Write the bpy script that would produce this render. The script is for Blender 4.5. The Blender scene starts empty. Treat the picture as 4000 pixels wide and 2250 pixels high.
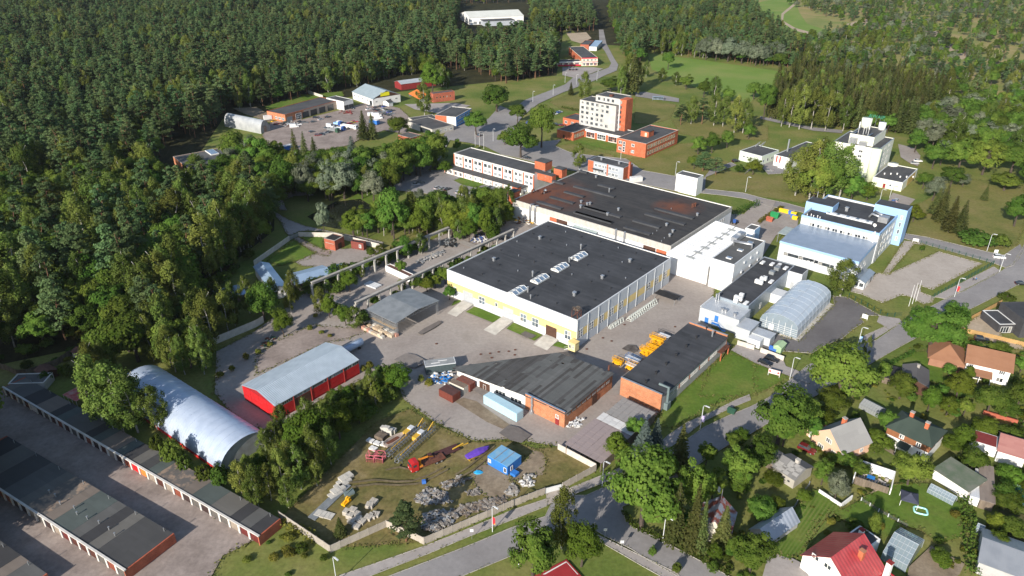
import bpy,math,random
import numpy as np
from mathutils import Vector,Matrix
random.seed(7)
R=math.radians
scn=bpy.context.scene
COL=scn.collection
# ---------------------------------------------------------------- camera, sky, sun, exposure
F_PX,PITCH,CAM_H=2870.0,R(27.5),126.0
cd=bpy.data.cameras.new('camera');cam=bpy.data.objects.new('camera',cd);COL.objects.link(cam)
cam.location=(0,0,CAM_H);cam.rotation_euler=(math.pi/2-PITCH,0,0)
cd.sensor_width=36;cd.lens=36*F_PX/4000;cd.clip_start=1;cd.clip_end=9000
scn.camera=cam
SUN_EL,SUN_AZ=R(25),R(58+180)          # SUN_AZ: where the sun stands, counted from +X
world=bpy.data.worlds.new('World');scn.world=world;world.use_nodes=True
wn=world.node_tree;wn.nodes.clear()
sky=wn.nodes.new('ShaderNodeTexSky');sky.sky_type='NISHITA';sky.sun_disc=False
sky.sun_elevation=SUN_EL;sky.sun_rotation=math.pi/2-SUN_AZ;sky.air_density=1.0;sky.dust_density=0.6
bg=wn.nodes.new('ShaderNodeBackground');bg.inputs[1].default_value=0.112
wo=wn.nodes.new('ShaderNodeOutputWorld');wn.links.new(sky.outputs[0],bg.inputs[0]);wn.links.new(bg.outputs[0],wo.inputs[0])
sd=bpy.data.lights.new('sun','SUN');sd.energy=5.0;sd.angle=R(0.5);sd.color=(1,0.92,0.82)
sun=bpy.data.objects.new('sun',sd);COL.objects.link(sun)
sv=Vector((math.cos(SUN_EL)*math.cos(SUN_AZ),math.cos(SUN_EL)*math.sin(SUN_AZ),math.sin(SUN_EL)))
sun.rotation_euler=(-sv).to_track_quat('-Z','Y').to_euler();sun.location=(-60,40,200)
vs=scn.view_settings;vs.view_transform='Standard';vs.look='None';vs.exposure=0.52;vs.gamma=1;vs.use_curve_mapping=False
scn.cycles.max_bounces=5;scn.cycles.transparent_max_bounces=6;scn.cycles.diffuse_bounces=2;scn.cycles.glossy_bounces=2
# ---------------------------------------------------------------- photograph pixels -> places on a level z
CP,SP=math.cos(PITCH),math.sin(PITCH)
def ray(u,v):
    a=(u-2000)/F_PX;b=(1125-v)/F_PX
    return Vector((a,CP+SP*b,-SP+CP*b))
def G(u,v,z=0.0):
    d=ray(u,v);t=(z-CAM_H)/d.z
    return Vector((t*d.x,t*d.y,z))
def proj(p):
    dz=p[2]-CAM_H;Z=p[1]*CP-dz*SP
    return 2000+F_PX*p[0]/Z,1125-F_PX*(p[1]*SP+dz*CP)/Z
def NT(c,r,x,y):return (c*1000+x/1.932,r*750+y/1.932)     # pixel in an enlarged quarter of the photo
def NO(x,y):return (x*1.5528,y*1.5528)
REG={1:(1700,600,3.22),2:(2200,800,2.76),3:(1700,950,3.22),4:(2350,1200,3.22),5:(1700,520,2.76),6:(900,1300,3.22),
       7:(2650,800,3.22),8:(3000,720,3.22),9:(1600,1300,2.862),10:(900,800,2.76),11:(1350,1350,2.76),12:(2650,1100,3.22),
       13:(800,250,2.76),14:(1400,250,1.56)}
def NR(k,x,y):o=REG[k];return (o[0]+x/o[2],o[1]+y/o[2])
def T(c,r,x,y,z=0.0):return G(*NT(c,r,x,y),z)
def O(x,y,z=0.0):return G(*NO(x,y),z)
def RR(k,x,y,z=0.0):return G(*NR(k,x,y),z)
def hpx(ub,vb,vt):                     # height of an upright from its foot pixel to the row of its top
    g=G(ub,vb);lo,hi=0.0,60.0
    for _ in range(40):
        m=(lo+hi)/2
        if proj((g.x,g.y,m))[1]>vt:lo=m
        else:hi=m
    return lo
def mpp(p):return (p[1]*CP-(p[2]-CAM_H)*SP)/F_PX     # metres per photo pixel at a point
# ---------------------------------------------------------------- materials
MATS={}
def _new(name):
    m=bpy.data.materials.new(name);m.use_nodes=True;nt=m.node_tree
    return m,nt,nt.nodes,nt.links,nt.nodes['Principled BSDF']
def srgb(r,g,b):return tuple(((c/255)/12.92 if c/255<=.04045 else ((c/255+.055)/1.055)**2.4)for c in (r,g,b))+(1,)
def col4(c):return tuple(c)if len(c)==4 else tuple(c)+(1,)
def pm(name,c1,c2=None,scale=0.5,rough=0.8,spec=0.3,metal=0.0,bump=0.0,bscale=None,stretch=None,lo=0.35,hi=0.65,rand=0.0,fine=0.0,alpha=None):
    """two-tone noise material; rand varies brightness per object; fine adds a second, small-scale mottling"""
    if name in MATS:return MATS[name]
    m,nt,N,L,B=_new(name)
    c1=col4(c1);c2=col4(c2)if c2 else tuple(x*0.8 for x in c1[:3])+(1,)
    tc=N.new('ShaderNodeTexCoord');mp=N.new('ShaderNodeMapping')
    if stretch:mp.inputs['Scale'].default_value=stretch
    L.new(tc.outputs['Object'],mp.inputs['Vector'])
    n=N.new('ShaderNodeTexNoise');n.inputs['Scale'].default_value=scale;n.inputs['Detail'].default_value=5;n.inputs['Roughness'].default_value=.6
    L.new(mp.outputs[0],n.inputs['Vector'])
    r=N.new('ShaderNodeMapRange');r.inputs['From Min'].default_value=lo;r.inputs['From Max'].default_value=hi
    L.new(n.outputs[0],r.inputs[0])
    mx=N.new('ShaderNodeMix');mx.data_type='RGBA';mx.inputs['A'].default_value=c1;mx.inputs['B'].default_value=c2
    L.new(r.outputs[0],mx.inputs['Factor']);out=mx.outputs['Result']
    if fine:
        n2=N.new('ShaderNodeTexNoise');n2.inputs['Scale'].default_value=scale*14;n2.inputs['Detail'].default_value=3
        L.new(tc.outputs['Object'],n2.inputs['Vector'])
        r2=N.new('ShaderNodeMapRange');r2.inputs['From Min'].default_value=.3;r2.inputs['From Max'].default_value=.7
        r2.inputs['To Min'].default_value=1-fine;r2.inputs['To Max'].default_value=1+fine
        L.new(n2.outputs[0],r2.inputs[0])
        v=N.new('ShaderNodeVectorMath');v.operation='SCALE';L.new(out,v.inputs[0]);L.new(r2.outputs[0],v.inputs['Scale']);out=v.outputs[0]
    if rand:
        oi=N.new('ShaderNodeObjectInfo');r3=N.new('ShaderNodeMapRange');r3.inputs['To Min'].default_value=1-rand;r3.inputs['To Max'].default_value=1+rand
        L.new(oi.outputs['Random'],r3.inputs[0])
        v=N.new('ShaderNodeVectorMath');v.operation='SCALE';L.new(out,v.inputs[0]);L.new(r3.outputs[0],v.inputs['Scale']);out=v.outputs[0]
    L.new(out,B.inputs['Base Color'])
    B.inputs['Roughness'].default_value=rough;B.inputs['Specular IOR Level'].default_value=spec;B.inputs['Metallic'].default_value=metal
    if alpha is not None:B.inputs['Alpha'].default_value=alpha
    if bump:
        bm=N.new('ShaderNodeBump');bm.inputs['Strength'].default_value=bump;bm.inputs['Distance'].default_value=.1
        n4=N.new('ShaderNodeTexNoise');n4.inputs['Scale'].default_value=bscale or scale*8;L.new(tc.outputs['Object'],n4.inputs['Vector'])
        L.new(n4.outputs[0],bm.inputs['Height']);L.new(bm.outputs[0],B.inputs['Normal'])
    MATS[name]=m;return m
def ribbed(name,c1,c2,axis='X',pitch=0.35,rough=0.45,metal=0.2,depth=0.6,wear=None):
    """profiled sheet: ribs as relief, streaky colour"""
    if name in MATS:return MATS[name]
    m,nt,N,L,B=_new(name)
    tc=N.new('ShaderNodeTexCoord')
    w=N.new('ShaderNodeTexWave');w.bands_direction=axis;w.inputs['Scale'].default_value=1/(pitch*3.2);w.inputs['Distortion'].default_value=0
    L.new(tc.outputs['Object'],w.inputs['Vector'])
    n=N.new('ShaderNodeTexNoise');n.inputs['Scale'].default_value=.35;n.inputs['Detail'].default_value=6;L.new(tc.outputs['Object'],n.inputs['Vector'])
    mp=N.new('ShaderNodeMapRange');mp.inputs['From Min'].default_value=.38;mp.inputs['From Max'].default_value=.62;L.new(n.outputs[0],mp.inputs[0])
    mx=N.new('ShaderNodeMix');mx.data_type='RGBA';mx.inputs['A'].default_value=col4(c1);mx.inputs['B'].default_value=col4(c2);L.new(mp.outputs[0],mx.inputs['Factor'])
    out=mx.outputs['Result']
    if wear:
        n2=N.new('ShaderNodeTexNoise');n2.inputs['Scale'].default_value=.9;n2.inputs['Detail'].default_value=8;n2.inputs['Roughness'].default_value=.7
        L.new(tc.outputs['Object'],n2.inputs['Vector'])
        m2=N.new('ShaderNodeMapRange');m2.inputs['From Min'].default_value=wear[1];m2.inputs['From Max'].default_value=wear[1]+.06;L.new(n2.outputs[0],m2.inputs[0])
        mx2=N.new('ShaderNodeMix');mx2.data_type='RGBA';L.new(m2.outputs[0],mx2.inputs['Factor']);L.new(out,mx2.inputs['A']);mx2.inputs['B'].default_value=col4(wear[0]);out=mx2.outputs['Result']
    L.new(out,B.inputs['Base Color']);B.inputs['Roughness'].default_value=rough;B.inputs['Metallic'].default_value=metal
    b=N.new('ShaderNodeBump');b.inputs['Strength'].default_value=depth;b.inputs['Distance'].default_value=.06
    L.new(w.outputs[1],b.inputs['Height']);L.new(b.outputs[0],B.inputs['Normal'])
    MATS[name]=m;return m
def felt(name,c1,c2,strip=1.0,axis='Y',patch=0.25,rust=None):
    """bitumen roofing laid in strips: per-strip tone, seams, blotches"""
    if name in MATS:return MATS[name]
    m,nt,N,L,B=_new(name)
    tc=N.new('ShaderNodeTexCoord');sx=N.new('ShaderNodeSeparateXYZ');L.new(tc.outputs['Object'],sx.inputs[0])
    a,b2=('X','Y')if axis=='Y' else ('Y','X')
    d=N.new('ShaderNodeMath');d.operation='DIVIDE';d.inputs[1].default_value=strip;L.new(sx.outputs[a],d.inputs[0])
    fl=N.new('ShaderNodeMath');fl.operation='FLOOR';L.new(d.outputs[0],fl.inputs[0])
    wn_=N.new('ShaderNodeTexWhiteNoise');wn_.noise_dimensions='2D'
    d2=N.new('ShaderNodeMath');d2.operation='DIVIDE';d2.inputs[1].default_value=strip*9;L.new(sx.outputs[b2],d2.inputs[0])
    ad=N.new('ShaderNodeMath');ad.operation='ADD';L.new(d2.outputs[0],ad.inputs[0])
    ml=N.new('ShaderNodeMath');ml.operation='MULTIPLY';ml.inputs[1].default_value=.37;L.new(fl.outputs[0],ml.inputs[0]);L.new(ml.outputs[0],ad.inputs[1])
    fl2=N.new('ShaderNodeMath');fl2.operation='FLOOR';L.new(ad.outputs[0],fl2.inputs[0])
    cb=N.new('ShaderNodeCombineXYZ');L.new(fl.outputs[0],cb.inputs[0]);L.new(fl2.outputs[0],cb.inputs[1]);L.new(cb.outputs[0],wn_.inputs['Vector'])
    n=N.new('ShaderNodeTexNoise');n.inputs['Scale'].default_value=.12;n.inputs['Detail'].default_value=7;n.inputs['Roughness'].default_value=.65;L.new(tc.outputs['Object'],n.inputs['Vector'])
    mr=N.new('ShaderNodeMapRange');mr.inputs['From Min'].default_value=.35;mr.inputs['From Max'].default_value=.65;L.new(n.outputs[0],mr.inputs[0])
    mw=N.new('ShaderNodeMix');mw.data_type='FLOAT';mw.inputs['Factor'].default_value=patch;L.new(mr.outputs[0],mw.inputs['A']);L.new(wn_.outputs['Value'],mw.inputs['B'])
    mx=N.new('ShaderNodeMix');mx.data_type='RGBA';mx.inputs['A'].default_value=col4(c1);mx.inputs['B'].default_value=col4(c2);L.new(mw.outputs['Result'],mx.inputs['Factor']);out=mx.outputs['Result']
    if rust:      # local rust stains spreading from vents: (x, y, radius)
        for (x,y,rad)in rust[1]:
            vs_=N.new('ShaderNodeVectorMath');vs_.operation='DISTANCE';vs_.inputs[1].default_value=(x,y,0)
            fl_=N.new('ShaderNodeVectorMath');fl_.operation='MULTIPLY';fl_.inputs[1].default_value=(1,1,0);L.new(tc.outputs['Object'],fl_.inputs[0]);L.new(fl_.outputs[0],vs_.inputs[0])
            q=N.new('ShaderNodeMapRange');q.inputs['From Min'].default_value=rad;q.inputs['From Max'].default_value=rad*.1;q.inputs['To Max'].default_value=1.0;L.new(vs_.outputs['Value'],q.inputs[0])
            k=N.new('ShaderNodeMath');k.operation='MULTIPLY';L.new(q.outputs[0],k.inputs[0]);
            n3=N.new('ShaderNodeMapRange');n3.inputs['From Min'].default_value=.3;n3.inputs['From Max'].default_value=.6;L.new(n.outputs[0],n3.inputs[0]);L.new(n3.outputs[0],k.inputs[1])
            mm=N.new('ShaderNodeMix');mm.data_type='RGBA';L.new(k.outputs[0],mm.inputs['Factor']);L.new(out,mm.inputs['A']);mm.inputs['B'].default_value=col4(rust[0]);out=mm.outputs['Result']
    L.new(out,B.inputs['Base Color']);B.inputs['Roughness'].default_value=.85;B.inputs['Specular IOR Level'].default_value=.25
    MATS[name]=m;return m
def brickm(name,c1,c2,c3):
    """coursed brick: fine horizontal joints and mottled bricks"""
    if name in MATS:return MATS[name]
    m,nt,N,L,B=_new(name)
    tc=N.new('ShaderNodeTexCoord');sx=N.new('ShaderNodeSeparateXYZ');L.new(tc.outputs['Object'],sx.inputs[0])
    a=N.new('ShaderNodeMath');a.operation='ADD';L.new(sx.outputs[0],a.inputs[0]);L.new(sx.outputs[1],a.inputs[1])
    cb=N.new('ShaderNodeCombineXYZ');L.new(a.outputs[0],cb.inputs[0]);L.new(sx.outputs[2],cb.inputs[1])
    bt=N.new('ShaderNodeTexBrick');bt.inputs['Scale'].default_value=1.0;bt.inputs['Brick Width'].default_value=.5;bt.inputs['Row Height'].default_value=.16;bt.inputs['Mortar Size'].default_value=.012
    bt.inputs['Color1'].default_value=col4(c1);bt.inputs['Color2'].default_value=col4(c2);bt.inputs['Mortar'].default_value=col4(c3);L.new(cb.outputs[0],bt.inputs['Vector'])
    n=N.new('ShaderNodeTexNoise');n.inputs['Scale'].default_value=.5;n.inputs['Detail'].default_value=6;L.new(tc.outputs['Object'],n.inputs['Vector'])
    mr=N.new('ShaderNodeMapRange');mr.inputs['From Min'].default_value=.3;mr.inputs['From Max'].default_value=.7;mr.inputs['To Min'].default_value=.78;mr.inputs['To Max'].default_value=1.15;L.new(n.outputs[0],mr.inputs[0])
    v=N.new('ShaderNodeVectorMath');v.operation='SCALE';L.new(bt.outputs[0],v.inputs[0]);L.new(mr.outputs[0],v.inputs['Scale']);L.new(v.outputs[0],B.inputs['Base Color'])
    B.inputs['Roughness'].default_value=.9;B.inputs['Specular IOR Level'].default_value=.2
    MATS[name]=m;return m
def clear(name,color,rough=0.15,alpha=0.45):
    if name in MATS:return MATS[name]
    m,nt,N,L,B=_new(name);B.inputs['Base Color'].default_value=col4(color);B.inputs['Roughness'].default_value=rough;B.inputs['Alpha'].default_value=alpha;B.inputs['Specular IOR Level'].default_value=.6
    MATS[name]=m;return m
# ---------------------------------------------------------------- objects
class MB:
    def __init__(s):s.v=[];s.f=[]
    def add(s,vs,fs):
        o=len(s.v);s.v+=[tuple(p)for p in vs];s.f+=[tuple(i+o for i in f)for f in fs];return s
    def box(s,x0,x1,y0,y1,z0,z1):
        return s.add([(x0,y0,z0),(x1,y0,z0),(x1,y1,z0),(x0,y1,z0),(x0,y0,z1),(x1,y0,z1),(x1,y1,z1),(x0,y1,z1)],
                     [(3,2,1,0),(4,5,6,7),(0,1,5,4),(1,2,6,5),(2,3,7,6),(3,0,4,7)])
    def prism(s,poly,z0,z1):                       # upright prism over a polygon, z may be a list per vertex
        n=len(poly);zt=z1 if isinstance(z1,(list,tuple))else [z1]*n;zb=z0 if isinstance(z0,(list,tuple))else [z0]*n
        a=sum(poly[i][0]*poly[(i+1)%n][1]-poly[(i+1)%n][0]*poly[i][1]for i in range(n))
        idx=list(range(n))if a>0 else list(range(n))[::-1]
        p=[poly[i]for i in idx];zt=[zt[i]for i in idx];zb=[zb[i]for i in idx]
        return s.add([(q[0],q[1],z)for q,z in zip(p,zb)]+[(q[0],q[1],z)for q,z in zip(p,zt)],
                     [tuple(range(n))[::-1],tuple(range(n,2*n))]+[(i,(i+1)%n,n+(i+1)%n,n+i)for i in range(n)])
    def walls(s,poly,z0,z1):
        n=len(poly);zt=z1 if isinstance(z1,(list,tuple))else [z1]*n
        return s.add([(q[0],q[1],z0)for q in poly]+[(q[0],q[1],z)for q,z in zip(poly,zt)],[(i,(i+1)%n,n+(i+1)%n,n+i)for i in range(n)])
    def bar(s,p,q,w,h=None):                      # square bar between two points
        p,q=Vector(p),Vector(q);d=(q-p)
        if d.length<1e-6:return s
        d.normalize();h=h or w
        up=Vector((0,0,1))if abs(d.z)<.95 else Vector((1,0,0))
        x=d.cross(up).normalized()*w/2;y=x.cross(d).normalized()*h/2
        c=[p-x-y,p+x-y,p+x+y,p-x+y,q-x-y,q+x-y,q+x+y,q-x+y]
        return s.add(c,[(0,1,2,3),(7,6,5,4),(1,0,4,5),(2,1,5,6),(3,2,6,7),(0,3,7,4)])
    def tube(s,pts,rad,n=8,cap=True):             # tube through points, radius or list of radii
        pts=[Vector(p)for p in pts];rs=rad if isinstance(rad,(list,tuple))else [rad]*len(pts)
        o=len(s.v)
        for i,p in enumerate(pts):
            d=(pts[min(i+1,len(pts)-1)]-pts[max(i-1,0)]).normalized()
            up=Vector((0,0,1))if abs(d.z)<.9 else Vector((1,0,0))
            x=d.cross(up).normalized();y=x.cross(d)
            for k in range(n):
                a=2*math.pi*k/n;s.v.append(tuple(p+x*math.cos(a)*rs[i]+y*math.sin(a)*rs[i]))
        for i in range(len(pts)-1):
            for k in range(n):s.f.append((o+i*n+k,o+i*n+(k+1)%n,o+(i+1)*n+(k+1)%n,o+(i+1)*n+k))
        if cap:s.f.append(tuple(o+k for k in range(n))[::-1]);s.f.append(tuple(o+(len(pts)-1)*n+k for k in range(n)))
        return s
    def cyl(s,x,y,z0,z1,r,n=10,r2=None):return s.tube([(x,y,z0),(x,y,z1)],[r,r if r2 is None else r2],n)
    def mesh(s,name):
        me=bpy.data.meshes.new(name);me.from_pydata(s.v,[],s.f);me.update();return me
    def build(s,name,mat,parent=None,loc=None,rz=0,smooth=False):
        return link(name,s.mesh(name),mat,parent,loc,rz,smooth)
def link(name,me,mat,parent=None,loc=None,rz=0,smooth=False):
    if mat is not None and not me.materials:me.materials.append(mat)
    if smooth:
        for p in me.polygons:p.use_smooth=True
    o=bpy.data.objects.new(name,me);COL.objects.link(o);o.parent=parent
    if loc is not None:o.location=loc
    if rz:o.rotation_euler=(0,0,rz)
    return o
MESH={}
def shared(key,fn,mat):
    if key not in MESH:
        me=fn().mesh(key if isinstance(key,str)else str(key[0]));me.materials.append(mat);MESH[key]=me
    return MESH[key]
def place(name,key,fn,mat,parent=None,loc=(0,0,0),rz=0,rot=None,sc=None):
    o=bpy.data.objects.new(name,shared(key,fn,mat));COL.objects.link(o);o.parent=parent;o.location=loc
    o.rotation_euler=rot if rot else (0,0,rz)
    if sc:o.scale=sc
    return o
def thing(name,label,cat,loc=(0,0,0),rz=0,group=None):
    o=bpy.data.objects.new(name,None);COL.objects.link(o);o.location=loc;o.rotation_euler=(0,0,rz);o.empty_display_size=.3
    return tag(o,label,cat,group)
def tag(o,label,cat,group=None):
    o['label']=label;o['category']=cat
    if group:o['group']=group
    return o
def struct(name,mb,mat,label=None):
    o=mb.build(name,mat);o['kind']='structure'
    if label:o['label']=label
    return o
# ---------------------------------------------------------------- palette
W=dict
DARK=pm('dark_glass',(.02,.025,.03),(.05,.06,.07),3,rough=.15,spec=.6,rand=.5);CURT=pm('curtained_glass',(.34,.33,.30),(.24,.24,.23),1,rough=.3,rand=.4)
GLASS=pm('window_glass',(.06,.08,.10),(.16,.2,.24),1.2,rough=.12,spec=.7,rand=.5)
WHITEF=pm('white_frame',(.78,.78,.76),(.68,.68,.66),2,rough=.5)
WHITE=pm('white_paint',(.72,.72,.70),(.62,.61,.58),.3,rough=.6,fine=.04)
WHITEWALL=pm('white_plaster',(.80,.80,.78),(.74,.73,.70),.25,rough=.7,fine=.03)
CONC=pm('concrete',(.42,.40,.36),(.30,.28,.25),.4,rough=.9,fine=.12)
CONCL=pm('pale_concrete',(.52,.50,.45),(.40,.38,.34),.5,rough=.9,fine=.1)
SILVER=pm('galvanised',(.45,.47,.49),(.35,.36,.38),1,rough=.4,metal=.6)
STEEL=pm('grey_steel',(.33,.35,.36),(.25,.27,.28),1,rough=.5,metal=.4)
RUST=pm('rust',(.16,.06,.035),(.08,.035,.025),1.5,rough=.9)
BLACKR=felt('black_felt',(.034,.036,.04),(.07,.073,.08),1.0,'X',.4)
GREYR=felt('grey_felt',(.075,.078,.078),(.12,.12,.118),1.0,'X',.35)
DGREYR=felt('dark_grey_felt',(.05,.052,.055),(.095,.095,.095),1.0,'Y',.3)
BRICK=brickm('orange_brick',(.50,.19,.085),(.40,.14,.06),(.42,.30,.22))
BRICKR=brickm('red_brick',(.42,.105,.055),(.34,.08,.045),(.35,.2,.15))
ORANGE=brickm('orange_facade',(.50,.13,.06),(.42,.105,.048),(.42,.19,.11))
YELLOW=pm('yellow_panel',(.74,.57,.25),(.69,.52,.21),.4,rough=.6)
LGREY=pm('light_grey_panel',(.60,.62,.63),(.54,.56,.58),.3,rough=.55,fine=.03)
BROWND=pm('brown_door',(.09,.045,.03),(.07,.035,.025),1,rough=.6)
GREYD=pm('grey_door',(.42,.44,.46),(.36,.38,.40),1,rough=.5)
WOOD=pm('weathered_wood',(.20,.16,.12),(.12,.095,.075),1.2,rough=.9,stretch=(1,1,.2),rand=.15)
TAR=pm('black_tar',(.02,.02,.022),(.035,.035,.036),.6,rough=.9)
# ---------------------------------------------------------------- buildings: local x runs along the facing wall, y away from the viewer
BLDS=[]
class Bld:
    def __init__(s,name,label,pL,pF,pR,z,cat='building',snap=None,group=None):
        a,b,c=(G(p[0],p[1],z)for p in (pL,pF,pR))
        d=b-a;s.ang=math.atan2(d.y,d.x)if snap is None else R(snap)
        ux=Vector((math.cos(s.ang),math.sin(s.ang),0));uy=Vector((-ux.y,ux.x,0))
        s.w=abs(d.dot(ux));s.d=abs((c-b).dot(uy));s.h=z
        s.org=Vector((a.x,a.y,0));s.ux,s.uy=ux,uy
        s.e=thing(name,label,cat,s.org,s.ang,group);BLDS.append(s)
    def loc(s,p):q=Vector(p)-s.org;return Vector((q.dot(s.ux),q.dot(s.uy),q.z))       # world -> local
    def at(s,u,v,z):return s.loc(G(u,v,z))
    def wall(s,side,u,v,off=0.0):                    # pixel -> (distance along wall, height)
        n,o={'f':(-s.uy,s.org+s.uy*off),'r':(s.ux,s.org+s.ux*(s.w+off)),'l':(-s.ux,s.org+s.ux*off),'b':(s.uy,s.org+s.uy*(s.d+off))}[side]
        d=ray(u,v);c=Vector((0,0,CAM_H));t=(o-c).dot(n)/d.dot(n);p=s.loc(c+d*t)
        return (p.x if side in 'fb' else p.y),p.z
def block(e,x0,x1,y0,y1,z0,z1,wm,rm,par=.35,cap=None,t=.3,wn='wall',rn='roof'):
    """four walls with a parapet and a roof sheet inside it"""
    w=MB()
    w.box(x0,x1,y0,y0+t,z0,z1).box(x0,x1,y1-t,y1,z0,z1).box(x0,x0+t,y0+t,y1-t,z0,z1).box(x1-t,x1,y0+t,y1-t,z0,z1)
    o=w.build(wn,wm,e)
    MB().box(x0+t,x1-t,y0+t,y1-t,z1-par-.2,z1-par).build(rn,rm,e)
    if cap:
        c=MB();q=.06
        c.box(x0-q,x1+q,y0-q,y0+t+.03,z1+.002,z1+.07).box(x0-q,x1+q,y1-t-.03,y1+q,z1+.002,z1+.07).box(x0-q,x0+t+.03,y0+t+.03,y1-t-.03,z1+.002,z1+.07).box(x1-t-.03,x1+q,y0+t+.03,y1-t-.03,z1+.002,z1+.07)
        c.build('coping',cap,e)
    return o
ROT={'f':0,'r':math.pi/2,'b':math.pi,'l':-math.pi/2}
def onside(side,x0,x1,y0,y1,s,z,out=0.0):
    return {'f':(s,y0-out,z),'r':(x1+out,s,z),'b':(s,y1+out,z),'l':(x0-out,s,z)}[side]
def win_mesh(w,h,nx,ny,fr):
    def f():
        m=MB();a=.07
        m.box(-w/2,w/2,-.06,.05,0,fr).box(-w/2,w/2,-.06,.05,h-fr,h)
        for i in range(nx+1):
            x=-w/2+(w-fr)*i/nx;m.box(x,x+fr,-.058,.05,fr,h-fr)
        for j in range(1,ny):
            z=(h-fr)*j/ny
            for i in range(nx):
                xa=-w/2+(w-fr)*i/nx+fr;xb=-w/2+(w-fr)*(i+1)/nx;m.box(xa,xb,-.055,.05,z,z+fr)
        return m
    return f
def window(e,side,bx,s,z,w,h,nx=2,ny=1,fr=.12,frame=None,glass=None,name='window'):
    """framed window standing 6 cm proud; the panes are sub-parts behind the frame bars"""
    frame=frame or WHITEF;glass=glass or GLASS
    o=place(name,('window',round(w,2),round(h,2),nx,ny,fr,frame.name),win_mesh(w,h,nx,ny,fr),frame,e,onside(side,*bx,s,z),ROT[side])
    pw,ph=(w-fr)/nx-fr,(h-fr)/ny-fr
    for i in range(nx):
        for j in range(ny):
            gl=CURT if (int(s*37)+i*5+j*3+int(z*11))%6==0 else glass
            place('pane',('pane',round(pw,3),round(ph,3),gl.name),lambda:MB().box(0,pw,-.02,.03,0,ph),gl,o,(-w/2+(w-fr)*i/nx+fr,0,(h-fr)*j/ny+fr))
    return o
def slab(e,side,bx,s,z,w,h,mat,name='door',proud=.05):
    return place(name,(name,round(w,2),round(h,2),mat.name,proud),lambda:MB().box(-w/2,w/2,-proud,.02,0,h),mat,e,onside(side,*bx,s,z),ROT[side])
def secdoor(e,side,bx,s,z,w,h,mat,n=4,name='gate'):      # door of horizontal panels
    def f():
        m=MB()
        for i in range(n):m.box(-w/2,w/2,-.05,.02,h*i/n+.02,h*(i+1)/n-.02)
        return m.box(-w/2,w/2,-.02,.02,0,h)
    return place(name,(name,'sec',round(w,2),round(h,2),mat.name),f,mat,e,onside(side,*bx,s,z),ROT[side])
def gable(e,x0,x1,y0,y1,z0,ze,zr,wm,rm,along='y',over=.3,rn='roof',t=.12):
    """gabled house shell: ridge along y or x"""
    w=MB()
    if along=='y':
        c=(x0+x1)/2
        w.add([(x0,y0,z0),(x1,y0,z0),(x1,y0,ze),(c,y0,zr),(x0,y0,ze),(x0,y1,z0),(x1,y1,z0),(x1,y1,ze),(c,y1,zr),(x0,y1,ze)],
              [(0,1,2,3,4),(9,8,7,6,5),(1,6,7,2),(5,0,4,9)])
    else:
        c=(y0+y1)/2
        w.add([(x0,y0,z0),(x0,y1,z0),(x0,y1,ze),(x0,c,zr),(x0,y0,ze),(x1,y0,z0),(x1,y1,z0),(x1,y1,ze),(x1,c,zr),(x1,y0,ze)],
              [(4,3,2,1,0),(5,6,7,8,9),(0,5,9,4),(6,1,2,7)])
    w.build('wall',wm,e)
    for s in (-1,1):
        m=MB()
        if along=='y':
            xe=x0 if s<0 else x1;k=(zr-ze)/abs(c-xe);xo=xe+s*over;zo=ze-k*over
            P=[(xo,y0-over,zo),(c,y0-over,zr),(c,y1+over,zr),(xo,y1+over,zo)]
        else:
            ye=y0 if s<0 else y1;k=(zr-ze)/abs(c-ye);yo=ye+s*over;zo=ze-k*over
            P=[(x0-over,yo,zo),(x0-over,c,zr),(x1+over,c,zr),(x1+over,yo,zo)]
        up=[(p[0],p[1],p[2]+t)for p in P];lo=[(p[0],p[1],p[2]+.01)for p in P]
        m.add(lo+up,[(0,1,2,3),(7,6,5,4),(0,4,5,1),(1,5,6,2),(2,6,7,3),(3,7,4,0)]);m.build(rn,rm,e)
def arch(e,w,L,h,rm,em,n=18,thick=.15,name='roof'):
    """half-round hall along y from 0..L, width 0..w"""
    prof=[(w/2-w/2*math.cos(math.pi*i/n),h*math.sin(math.pi*i/n)**.85)for i in range(n+1)]
    m=MB();vs=[(x,0,z)for x,z in prof]+[(x,L,z)for x,z in prof]
    m.add(vs,[(i,i+1,n+2+i,n+1+i)for i in range(n)]);o=m.build(name,rm,e,smooth=True)
    for y,fl in ((.3,1),(L-.3,0)):
        q=MB();vv=[(x,y,z*.985)for x,z in prof];q.add(vv,[tuple(range(n+1))if not fl else tuple(range(n+1))[::-1]]);q.build('end_wall',em,e)
    return prof
def vent(e,x,y,z,kind='box',s=1.0,mat=None):
    mat=mat or SILVER
    if kind=='box':place('roof_vent',('vb',mat.name),lambda:MB().box(-.4,.4,-.4,.4,0,1.0).box(-.55,.55,-.55,.55,1.0,1.35),mat,e,(x,y,z),sc=(s,s,s))
    elif kind=='pipe':place('roof_vent',('vp',mat.name),lambda:MB().cyl(0,0,0,1.5,.28).cyl(0,0,1.5,2.1,.38).cyl(0,0,2.1,2.35,.38,10,.05),mat,e,(x,y,z),sc=(s,s,s))
    else:place('roof_vent',('vs',mat.name),lambda:MB().cyl(0,0,0,.45,.12,6).cyl(0,0,.45,.6,.25,6),mat,e,(x,y,z),sc=(s,s,s))
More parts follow.
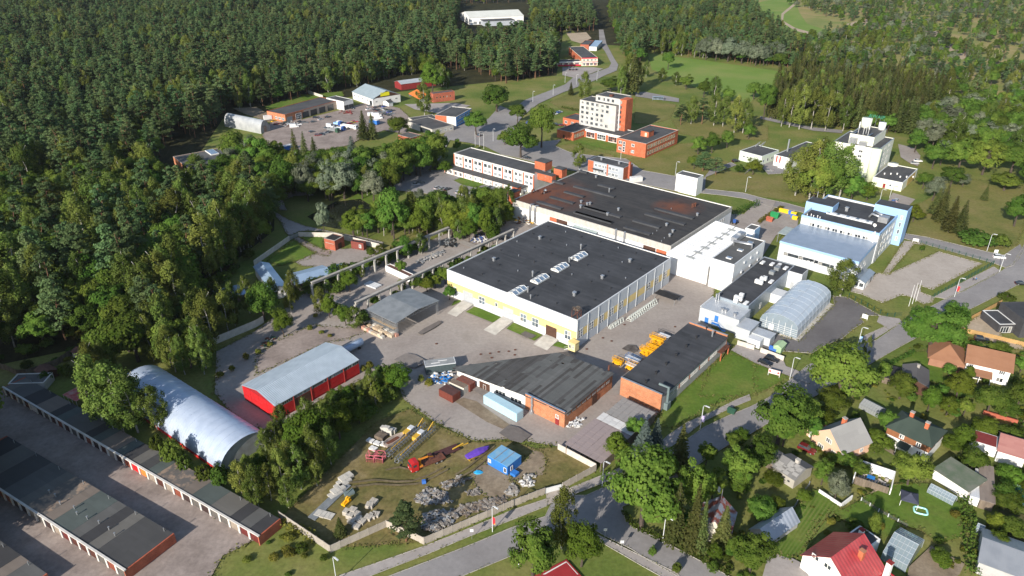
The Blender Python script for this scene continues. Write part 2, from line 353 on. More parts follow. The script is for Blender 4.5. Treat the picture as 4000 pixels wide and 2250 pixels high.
# ================================================================ the setting: ground, roads, yards, lawns
def groundmat(name,stops,scale,fine=.25,detail=8):
    """ground of several tones blended by noise, with fine mottling"""
    m,nt,N,L,B=_new(name);tc=N.new('ShaderNodeTexCoord')
    n=N.new('ShaderNodeTexNoise');n.inputs['Scale'].default_value=scale;n.inputs['Detail'].default_value=detail;n.inputs['Roughness'].default_value=.62;L.new(tc.outputs['Object'],n.inputs['Vector'])
    cr=N.new('ShaderNodeValToRGB');L.new(n.outputs[0],cr.inputs[0]);e=cr.color_ramp.elements
    while len(e)<len(stops):e.new(.5)
    for i,(p,c)in enumerate(stops):e[i].position=p;e[i].color=col4(c)
    n2=N.new('ShaderNodeTexNoise');n2.inputs['Scale'].default_value=.9;n2.inputs['Detail'].default_value=6;n2.inputs['Roughness'].default_value=.7;L.new(tc.outputs['Object'],n2.inputs['Vector'])
    mr=N.new('ShaderNodeMapRange');mr.inputs['From Min'].default_value=.3;mr.inputs['From Max'].default_value=.7;mr.inputs['To Min'].default_value=1-fine;mr.inputs['To Max'].default_value=1+fine;L.new(n2.outputs[0],mr.inputs[0])
    v=N.new('ShaderNodeVectorMath');v.operation='SCALE';L.new(cr.outputs[0],v.inputs[0]);L.new(mr.outputs[0],v.inputs['Scale']);L.new(v.outputs[0],B.inputs['Base Color'])
    B.inputs['Roughness'].default_value=.95;B.inputs['Specular IOR Level'].default_value=.1
    b=N.new('ShaderNodeBump');b.inputs['Strength'].default_value=.25;b.inputs['Distance'].default_value=.15;L.new(n2.outputs[0],b.inputs['Height']);L.new(b.outputs[0],B.inputs['Normal'])
    return m
GRASS=groundmat('grass_ground',[(.28,(.075,.115,.022)),(.42,(.115,.155,.034)),(.56,(.17,.178,.052)),(.72,(.225,.20,.08))],.035)
LAWN=groundmat('lawn_ground',[(.3,(.07,.125,.018)),(.5,(.10,.16,.026)),(.7,(.15,.175,.042))],.08,.22)
DRYLAWN=groundmat('dry_lawn',[(.3,(.11,.13,.032)),(.5,(.165,.16,.05)),(.7,(.21,.175,.07))],.06,.22)
DRYYARD=groundmat('dry_yard',[(.28,(.075,.08,.025)),(.42,(.13,.12,.042)),(.55,(.18,.145,.06)),(.7,(.23,.185,.10))],.09,.32)
HEATH=groundmat('heath',[(.3,(.14,.185,.05)),(.45,(.20,.215,.07)),(.58,(.28,.235,.10)),(.75,(.40,.30,.16))],.02,.2)
MEADOW=groundmat('meadow',[(.3,(.12,.205,.036)),(.5,(.155,.23,.05)),(.7,(.22,.245,.075))],.02,.12)
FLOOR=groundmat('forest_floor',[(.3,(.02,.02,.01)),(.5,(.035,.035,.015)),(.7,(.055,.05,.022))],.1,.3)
ASPH=groundmat('old_asphalt',[(.25,(.21,.18,.155)),(.42,(.29,.255,.23)),(.58,(.33,.295,.265)),(.75,(.25,.22,.19))],.045,.12)
ROADM=groundmat('road_asphalt',[(.3,(.21,.198,.193)),(.5,(.255,.243,.238)),(.7,(.30,.285,.275))],.05,.09)
DASPH=groundmat('dark_asphalt',[(.3,(.12,.113,.113)),(.6,(.155,.147,.145))],.08,.1)
PAVE=groundmat('pavers',[(.3,(.34,.30,.26)),(.6,(.41,.365,.32))],.08,.1)
SIDEW=groundmat('sidewalk',[(.3,(.28,.255,.24)),(.6,(.35,.32,.30))],.1,.12)
GRAVEL=groundmat('gravel_lane',[(.3,(.20,.165,.145)),(.5,(.27,.225,.2)),(.7,(.33,.28,.25))],.12,.18)
SAND=groundmat('sandy',[(.3,(.33,.27,.19)),(.6,(.42,.34,.25))],.1,.15)
DIRT=groundmat('dirt',[(.3,(.17,.13,.09)),(.6,(.26,.21,.15))],.15,.25)
WATER=pm('pond_water',(.012,.016,.012),(.02,.024,.016),.1,rough=.06,spec=.6)
_lvl=[0.0];SHEETS=[]
def sheet(name,pts,mat,z=None,kind='structure'):
    if z is None:_lvl[0]+=.006;z=.02+_lvl[0]
    a=sum(pts[i][0]*pts[(i+1)%len(pts)][1]-pts[(i+1)%len(pts)][0]*pts[i][1]for i in range(len(pts)))
    if a<0:pts=pts[::-1]
    SHEETS.append((name,[(p[0],p[1])for p in pts],z))
    o=MB().add([(p[0],p[1],z)for p in pts],[tuple(range(len(pts)))]).build(name,mat);o['kind']=kind;return o
def TT(c,r,*xy):return [T(c,r,x,y)for x,y in xy]
def OO(*xy):return [O(x,y)for x,y in xy]
sheet('ground',[(-5000,-600,0),(5000,-600,0),(5000,9000,0),(-5000,9000,0)],GRASS,0.0)
# far land on the right, meadow, tracks
sheet('heath',OO((1870,-20),(2600,-20),(2700,330),(2500,300),(2330,240),(2180,120),(2040,100),(1960,70)),HEATH)
sheet('meadow',OO((1630,135),(1760,150),(1965,180),(1985,200),(1930,225),(1880,262),(1800,240),(1700,200),(1640,175)),MEADOW)
sheet('meadow',OO((1880,10),(2000,-10),(2010,30),(2030,60),(2110,85),(2090,125),(2010,100),(1945,60)),MEADOW)
sheet('sand_track',OO((1998,8),(2004,10),(1972,36),(1970,52),(2000,70),(2050,84),(2068,100),(2062,122),(2056,121),(2060,101),(2045,90),(1998,76),(1964,54),(1966,34)),SAND)
sheet('sand_track',OO((2130,60),(2210,40),(2330,60),(2440,140),(2420,150),(2310,75),(2210,56),(2140,70)),SAND)
# forest floor on the left and behind
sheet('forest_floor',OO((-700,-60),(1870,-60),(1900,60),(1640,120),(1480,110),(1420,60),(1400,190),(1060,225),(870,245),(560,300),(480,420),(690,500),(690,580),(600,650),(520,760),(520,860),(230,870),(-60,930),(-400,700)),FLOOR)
# lawns
sheet('lawn',[RR(4,x,y)for x,y in ((1500,640),(1640,540),(1932,700),(1932,1080),(1800,1100),(1400,1230),(1100,1400),(900,1520),(660,1500),(740,1310),(860,1180),(1440,680))],LAWN)
sheet('lawn',[RR(12,x,y)for x,y in ((640,880),(960,1030),(1390,1190),(1180,1320),(900,1449),(500,1449),(250,1449),(420,1060))],LAWN)
sheet('lawn',TT(3,0,(0,1320),(130,1330),(170,1449),(-900,1449),(-830,1400),(-560,1340),(-420,1240),(-250,1300)),DRYLAWN)
sheet('lawn',TT(3,1,(0,-10),(420,-10),(440,20),(250,85),(120,60),(-100,30),(-500,-10)),DRYLAWN)
sheet('lawn',TT(2,0,(500,1060),(640,1060),(800,1050),(800,1140),(700,1130),(460,1070)),LAWN)
sheet('lawn',TT(2,0,(330,1100),(450,1085),(600,1130),(770,1175),(770,1195),(560,1170),(430,1150)),DRYLAWN)
sheet('lawn',TT(2,0,(860,1200),(1000,1190),(1020,1195),(1265,1085),(1390,1080),(1480,1170),(1650,1230),(1460,1330),(1240,1340),(980,1290)),DRYLAWN)
sheet('lawn',TT(2,0,(1200,900),(1500,880),(1932,950),(1932,1060),(1500,1050),(1270,1010)),DRYLAWN)
sheet('lawn',TT(2,0,(930,740),(1240,790),(1190,900),(1040,940),(920,930)),DRYLAWN)
sheet('lawn',TT(2,0,(280,770),(480,690),(640,700),(500,840),(380,830)),DRYLAWN)
sheet('lawn',TT(3,1,(1060,130),(1500,-100),(1932,-60),(1932,260),(1880,400),(1660,450),(1020,310)),DRYLAWN)
sheet('lawn',TT(1,1,(330,335),(500,340),(515,440),(400,400)),LAWN)
sheet('lawn',TT(1,1,(85,520),(290,360),(440,460),(400,510),(270,530),(190,560)),LAWN)
sheet('lawn',TT(1,1,(690,60),(790,0),(870,-30),(960,60),(870,100),(780,65)),LAWN)
# industrial yard
sheet('yard',OO((545,885),(640,835),(700,790),(770,735),(800,700),(1000,640),(1130,585),(1290,555),(1400,560),(1690,650),(1800,720),(1790,760),(1765,800),(1840,870),(1665,1030),(1640,1060),(1520,1150),(1490,1165),(1410,1125),(1290,1105),(1190,1110),(1090,1060),(1015,1005),(1000,960),(960,930),(800,1010),(690,1090),(600,1060),(540,990)),ASPH)
sheet('storage_yard',OO((1030,1030),(1090,1065),(1190,1112),(1290,1112),(1350,1130),(1405,1125),(1490,1165),(1500,1182),(1370,1240),(1060,1365),(834,1380),(706,1304),(760,1250),(860,1150),(950,1060)),DRYYARD)
sheet('dirt_patch',TT(1,2,(1610,690),(1760,560),(1932,640),(1932,860),(1820,900),(1680,820)),DIRT)
sheet('dirt_patch',TT(2,2,(-40,600),(90,590),(160,500),(230,520),(260,600),(230,690),(120,700),(0,760)),DIRT)
sheet('dirt_patch',TT(1,1,(150,1130),(420,1010),(690,1030),(830,990),(860,1040),(700,1110),(560,1130),(380,1210),(0,1380),(0,1250)),GRAVEL)
sheet('courtyard',[RR(10,x,y)for x,y in ((700,620),(880,540),(1110,470),(1230,480),(1320,470),(1440,490),(1620,480),(1560,560),(1280,660),(1000,680),(760,660))],ASPH)
sheet('footpath',[RR(10,x,y)for x,y in ((680,370),(740,350),(880,430),(1090,520),(1060,560),(940,540),(800,450))],GRAVEL)
sheet('yard_strip',[RR(9,x,y)for x,y in ((500,770),(600,730),(750,770),(900,880),(1130,1040),(1040,1080),(860,1000),(640,860))],DIRT)
sheet('gravel_lane',OO((-70,960),(10,985),(200,1090),(480,1250),(650,1350),(700,1318),(705,1310),(640,1360),(560,1400),(520,1475),(-70,1475)),GRAVEL)
# pond and the path round it
sheet('pond',[RR(10,x,y)for x,y in ((830,130),(960,60),(1130,-30),(1400,-60),(1530,20),(1510,70),(1350,120),(1200,170),(1190,270),(1130,260),(980,230))],WATER)
sheet('pond_path',[RR(10,x,y)for x,y in ((440,0),(500,90),(620,160),(800,230),(900,250),(1130,300),(1400,345),(1650,405),(1640,440),(1430,380),(1250,345),(1000,290),(860,285),(740,290),(640,340),(590,290),(540,180),(460,100),(400,0))],SIDEW)
sheet('pond_path',OO((700,490),(735,480),(780,485),(790,492),(740,494),(712,505),(722,530),(706,530),(690,505)),SIDEW)
# streets
sheet('road',[T(2,2,x,y)for x,y in ((-1200,1560),(-600,1330),(-290,1210),(0,1088),(250,1005),(300,900),(470,845),(560,845),(745,762),(1050,590),(1310,430),(1450,330),(1640,240),(1790,180),(1932,110))]
      +[T(3,1,x,y)for x,y in ((300,1310),(560,1200),(820,1120),(920,1050),(1000,990),(1320,820),(1500,740),(1760,600),(1850,540),(1932,400),(2100,300),(2150,560),(1932,680),(1640,830),(1440,930),(980,1180),(790,1290),(520,1449))]
      +[T(2,2,x,y)for x,y in ((1932,300),(1800,380),(1640,460),(1500,545),(1340,660),(1150,800),(830,930),(850,1020),(900,1080),(1100,1170),(1400,1330),(1720,1500),(1330,1500),(1040,1340),(900,1250),(700,1150),(600,1090),(430,1060),(200,1190),(0,1300),(-362,1449),(-700,1570))],ROADM)
sheet('sidewalk',TT(1,2,(500,1500),(640,1449),(900,1360),(1270,1230),(1500,1140),(1932,958))+TT(2,2,(270,868),(262,925),(0,1030))+TT(1,2,(1620,1150),(1290,1290),(1000,1400),(860,1455),(760,1500)),SIDEW)
sheet('sidewalk',TT(2,2,(440,790),(740,670),(900,600),(1060,500),(1180,390),(1330,290),(1500,220),(1700,120),(1790,85),(1800,125),(1640,190),(1440,290),(1290,410),(1110,545),(745,728),(480,832)),SIDEW)
sheet('driveway',TT(2,2,(255,815),(380,762),(450,800),(470,845),(300,900),(262,925)),PAVE)
sheet('sidewalk',TT(2,2,(560,1110),(700,1170),(900,1268),(1240,1430),(1300,1500),(1200,1500),(1000,1390),(690,1210)),SIDEW)
sheet('sidewalk',TT(3,1,(1250,795),(1700,568),(1752,600),(1345,812)),SIDEW)
sheet('sidewalk',TT(3,1,(700,1100),(880,1020),(905,1050),(760,1140)),SIDEW)
sheet('road',TT(3,1,(-560,-30),(-190,10),(0,60),(130,85),(240,115),(420,160),(1020,315),(1200,345),(1650,455),(1780,480),(1900,400),(1930,450),(1850,560),(1790,575),(1700,540),(1190,400),(1010,350),(420,200),(230,150),(0,110),(-170,55),(-330,30),(-520,10)),ROADM)
sheet('parking_apron',TT(3,1,(730,690),(820,615),(905,625),(1290,455),(1615,545),(1238,742),(1152,712),(1148,760),(1255,800),(1240,835),(1170,850),(1065,790),(1000,783),(960,800),(862,842),(700,775),(620,755),(640,715)),PAVE)
sheet('footpath',TT(3,1,(860,625),(905,625),(1105,395),(1190,405),(1100,380),(1030,370)),PAVE)
sheet('greenhouse_yard',TT(3,1,(488,790),(600,800),(850,940),(740,935),(695,955),(722,988),(640,1040),(560,1110),(430,1160),(330,1222),(90,1205),(-60,1180),(-130,1100),(-60,1040),(230,1130),(500,850)),DASPH)
sheet('driveway',TT(3,1,(840,935),(990,960),(1010,985),(905,1050),(880,1020),(820,985)),SIDEW)
sheet('driveway',[RR(12,x,y)for x,y in ((660,870),(730,800),(1060,880),(1320,1000),(1350,1070),(1530,1140),(1640,1210),(1640,1300),(1400,1200),(960,1030))],SIDEW)
sheet('waste_yard',TT(3,1,(-320,170),(-30,170),(40,120),(100,150),(230,200),(220,270),(60,330),(-60,520),(-130,350),(-330,260)),ASPH)
sheet('driveway',TT(2,1,(1640,280),(1860,60),(1990,70),(1900,260),(1730,330)),ASPH)
# upper town: main street, yards
sheet('road',TT(2,0,(655,225),(690,225),(712,330),(775,450),(803,490),(790,535),(700,572),(620,612),(380,702),(200,785),(90,870),(20,960),(170,1080),(370,1055),(325,1105),(430,1150),(560,1172),(860,1202),(985,1290),(1240,1335),(1250,1449),(900,1375),(400,1280),(0,1185),(-80,1170),(-200,1110),(-330,1080),(-470,1060),(-540,1200),(-640,1290),(-760,1340),(-900,1250),(-560,1100),(-470,950),(-180,900),(-90,800),(0,835),(95,758),(300,680),(400,640),(470,580),(600,560),(730,512),(748,480),(702,390),(660,340)),ROADM)
sheet('sand_lot',TT(2,0,(410,255),(560,245),(600,290),(520,330),(450,310)),SAND)
sheet('shop_parking',TT(2,0,(380,510),(620,510),(690,520),(560,570),(470,590),(380,570)),SIDEW)
sheet('road',TT(2,0,(930,700),(1000,695),(1260,745),(1260,775),(1100,755),(930,730)),ROADM)
sheet('parking',TT(1,0,(1000,1300),(1150,1290),(1480,1290),(1560,1340),(1830,1390),(1700,1449),(1560,1500),(1250,1460),(1060,1440)),ROADM)
sheet('lawn',TT(1,0,(1490,1365),(1560,1340),(1740,1390),(1660,1420),(1560,1400)),LAWN)
sheet('work_yard',[RR(13,x,y)for x,y in ((680,690),(720,600),(1060,600),(1500,490),(1700,430),(1932,440),(2100,480),(2230,600),(2160,760),(1932,720),(1700,800),(1560,880),(1300,930),(1000,960),(700,900),(620,770))],GRAVEL)
sheet('work_yard',[RR(13,x,y)for x,y in ((300,480),(560,470),(720,560),(720,640),(600,600),(420,540))],DIRT)
sheet('lawn',[RR(13,x,y)for x,y in ((640,470),(1000,340),(1480,300),(1500,350),(1290,370),(700,500))],LAWN)
sheet('sand_lot',TT(1,0,(1120,790),(1500,780),(1620,800),(1400,870),(1330,850),(1200,830)),SIDEW)
sheet('road',TT(3,0,(340,965),(560,985),(560,1010),(340,990),(-60,900),(-60,880)),ROADM)
sheet('car_park',TT(3,0,(980,1090),(1100,1120),(1150,1180),(1130,1260),(1060,1230),(1000,1190)),ASPH)
sheet('car_park',TT(3,1,(890,100),(940,10),(1110,60),(1060,110),(1000,130)),ASPH)
sheet('road',TT(3,0,(-180,1320),(-110,1250),(-60,1200),(60,1160),(40,1240),(170,1310),(0,1320),(-60,1250),(-140,1290)),ROADM)
sheet('road',TT(3,0,(-440,1290),(-280,1230),(-240,1250),(-470,1340),(-480,1449),(-560,1449)),ROADM)
# ================================================================ vegetation
def leafmat(name,c1,c2,rand=.38,trans=.32):
    m=bpy.data.materials.new(name);m.use_nodes=True;nt=m.node_tree;N,L=nt.nodes,nt.links;N.clear()
    oi=N.new('ShaderNodeObjectInfo');tc=N.new('ShaderNodeTexCoord')
    n=N.new('ShaderNodeTexNoise');n.inputs['Scale'].default_value=.55;n.inputs['Detail'].default_value=3;L.new(tc.outputs['Object'],n.inputs['Vector'])
    mr=N.new('ShaderNodeMapRange');mr.inputs['From Min'].default_value=.3;mr.inputs['From Max'].default_value=.7;L.new(n.outputs[0],mr.inputs[0])
    mx=N.new('ShaderNodeMix');mx.data_type='RGBA';mx.inputs['A'].default_value=col4(c1);mx.inputs['B'].default_value=col4(c2);L.new(mr.outputs[0],mx.inputs['Factor'])
    hs=N.new('ShaderNodeHueSaturation');L.new(mx.outputs['Result'],hs.inputs['Color'])
    v=N.new('ShaderNodeMapRange');v.inputs['To Min'].default_value=1-rand;v.inputs['To Max'].default_value=1+rand;L.new(oi.outputs['Random'],v.inputs[0]);L.new(v.outputs[0],hs.inputs['Value'])
    mm=N.new('ShaderNodeMath');mm.operation='MULTIPLY';mm.inputs[1].default_value=7.31;L.new(oi.outputs['Random'],mm.inputs[0])
    fr=N.new('ShaderNodeMath');fr.operation='FRACT';L.new(mm.outputs[0],fr.inputs[0])
    hm=N.new('ShaderNodeMapRange');hm.inputs['To Min'].default_value=.468;hm.inputs['To Max'].default_value=.525;L.new(fr.outputs[0],hm.inputs[0]);L.new(hm.outputs[0],hs.inputs['Hue'])
    d=N.new('ShaderNodeBsdfDiffuse');t=N.new('ShaderNodeBsdfTranslucent');ms=N.new('ShaderNodeMixShader');ms.inputs[0].default_value=trans
    L.new(hs.outputs[0],d.inputs[0]);L.new(hs.outputs[0],t.inputs[0]);L.new(d.outputs[0],ms.inputs[1]);L.new(t.outputs[0],ms.inputs[2])
    o=N.new('ShaderNodeOutputMaterial');L.new(ms.outputs[0],o.inputs[0]);return m
LM={'broad':leafmat('broadleaf',(.058,.115,.018),(.13,.2,.036)),'bright':leafmat('bright_leaf',(.07,.115,.014),(.125,.18,.028)),
      'birch':leafmat('birch_leaf',(.085,.13,.024),(.165,.205,.05)),'pine':leafmat('pine_needle',(.065,.115,.046),(.125,.185,.072)),
      'spruce':leafmat('spruce_needle',(.06,.085,.024),(.135,.145,.048)),'blue':leafmat('blue_spruce_needle',(.08,.115,.095),(.15,.19,.165),.1),
      'willow':leafmat('willow_leaf',(.12,.15,.09),(.22,.25,.17)),'bush':leafmat('bush_leaf',(.05,.09,.015),(.10,.15,.03)),'weed':leafmat('weed_leaf',(.10,.12,.02),(.19,.19,.04))}
BARK=pm('bark',(.09,.07,.055),(.05,.04,.033),2,rough=.95);PBARK=pm('pine_bark',(.20,.10,.055),(.10,.06,.04),1.5,rough=.95)
WBARK=pm('birch_bark',(.42,.40,.36),(.10,.09,.08),3,rough=.9,stretch=(1,1,3),lo=.5,hi=.62)
rng=np.random.default_rng(5)
def quads(C,Nn,S,asp=1.0):
    """leaf quads: centres, normals, sizes -> verts, faces"""
    n=len(C);Nn=Nn/np.linalg.norm(Nn,axis=1,keepdims=True)
    r=rng.normal(size=(n,3));a=np.cross(Nn,r);a/=np.linalg.norm(a,axis=1,keepdims=True);b=np.cross(Nn,a)
    a*=(S*asp)[:,None]/2;b*=S[:,None]/2
    V=np.stack([C-a-b*.6,C+a*.7-b,C+a+b*.5,C-a*.5+b],1).reshape(-1,3);return V
def npmesh(name,V,mat):
    n=len(V)//4;me=bpy.data.meshes.new(name);me.vertices.add(n*4);me.vertices.foreach_set('co',V.astype(np.float32).ravel())
    me.loops.add(n*4);me.loops.foreach_set('vertex_index',np.arange(n*4,dtype=np.int32));me.polygons.add(n);me.polygons.foreach_set('loop_start',np.arange(0,n*4,4,dtype=np.int32))
    me.update(calc_edges=True);me.materials.append(mat);return me
def rnd_dir(n):v=rng.normal(size=(n,3));return v/np.linalg.norm(v,axis=1,keepdims=True)
def crown(kind,n,ls):
    """crown 10 m wide scale for round kinds / 18 m high for conifers; returns quad verts and list of limbs"""
    limbs=[]
    if kind in ('broad','bush','willow'):
        K=62;H=12.0 if kind!='bush' else 4.0;rx=5.0 if kind!='bush' else 2.4;c0=H*.54 if kind!='bush' else H*.46;rz=H*.47 if kind!='bush' else H*.5
        dirs=rnd_dir(K);dirs[:,2]=np.abs(dirs[:,2])*1.1-.45;dirs/=np.linalg.norm(dirs,axis=1,keepdims=True)
        rad=rng.uniform(.45,1.02,K);cen=dirs*rad[:,None]*np.array([rx,rx,rz])*.84+np.array([0,0,c0]);cr=rng.uniform(.14,.30,K)*rx
        idx=rng.integers(0,K,n);u=rnd_dir(n);C=cen[idx]+u*(cr[idx]*rng.uniform(.55,1.05,n)**.7)[:,None]*np.array([1.1,1.1,.8])
        out=C-np.array([0,0,c0]);out/=np.linalg.norm(out,axis=1,keepdims=True)+1e-6
        Nn=u*.8+out*.9+np.array([0,0,.4])+rng.normal(size=(n,3))*.4
        S=rng.uniform(.6,1.3,n)*ls
        if kind=='willow':S*=.9
        limbs=[(cen[i],.10)for i in range(0,K,3)]
    elif kind=='birch':
        H=16.0;K=64;t=rng.uniform(.0,1.0,K);z=H*(.20+.78*t);r0=3.5*np.sin(np.pi*np.clip(.18+.80*t,0,1))**.8+.25;a=rng.uniform(0,6.28,K)
        rr=r0*rng.uniform(.35,1.0,K);cen=np.stack([rr*np.cos(a),rr*np.sin(a),z],1);cr=rng.uniform(.6,1.25,K)
        idx=rng.integers(0,K,n);u=rnd_dir(n);C=cen[idx]+u*cr[idx][:,None]*np.array([.9,.9,1.35])*rng.uniform(.4,1,n)[:,None];C[:,2]-=rng.uniform(0,.8,n)
        Nn=u+np.stack([np.cos(a[idx]),np.sin(a[idx]),.4*np.ones(n)],1)*.6+rng.normal(size=(n,3))*.6;S=rng.uniform(.5,1.2,n)*ls*.85
        limbs=[(cen[i],.035)for i in range(0,K,5)]
    elif kind=='pine':
        H=18.0;K=52;t=rng.uniform(0,1,K)**.95;z=H*(.30+.68*t);r0=3.2*(1-t)**.6+.4;a=rng.uniform(0,6.28,K);rr=r0*rng.uniform(.4,1.0,K)
        cen=np.stack([rr*np.cos(a),rr*np.sin(a),z],1);cr=rng.uniform(.7,1.35,K)*(1.1-.45*t)
        idx=rng.integers(0,K,n);u=rnd_dir(n);C=cen[idx]+u*cr[idx][:,None]*np.array([1.15,1.15,.5])*rng.uniform(.4,1,n)[:,None]
        Nn=u*.8+np.array([0,0,.7])+rng.normal(size=(n,3))*.5;S=rng.uniform(.5,1.15,n)*ls*.85
        limbs=[(cen[i],.06)for i in range(0,K,3)]
    else:                                                           # spruce: drooping whorls
        H=18.0;wh=26;C=[];Nn=[];S=[]
        per=max(1,n//(wh*11))
        for i in range(wh):
            t=(i+.5)/wh;z=H*(.10+.89*t);r0=3.3*(1-t)**.85+.12;nb=max(4,int(13*(1-t)+4));a0=rng.uniform(0,6)
            for k in range(nb):
                a=a0+6.283*k/nb+rng.normal()*.12;L_=r0*rng.uniform(.78,1.08);q=np.arange(1,per+4)/(per+3.0)
                rr=L_*q;zz=z-.28*L_*q**1.3+.10*L_*q**3
                for r_,z_ in zip(rr,zz):
                    C.append((r_*np.cos(a)+rng.normal()*.1,r_*np.sin(a)+rng.normal()*.1,z_+rng.normal()*.08));Nn.append((np.cos(a)*.35+rng.normal()*.35,np.sin(a)*.35+rng.normal()*.35,1.0));S.append(rng.uniform(.55,1.15)*ls*(.55+.6*(1-t)))
        C,Nn,S=np.array(C),np.array(Nn),np.array(S)
    return quads(C,Nn,S),limbs
def trunkmesh(kind,limbs,mat):
    m=MB()
    spec={'broad':(8.5,.33),'willow':(8,.33),'birch':(15.6,.17),'pine':(17.6,.21),'spruce':(17.6,.22),'blue':(17.6,.22),'bush':(2.4,.07)}[kind];H,r=spec
    lean=[(rng.normal()*.05*k,rng.normal()*.05*k)for k in range(6)]
    m.tube([(lean[k][0]*2,lean[k][1]*2,H*k/5)for k in range(6)],[r*(1-.17*k)+.02 for k in range(6)],6)
    for c,lr in limbs:
        zb=c[2]*.72 if kind not in ('birch','pine')else c[2]-1.0;m.tube([(0,0,max(.5,zb)),(c[0]*.55,c[1]*.55,(max(.5,zb)+c[2])/2),(c[0],c[1],c[2])],[lr*1.1,lr*.7,lr*.3],4,False)
    me=m.mesh('trunk');me.materials.append(mat);return me
TREES={}
for kind,base,nv,nl,ls,bk in (('broad','broad',5,9000,.37,BARK),('bright','broad',2,8000,.37,BARK),('birch','birch',5,6500,.38,WBARK),('pine','pine',5,3600,.52,PBARK),('spruce','spruce',3,1500,.75,BARK),('blue','spruce',2,1700,.7,BARK),('willow','willow',3,8000,.37,BARK),('bush','bush',4,1600,.32,BARK),('weed','bush',2,800,.42,BARK)):
    TREES[kind]=[]
    for v in range(nv):
        V,limbs=crown(base,nl,ls);TREES[kind].append((npmesh(kind+'_crown',V,LM[kind]),trunkmesh(base,limbs,bk)))
NATH={'broad':12.0,'bright':12.0,'birch':16.3,'pine':18.2,'spruce':18.2,'blue':18.2,'willow':12.0,'bush':4.2,'weed':4.2}
NATW={'broad':10.0,'bright':10.0,'birch':8.0,'pine':7.6,'spruce':7.0,'blue':7.0,'willow':10.0,'bush':5.4,'weed':5.4}
KNAME={'broad':'broadleaf_tree','bright':'broadleaf_tree','birch':'birch_tree','pine':'pine_tree','spruce':'spruce_tree','blue':'blue_spruce','willow':'willow_tree','bush':'bush','weed':'bush'}
def tree(kind,loc,h,w,label,group=None,cat=None,var=None):
    cm,tm=TREES[kind][random.randrange(len(TREES[kind]))if var is None else var%len(TREES[kind])]
    t=thing(KNAME[kind],label,cat or ('bush' if kind in ('bush','weed')else 'tree'),(loc[0],loc[1],0),random.uniform(0,6.28),group)
    s=(w/NATW[kind],w/NATW[kind],h/NATH[kind]);t.scale=s
    for nm,me in (('crown',cm),('trunk',tm)):
        if nm=='trunk' and kind in ('bush','weed')and h<2.5:continue
        o=bpy.data.objects.new(nm,me);COL.objects.link(o);o.parent=t
    return t
def treepx(kind,xb,yb,yt,wpx,label,group=None,sc=1.5528,**k):    # overview pixels: foot, top row, width
    u,vb,vt=xb*sc,yb*sc,yt*sc;g=G(u,vb);h=max(.8,hpx(u,vb,vt));return tree(kind,g,h,wpx*sc*mpp(g),label,group,**k)
def inpoly(p,poly):
    c=False;n=len(poly);x,y=p
    for i in range(n):
        a,b=poly[i],poly[(i+1)%n]
        if (a[1]>y)!=(b[1]>y)and x<(b[0]-a[0])*(y-a[1])/(b[1]-a[1])+a[0]:c=not c
    return c
def scatter(poly,spacing,jit=.42):
    P=[(p[0],p[1])for p in poly];x0,x1=min(p[0]for p in P),max(p[0]for p in P);y0,y1=min(p[1]for p in P),max(p[1]for p in P)
    out=[];j=0;y=y0
    while y<y1:
        x=x0+(spacing/2 if j%2 else 0)
        while x<x1:
            q=(x+random.uniform(-jit,jit)*spacing,y+random.uniform(-jit,jit)*spacing)
            if inpoly(q,P):out.append(q)
            x+=spacing
        y+=spacing*.87;j+=1
    return out
# ================================================================ large buildings
def wrect(b,side,p0,p1,off=0.0):
    s0,z0=b.wall(side,*p0,off);s1,z1=b.wall(side,*p1,off);return (s0+s1)/2,min(z0,z1),abs(s1-s0),abs(z1-z0)
# ---- main warehouse
M=Bld('warehouse','large white warehouse with yellow band, black flat roof and four skylights',(1746,1052.5),(2255.9,1250.6),(2622.1,1005.8),10.5,snap=-39.8)
e,w,d,h=M.e,M.w,M.d,M.h;BX=(0,w,0,d)
block(e,0,w,0,d,0,h,WHITEWALL,BLACKR,.25,LGREY)
for i in range(19):                                              # cladding panels of the sunny front, bays of 3 m
    x0,x1=w*i/19+.02,w*(i+1)/19-.02
    place('wall_panel',('mfp',1),lambda:MB().box(0,w/19-.04,-.06,0,6.3,h-.1),WHITEWALL,e,(x0,0,0))
    place('yellow_panel',('mfy',1),lambda:MB().box(0,w/19-.04,-.06,0,3.4,6.26),YELLOW,e,(x0,0,0))
    place('wall_panel',('mfb',1),lambda:MB().box(0,w/19-.04,-.06,0,.3,3.36),LGREY,e,(x0,0,0))
GRW=pm('grey_cladding',(.50,.53,.56),(.45,.48,.51),.3,rough=.5,fine=.03)
for i in range(10):                                              # long side: ten 6 m bays between downpipes
    y0=d*i/10
    place('wall_panel',('mrp',1),lambda:MB().box(0,.06,.12,d/10-.12,6.3,h-.1),GRW,e,(w,y0,0))
    place('wall_panel',('mrb',1),lambda:MB().box(0,.06,.12,d/10-.12,.3,3.4),GRW,e,(w,y0,0))
    place('yellow_panel',('mry',1),lambda:MB().box(0,.06,.12,d/10-.12,3.44,6.26),YELLOW,e,(w,y0,0))
    place('downpipe',('mdp',1),lambda:MB().box(.06,.24,-.08,.08,.1,h-.05),GRW,e,(w,y0+.12,0))
    if i not in (5,6):window(e,'r',(0,w+.08,0,d),y0+2.2,3.3,2.5,3.1,2,3,.12)
for p0,p1,m_ in (((358,740),(475,658),GREYD),((858,945),(985,858),GREYD),((1392,1165),(1530,1090),BROWND)):
    s,z,ww,hh=wrect(M,'f',NR(3,*p0),NR(3,*p1));secdoor(e,'f',(0,w,-.1,d),s,max(.6,z),ww,hh,m_,5,'roller_door')
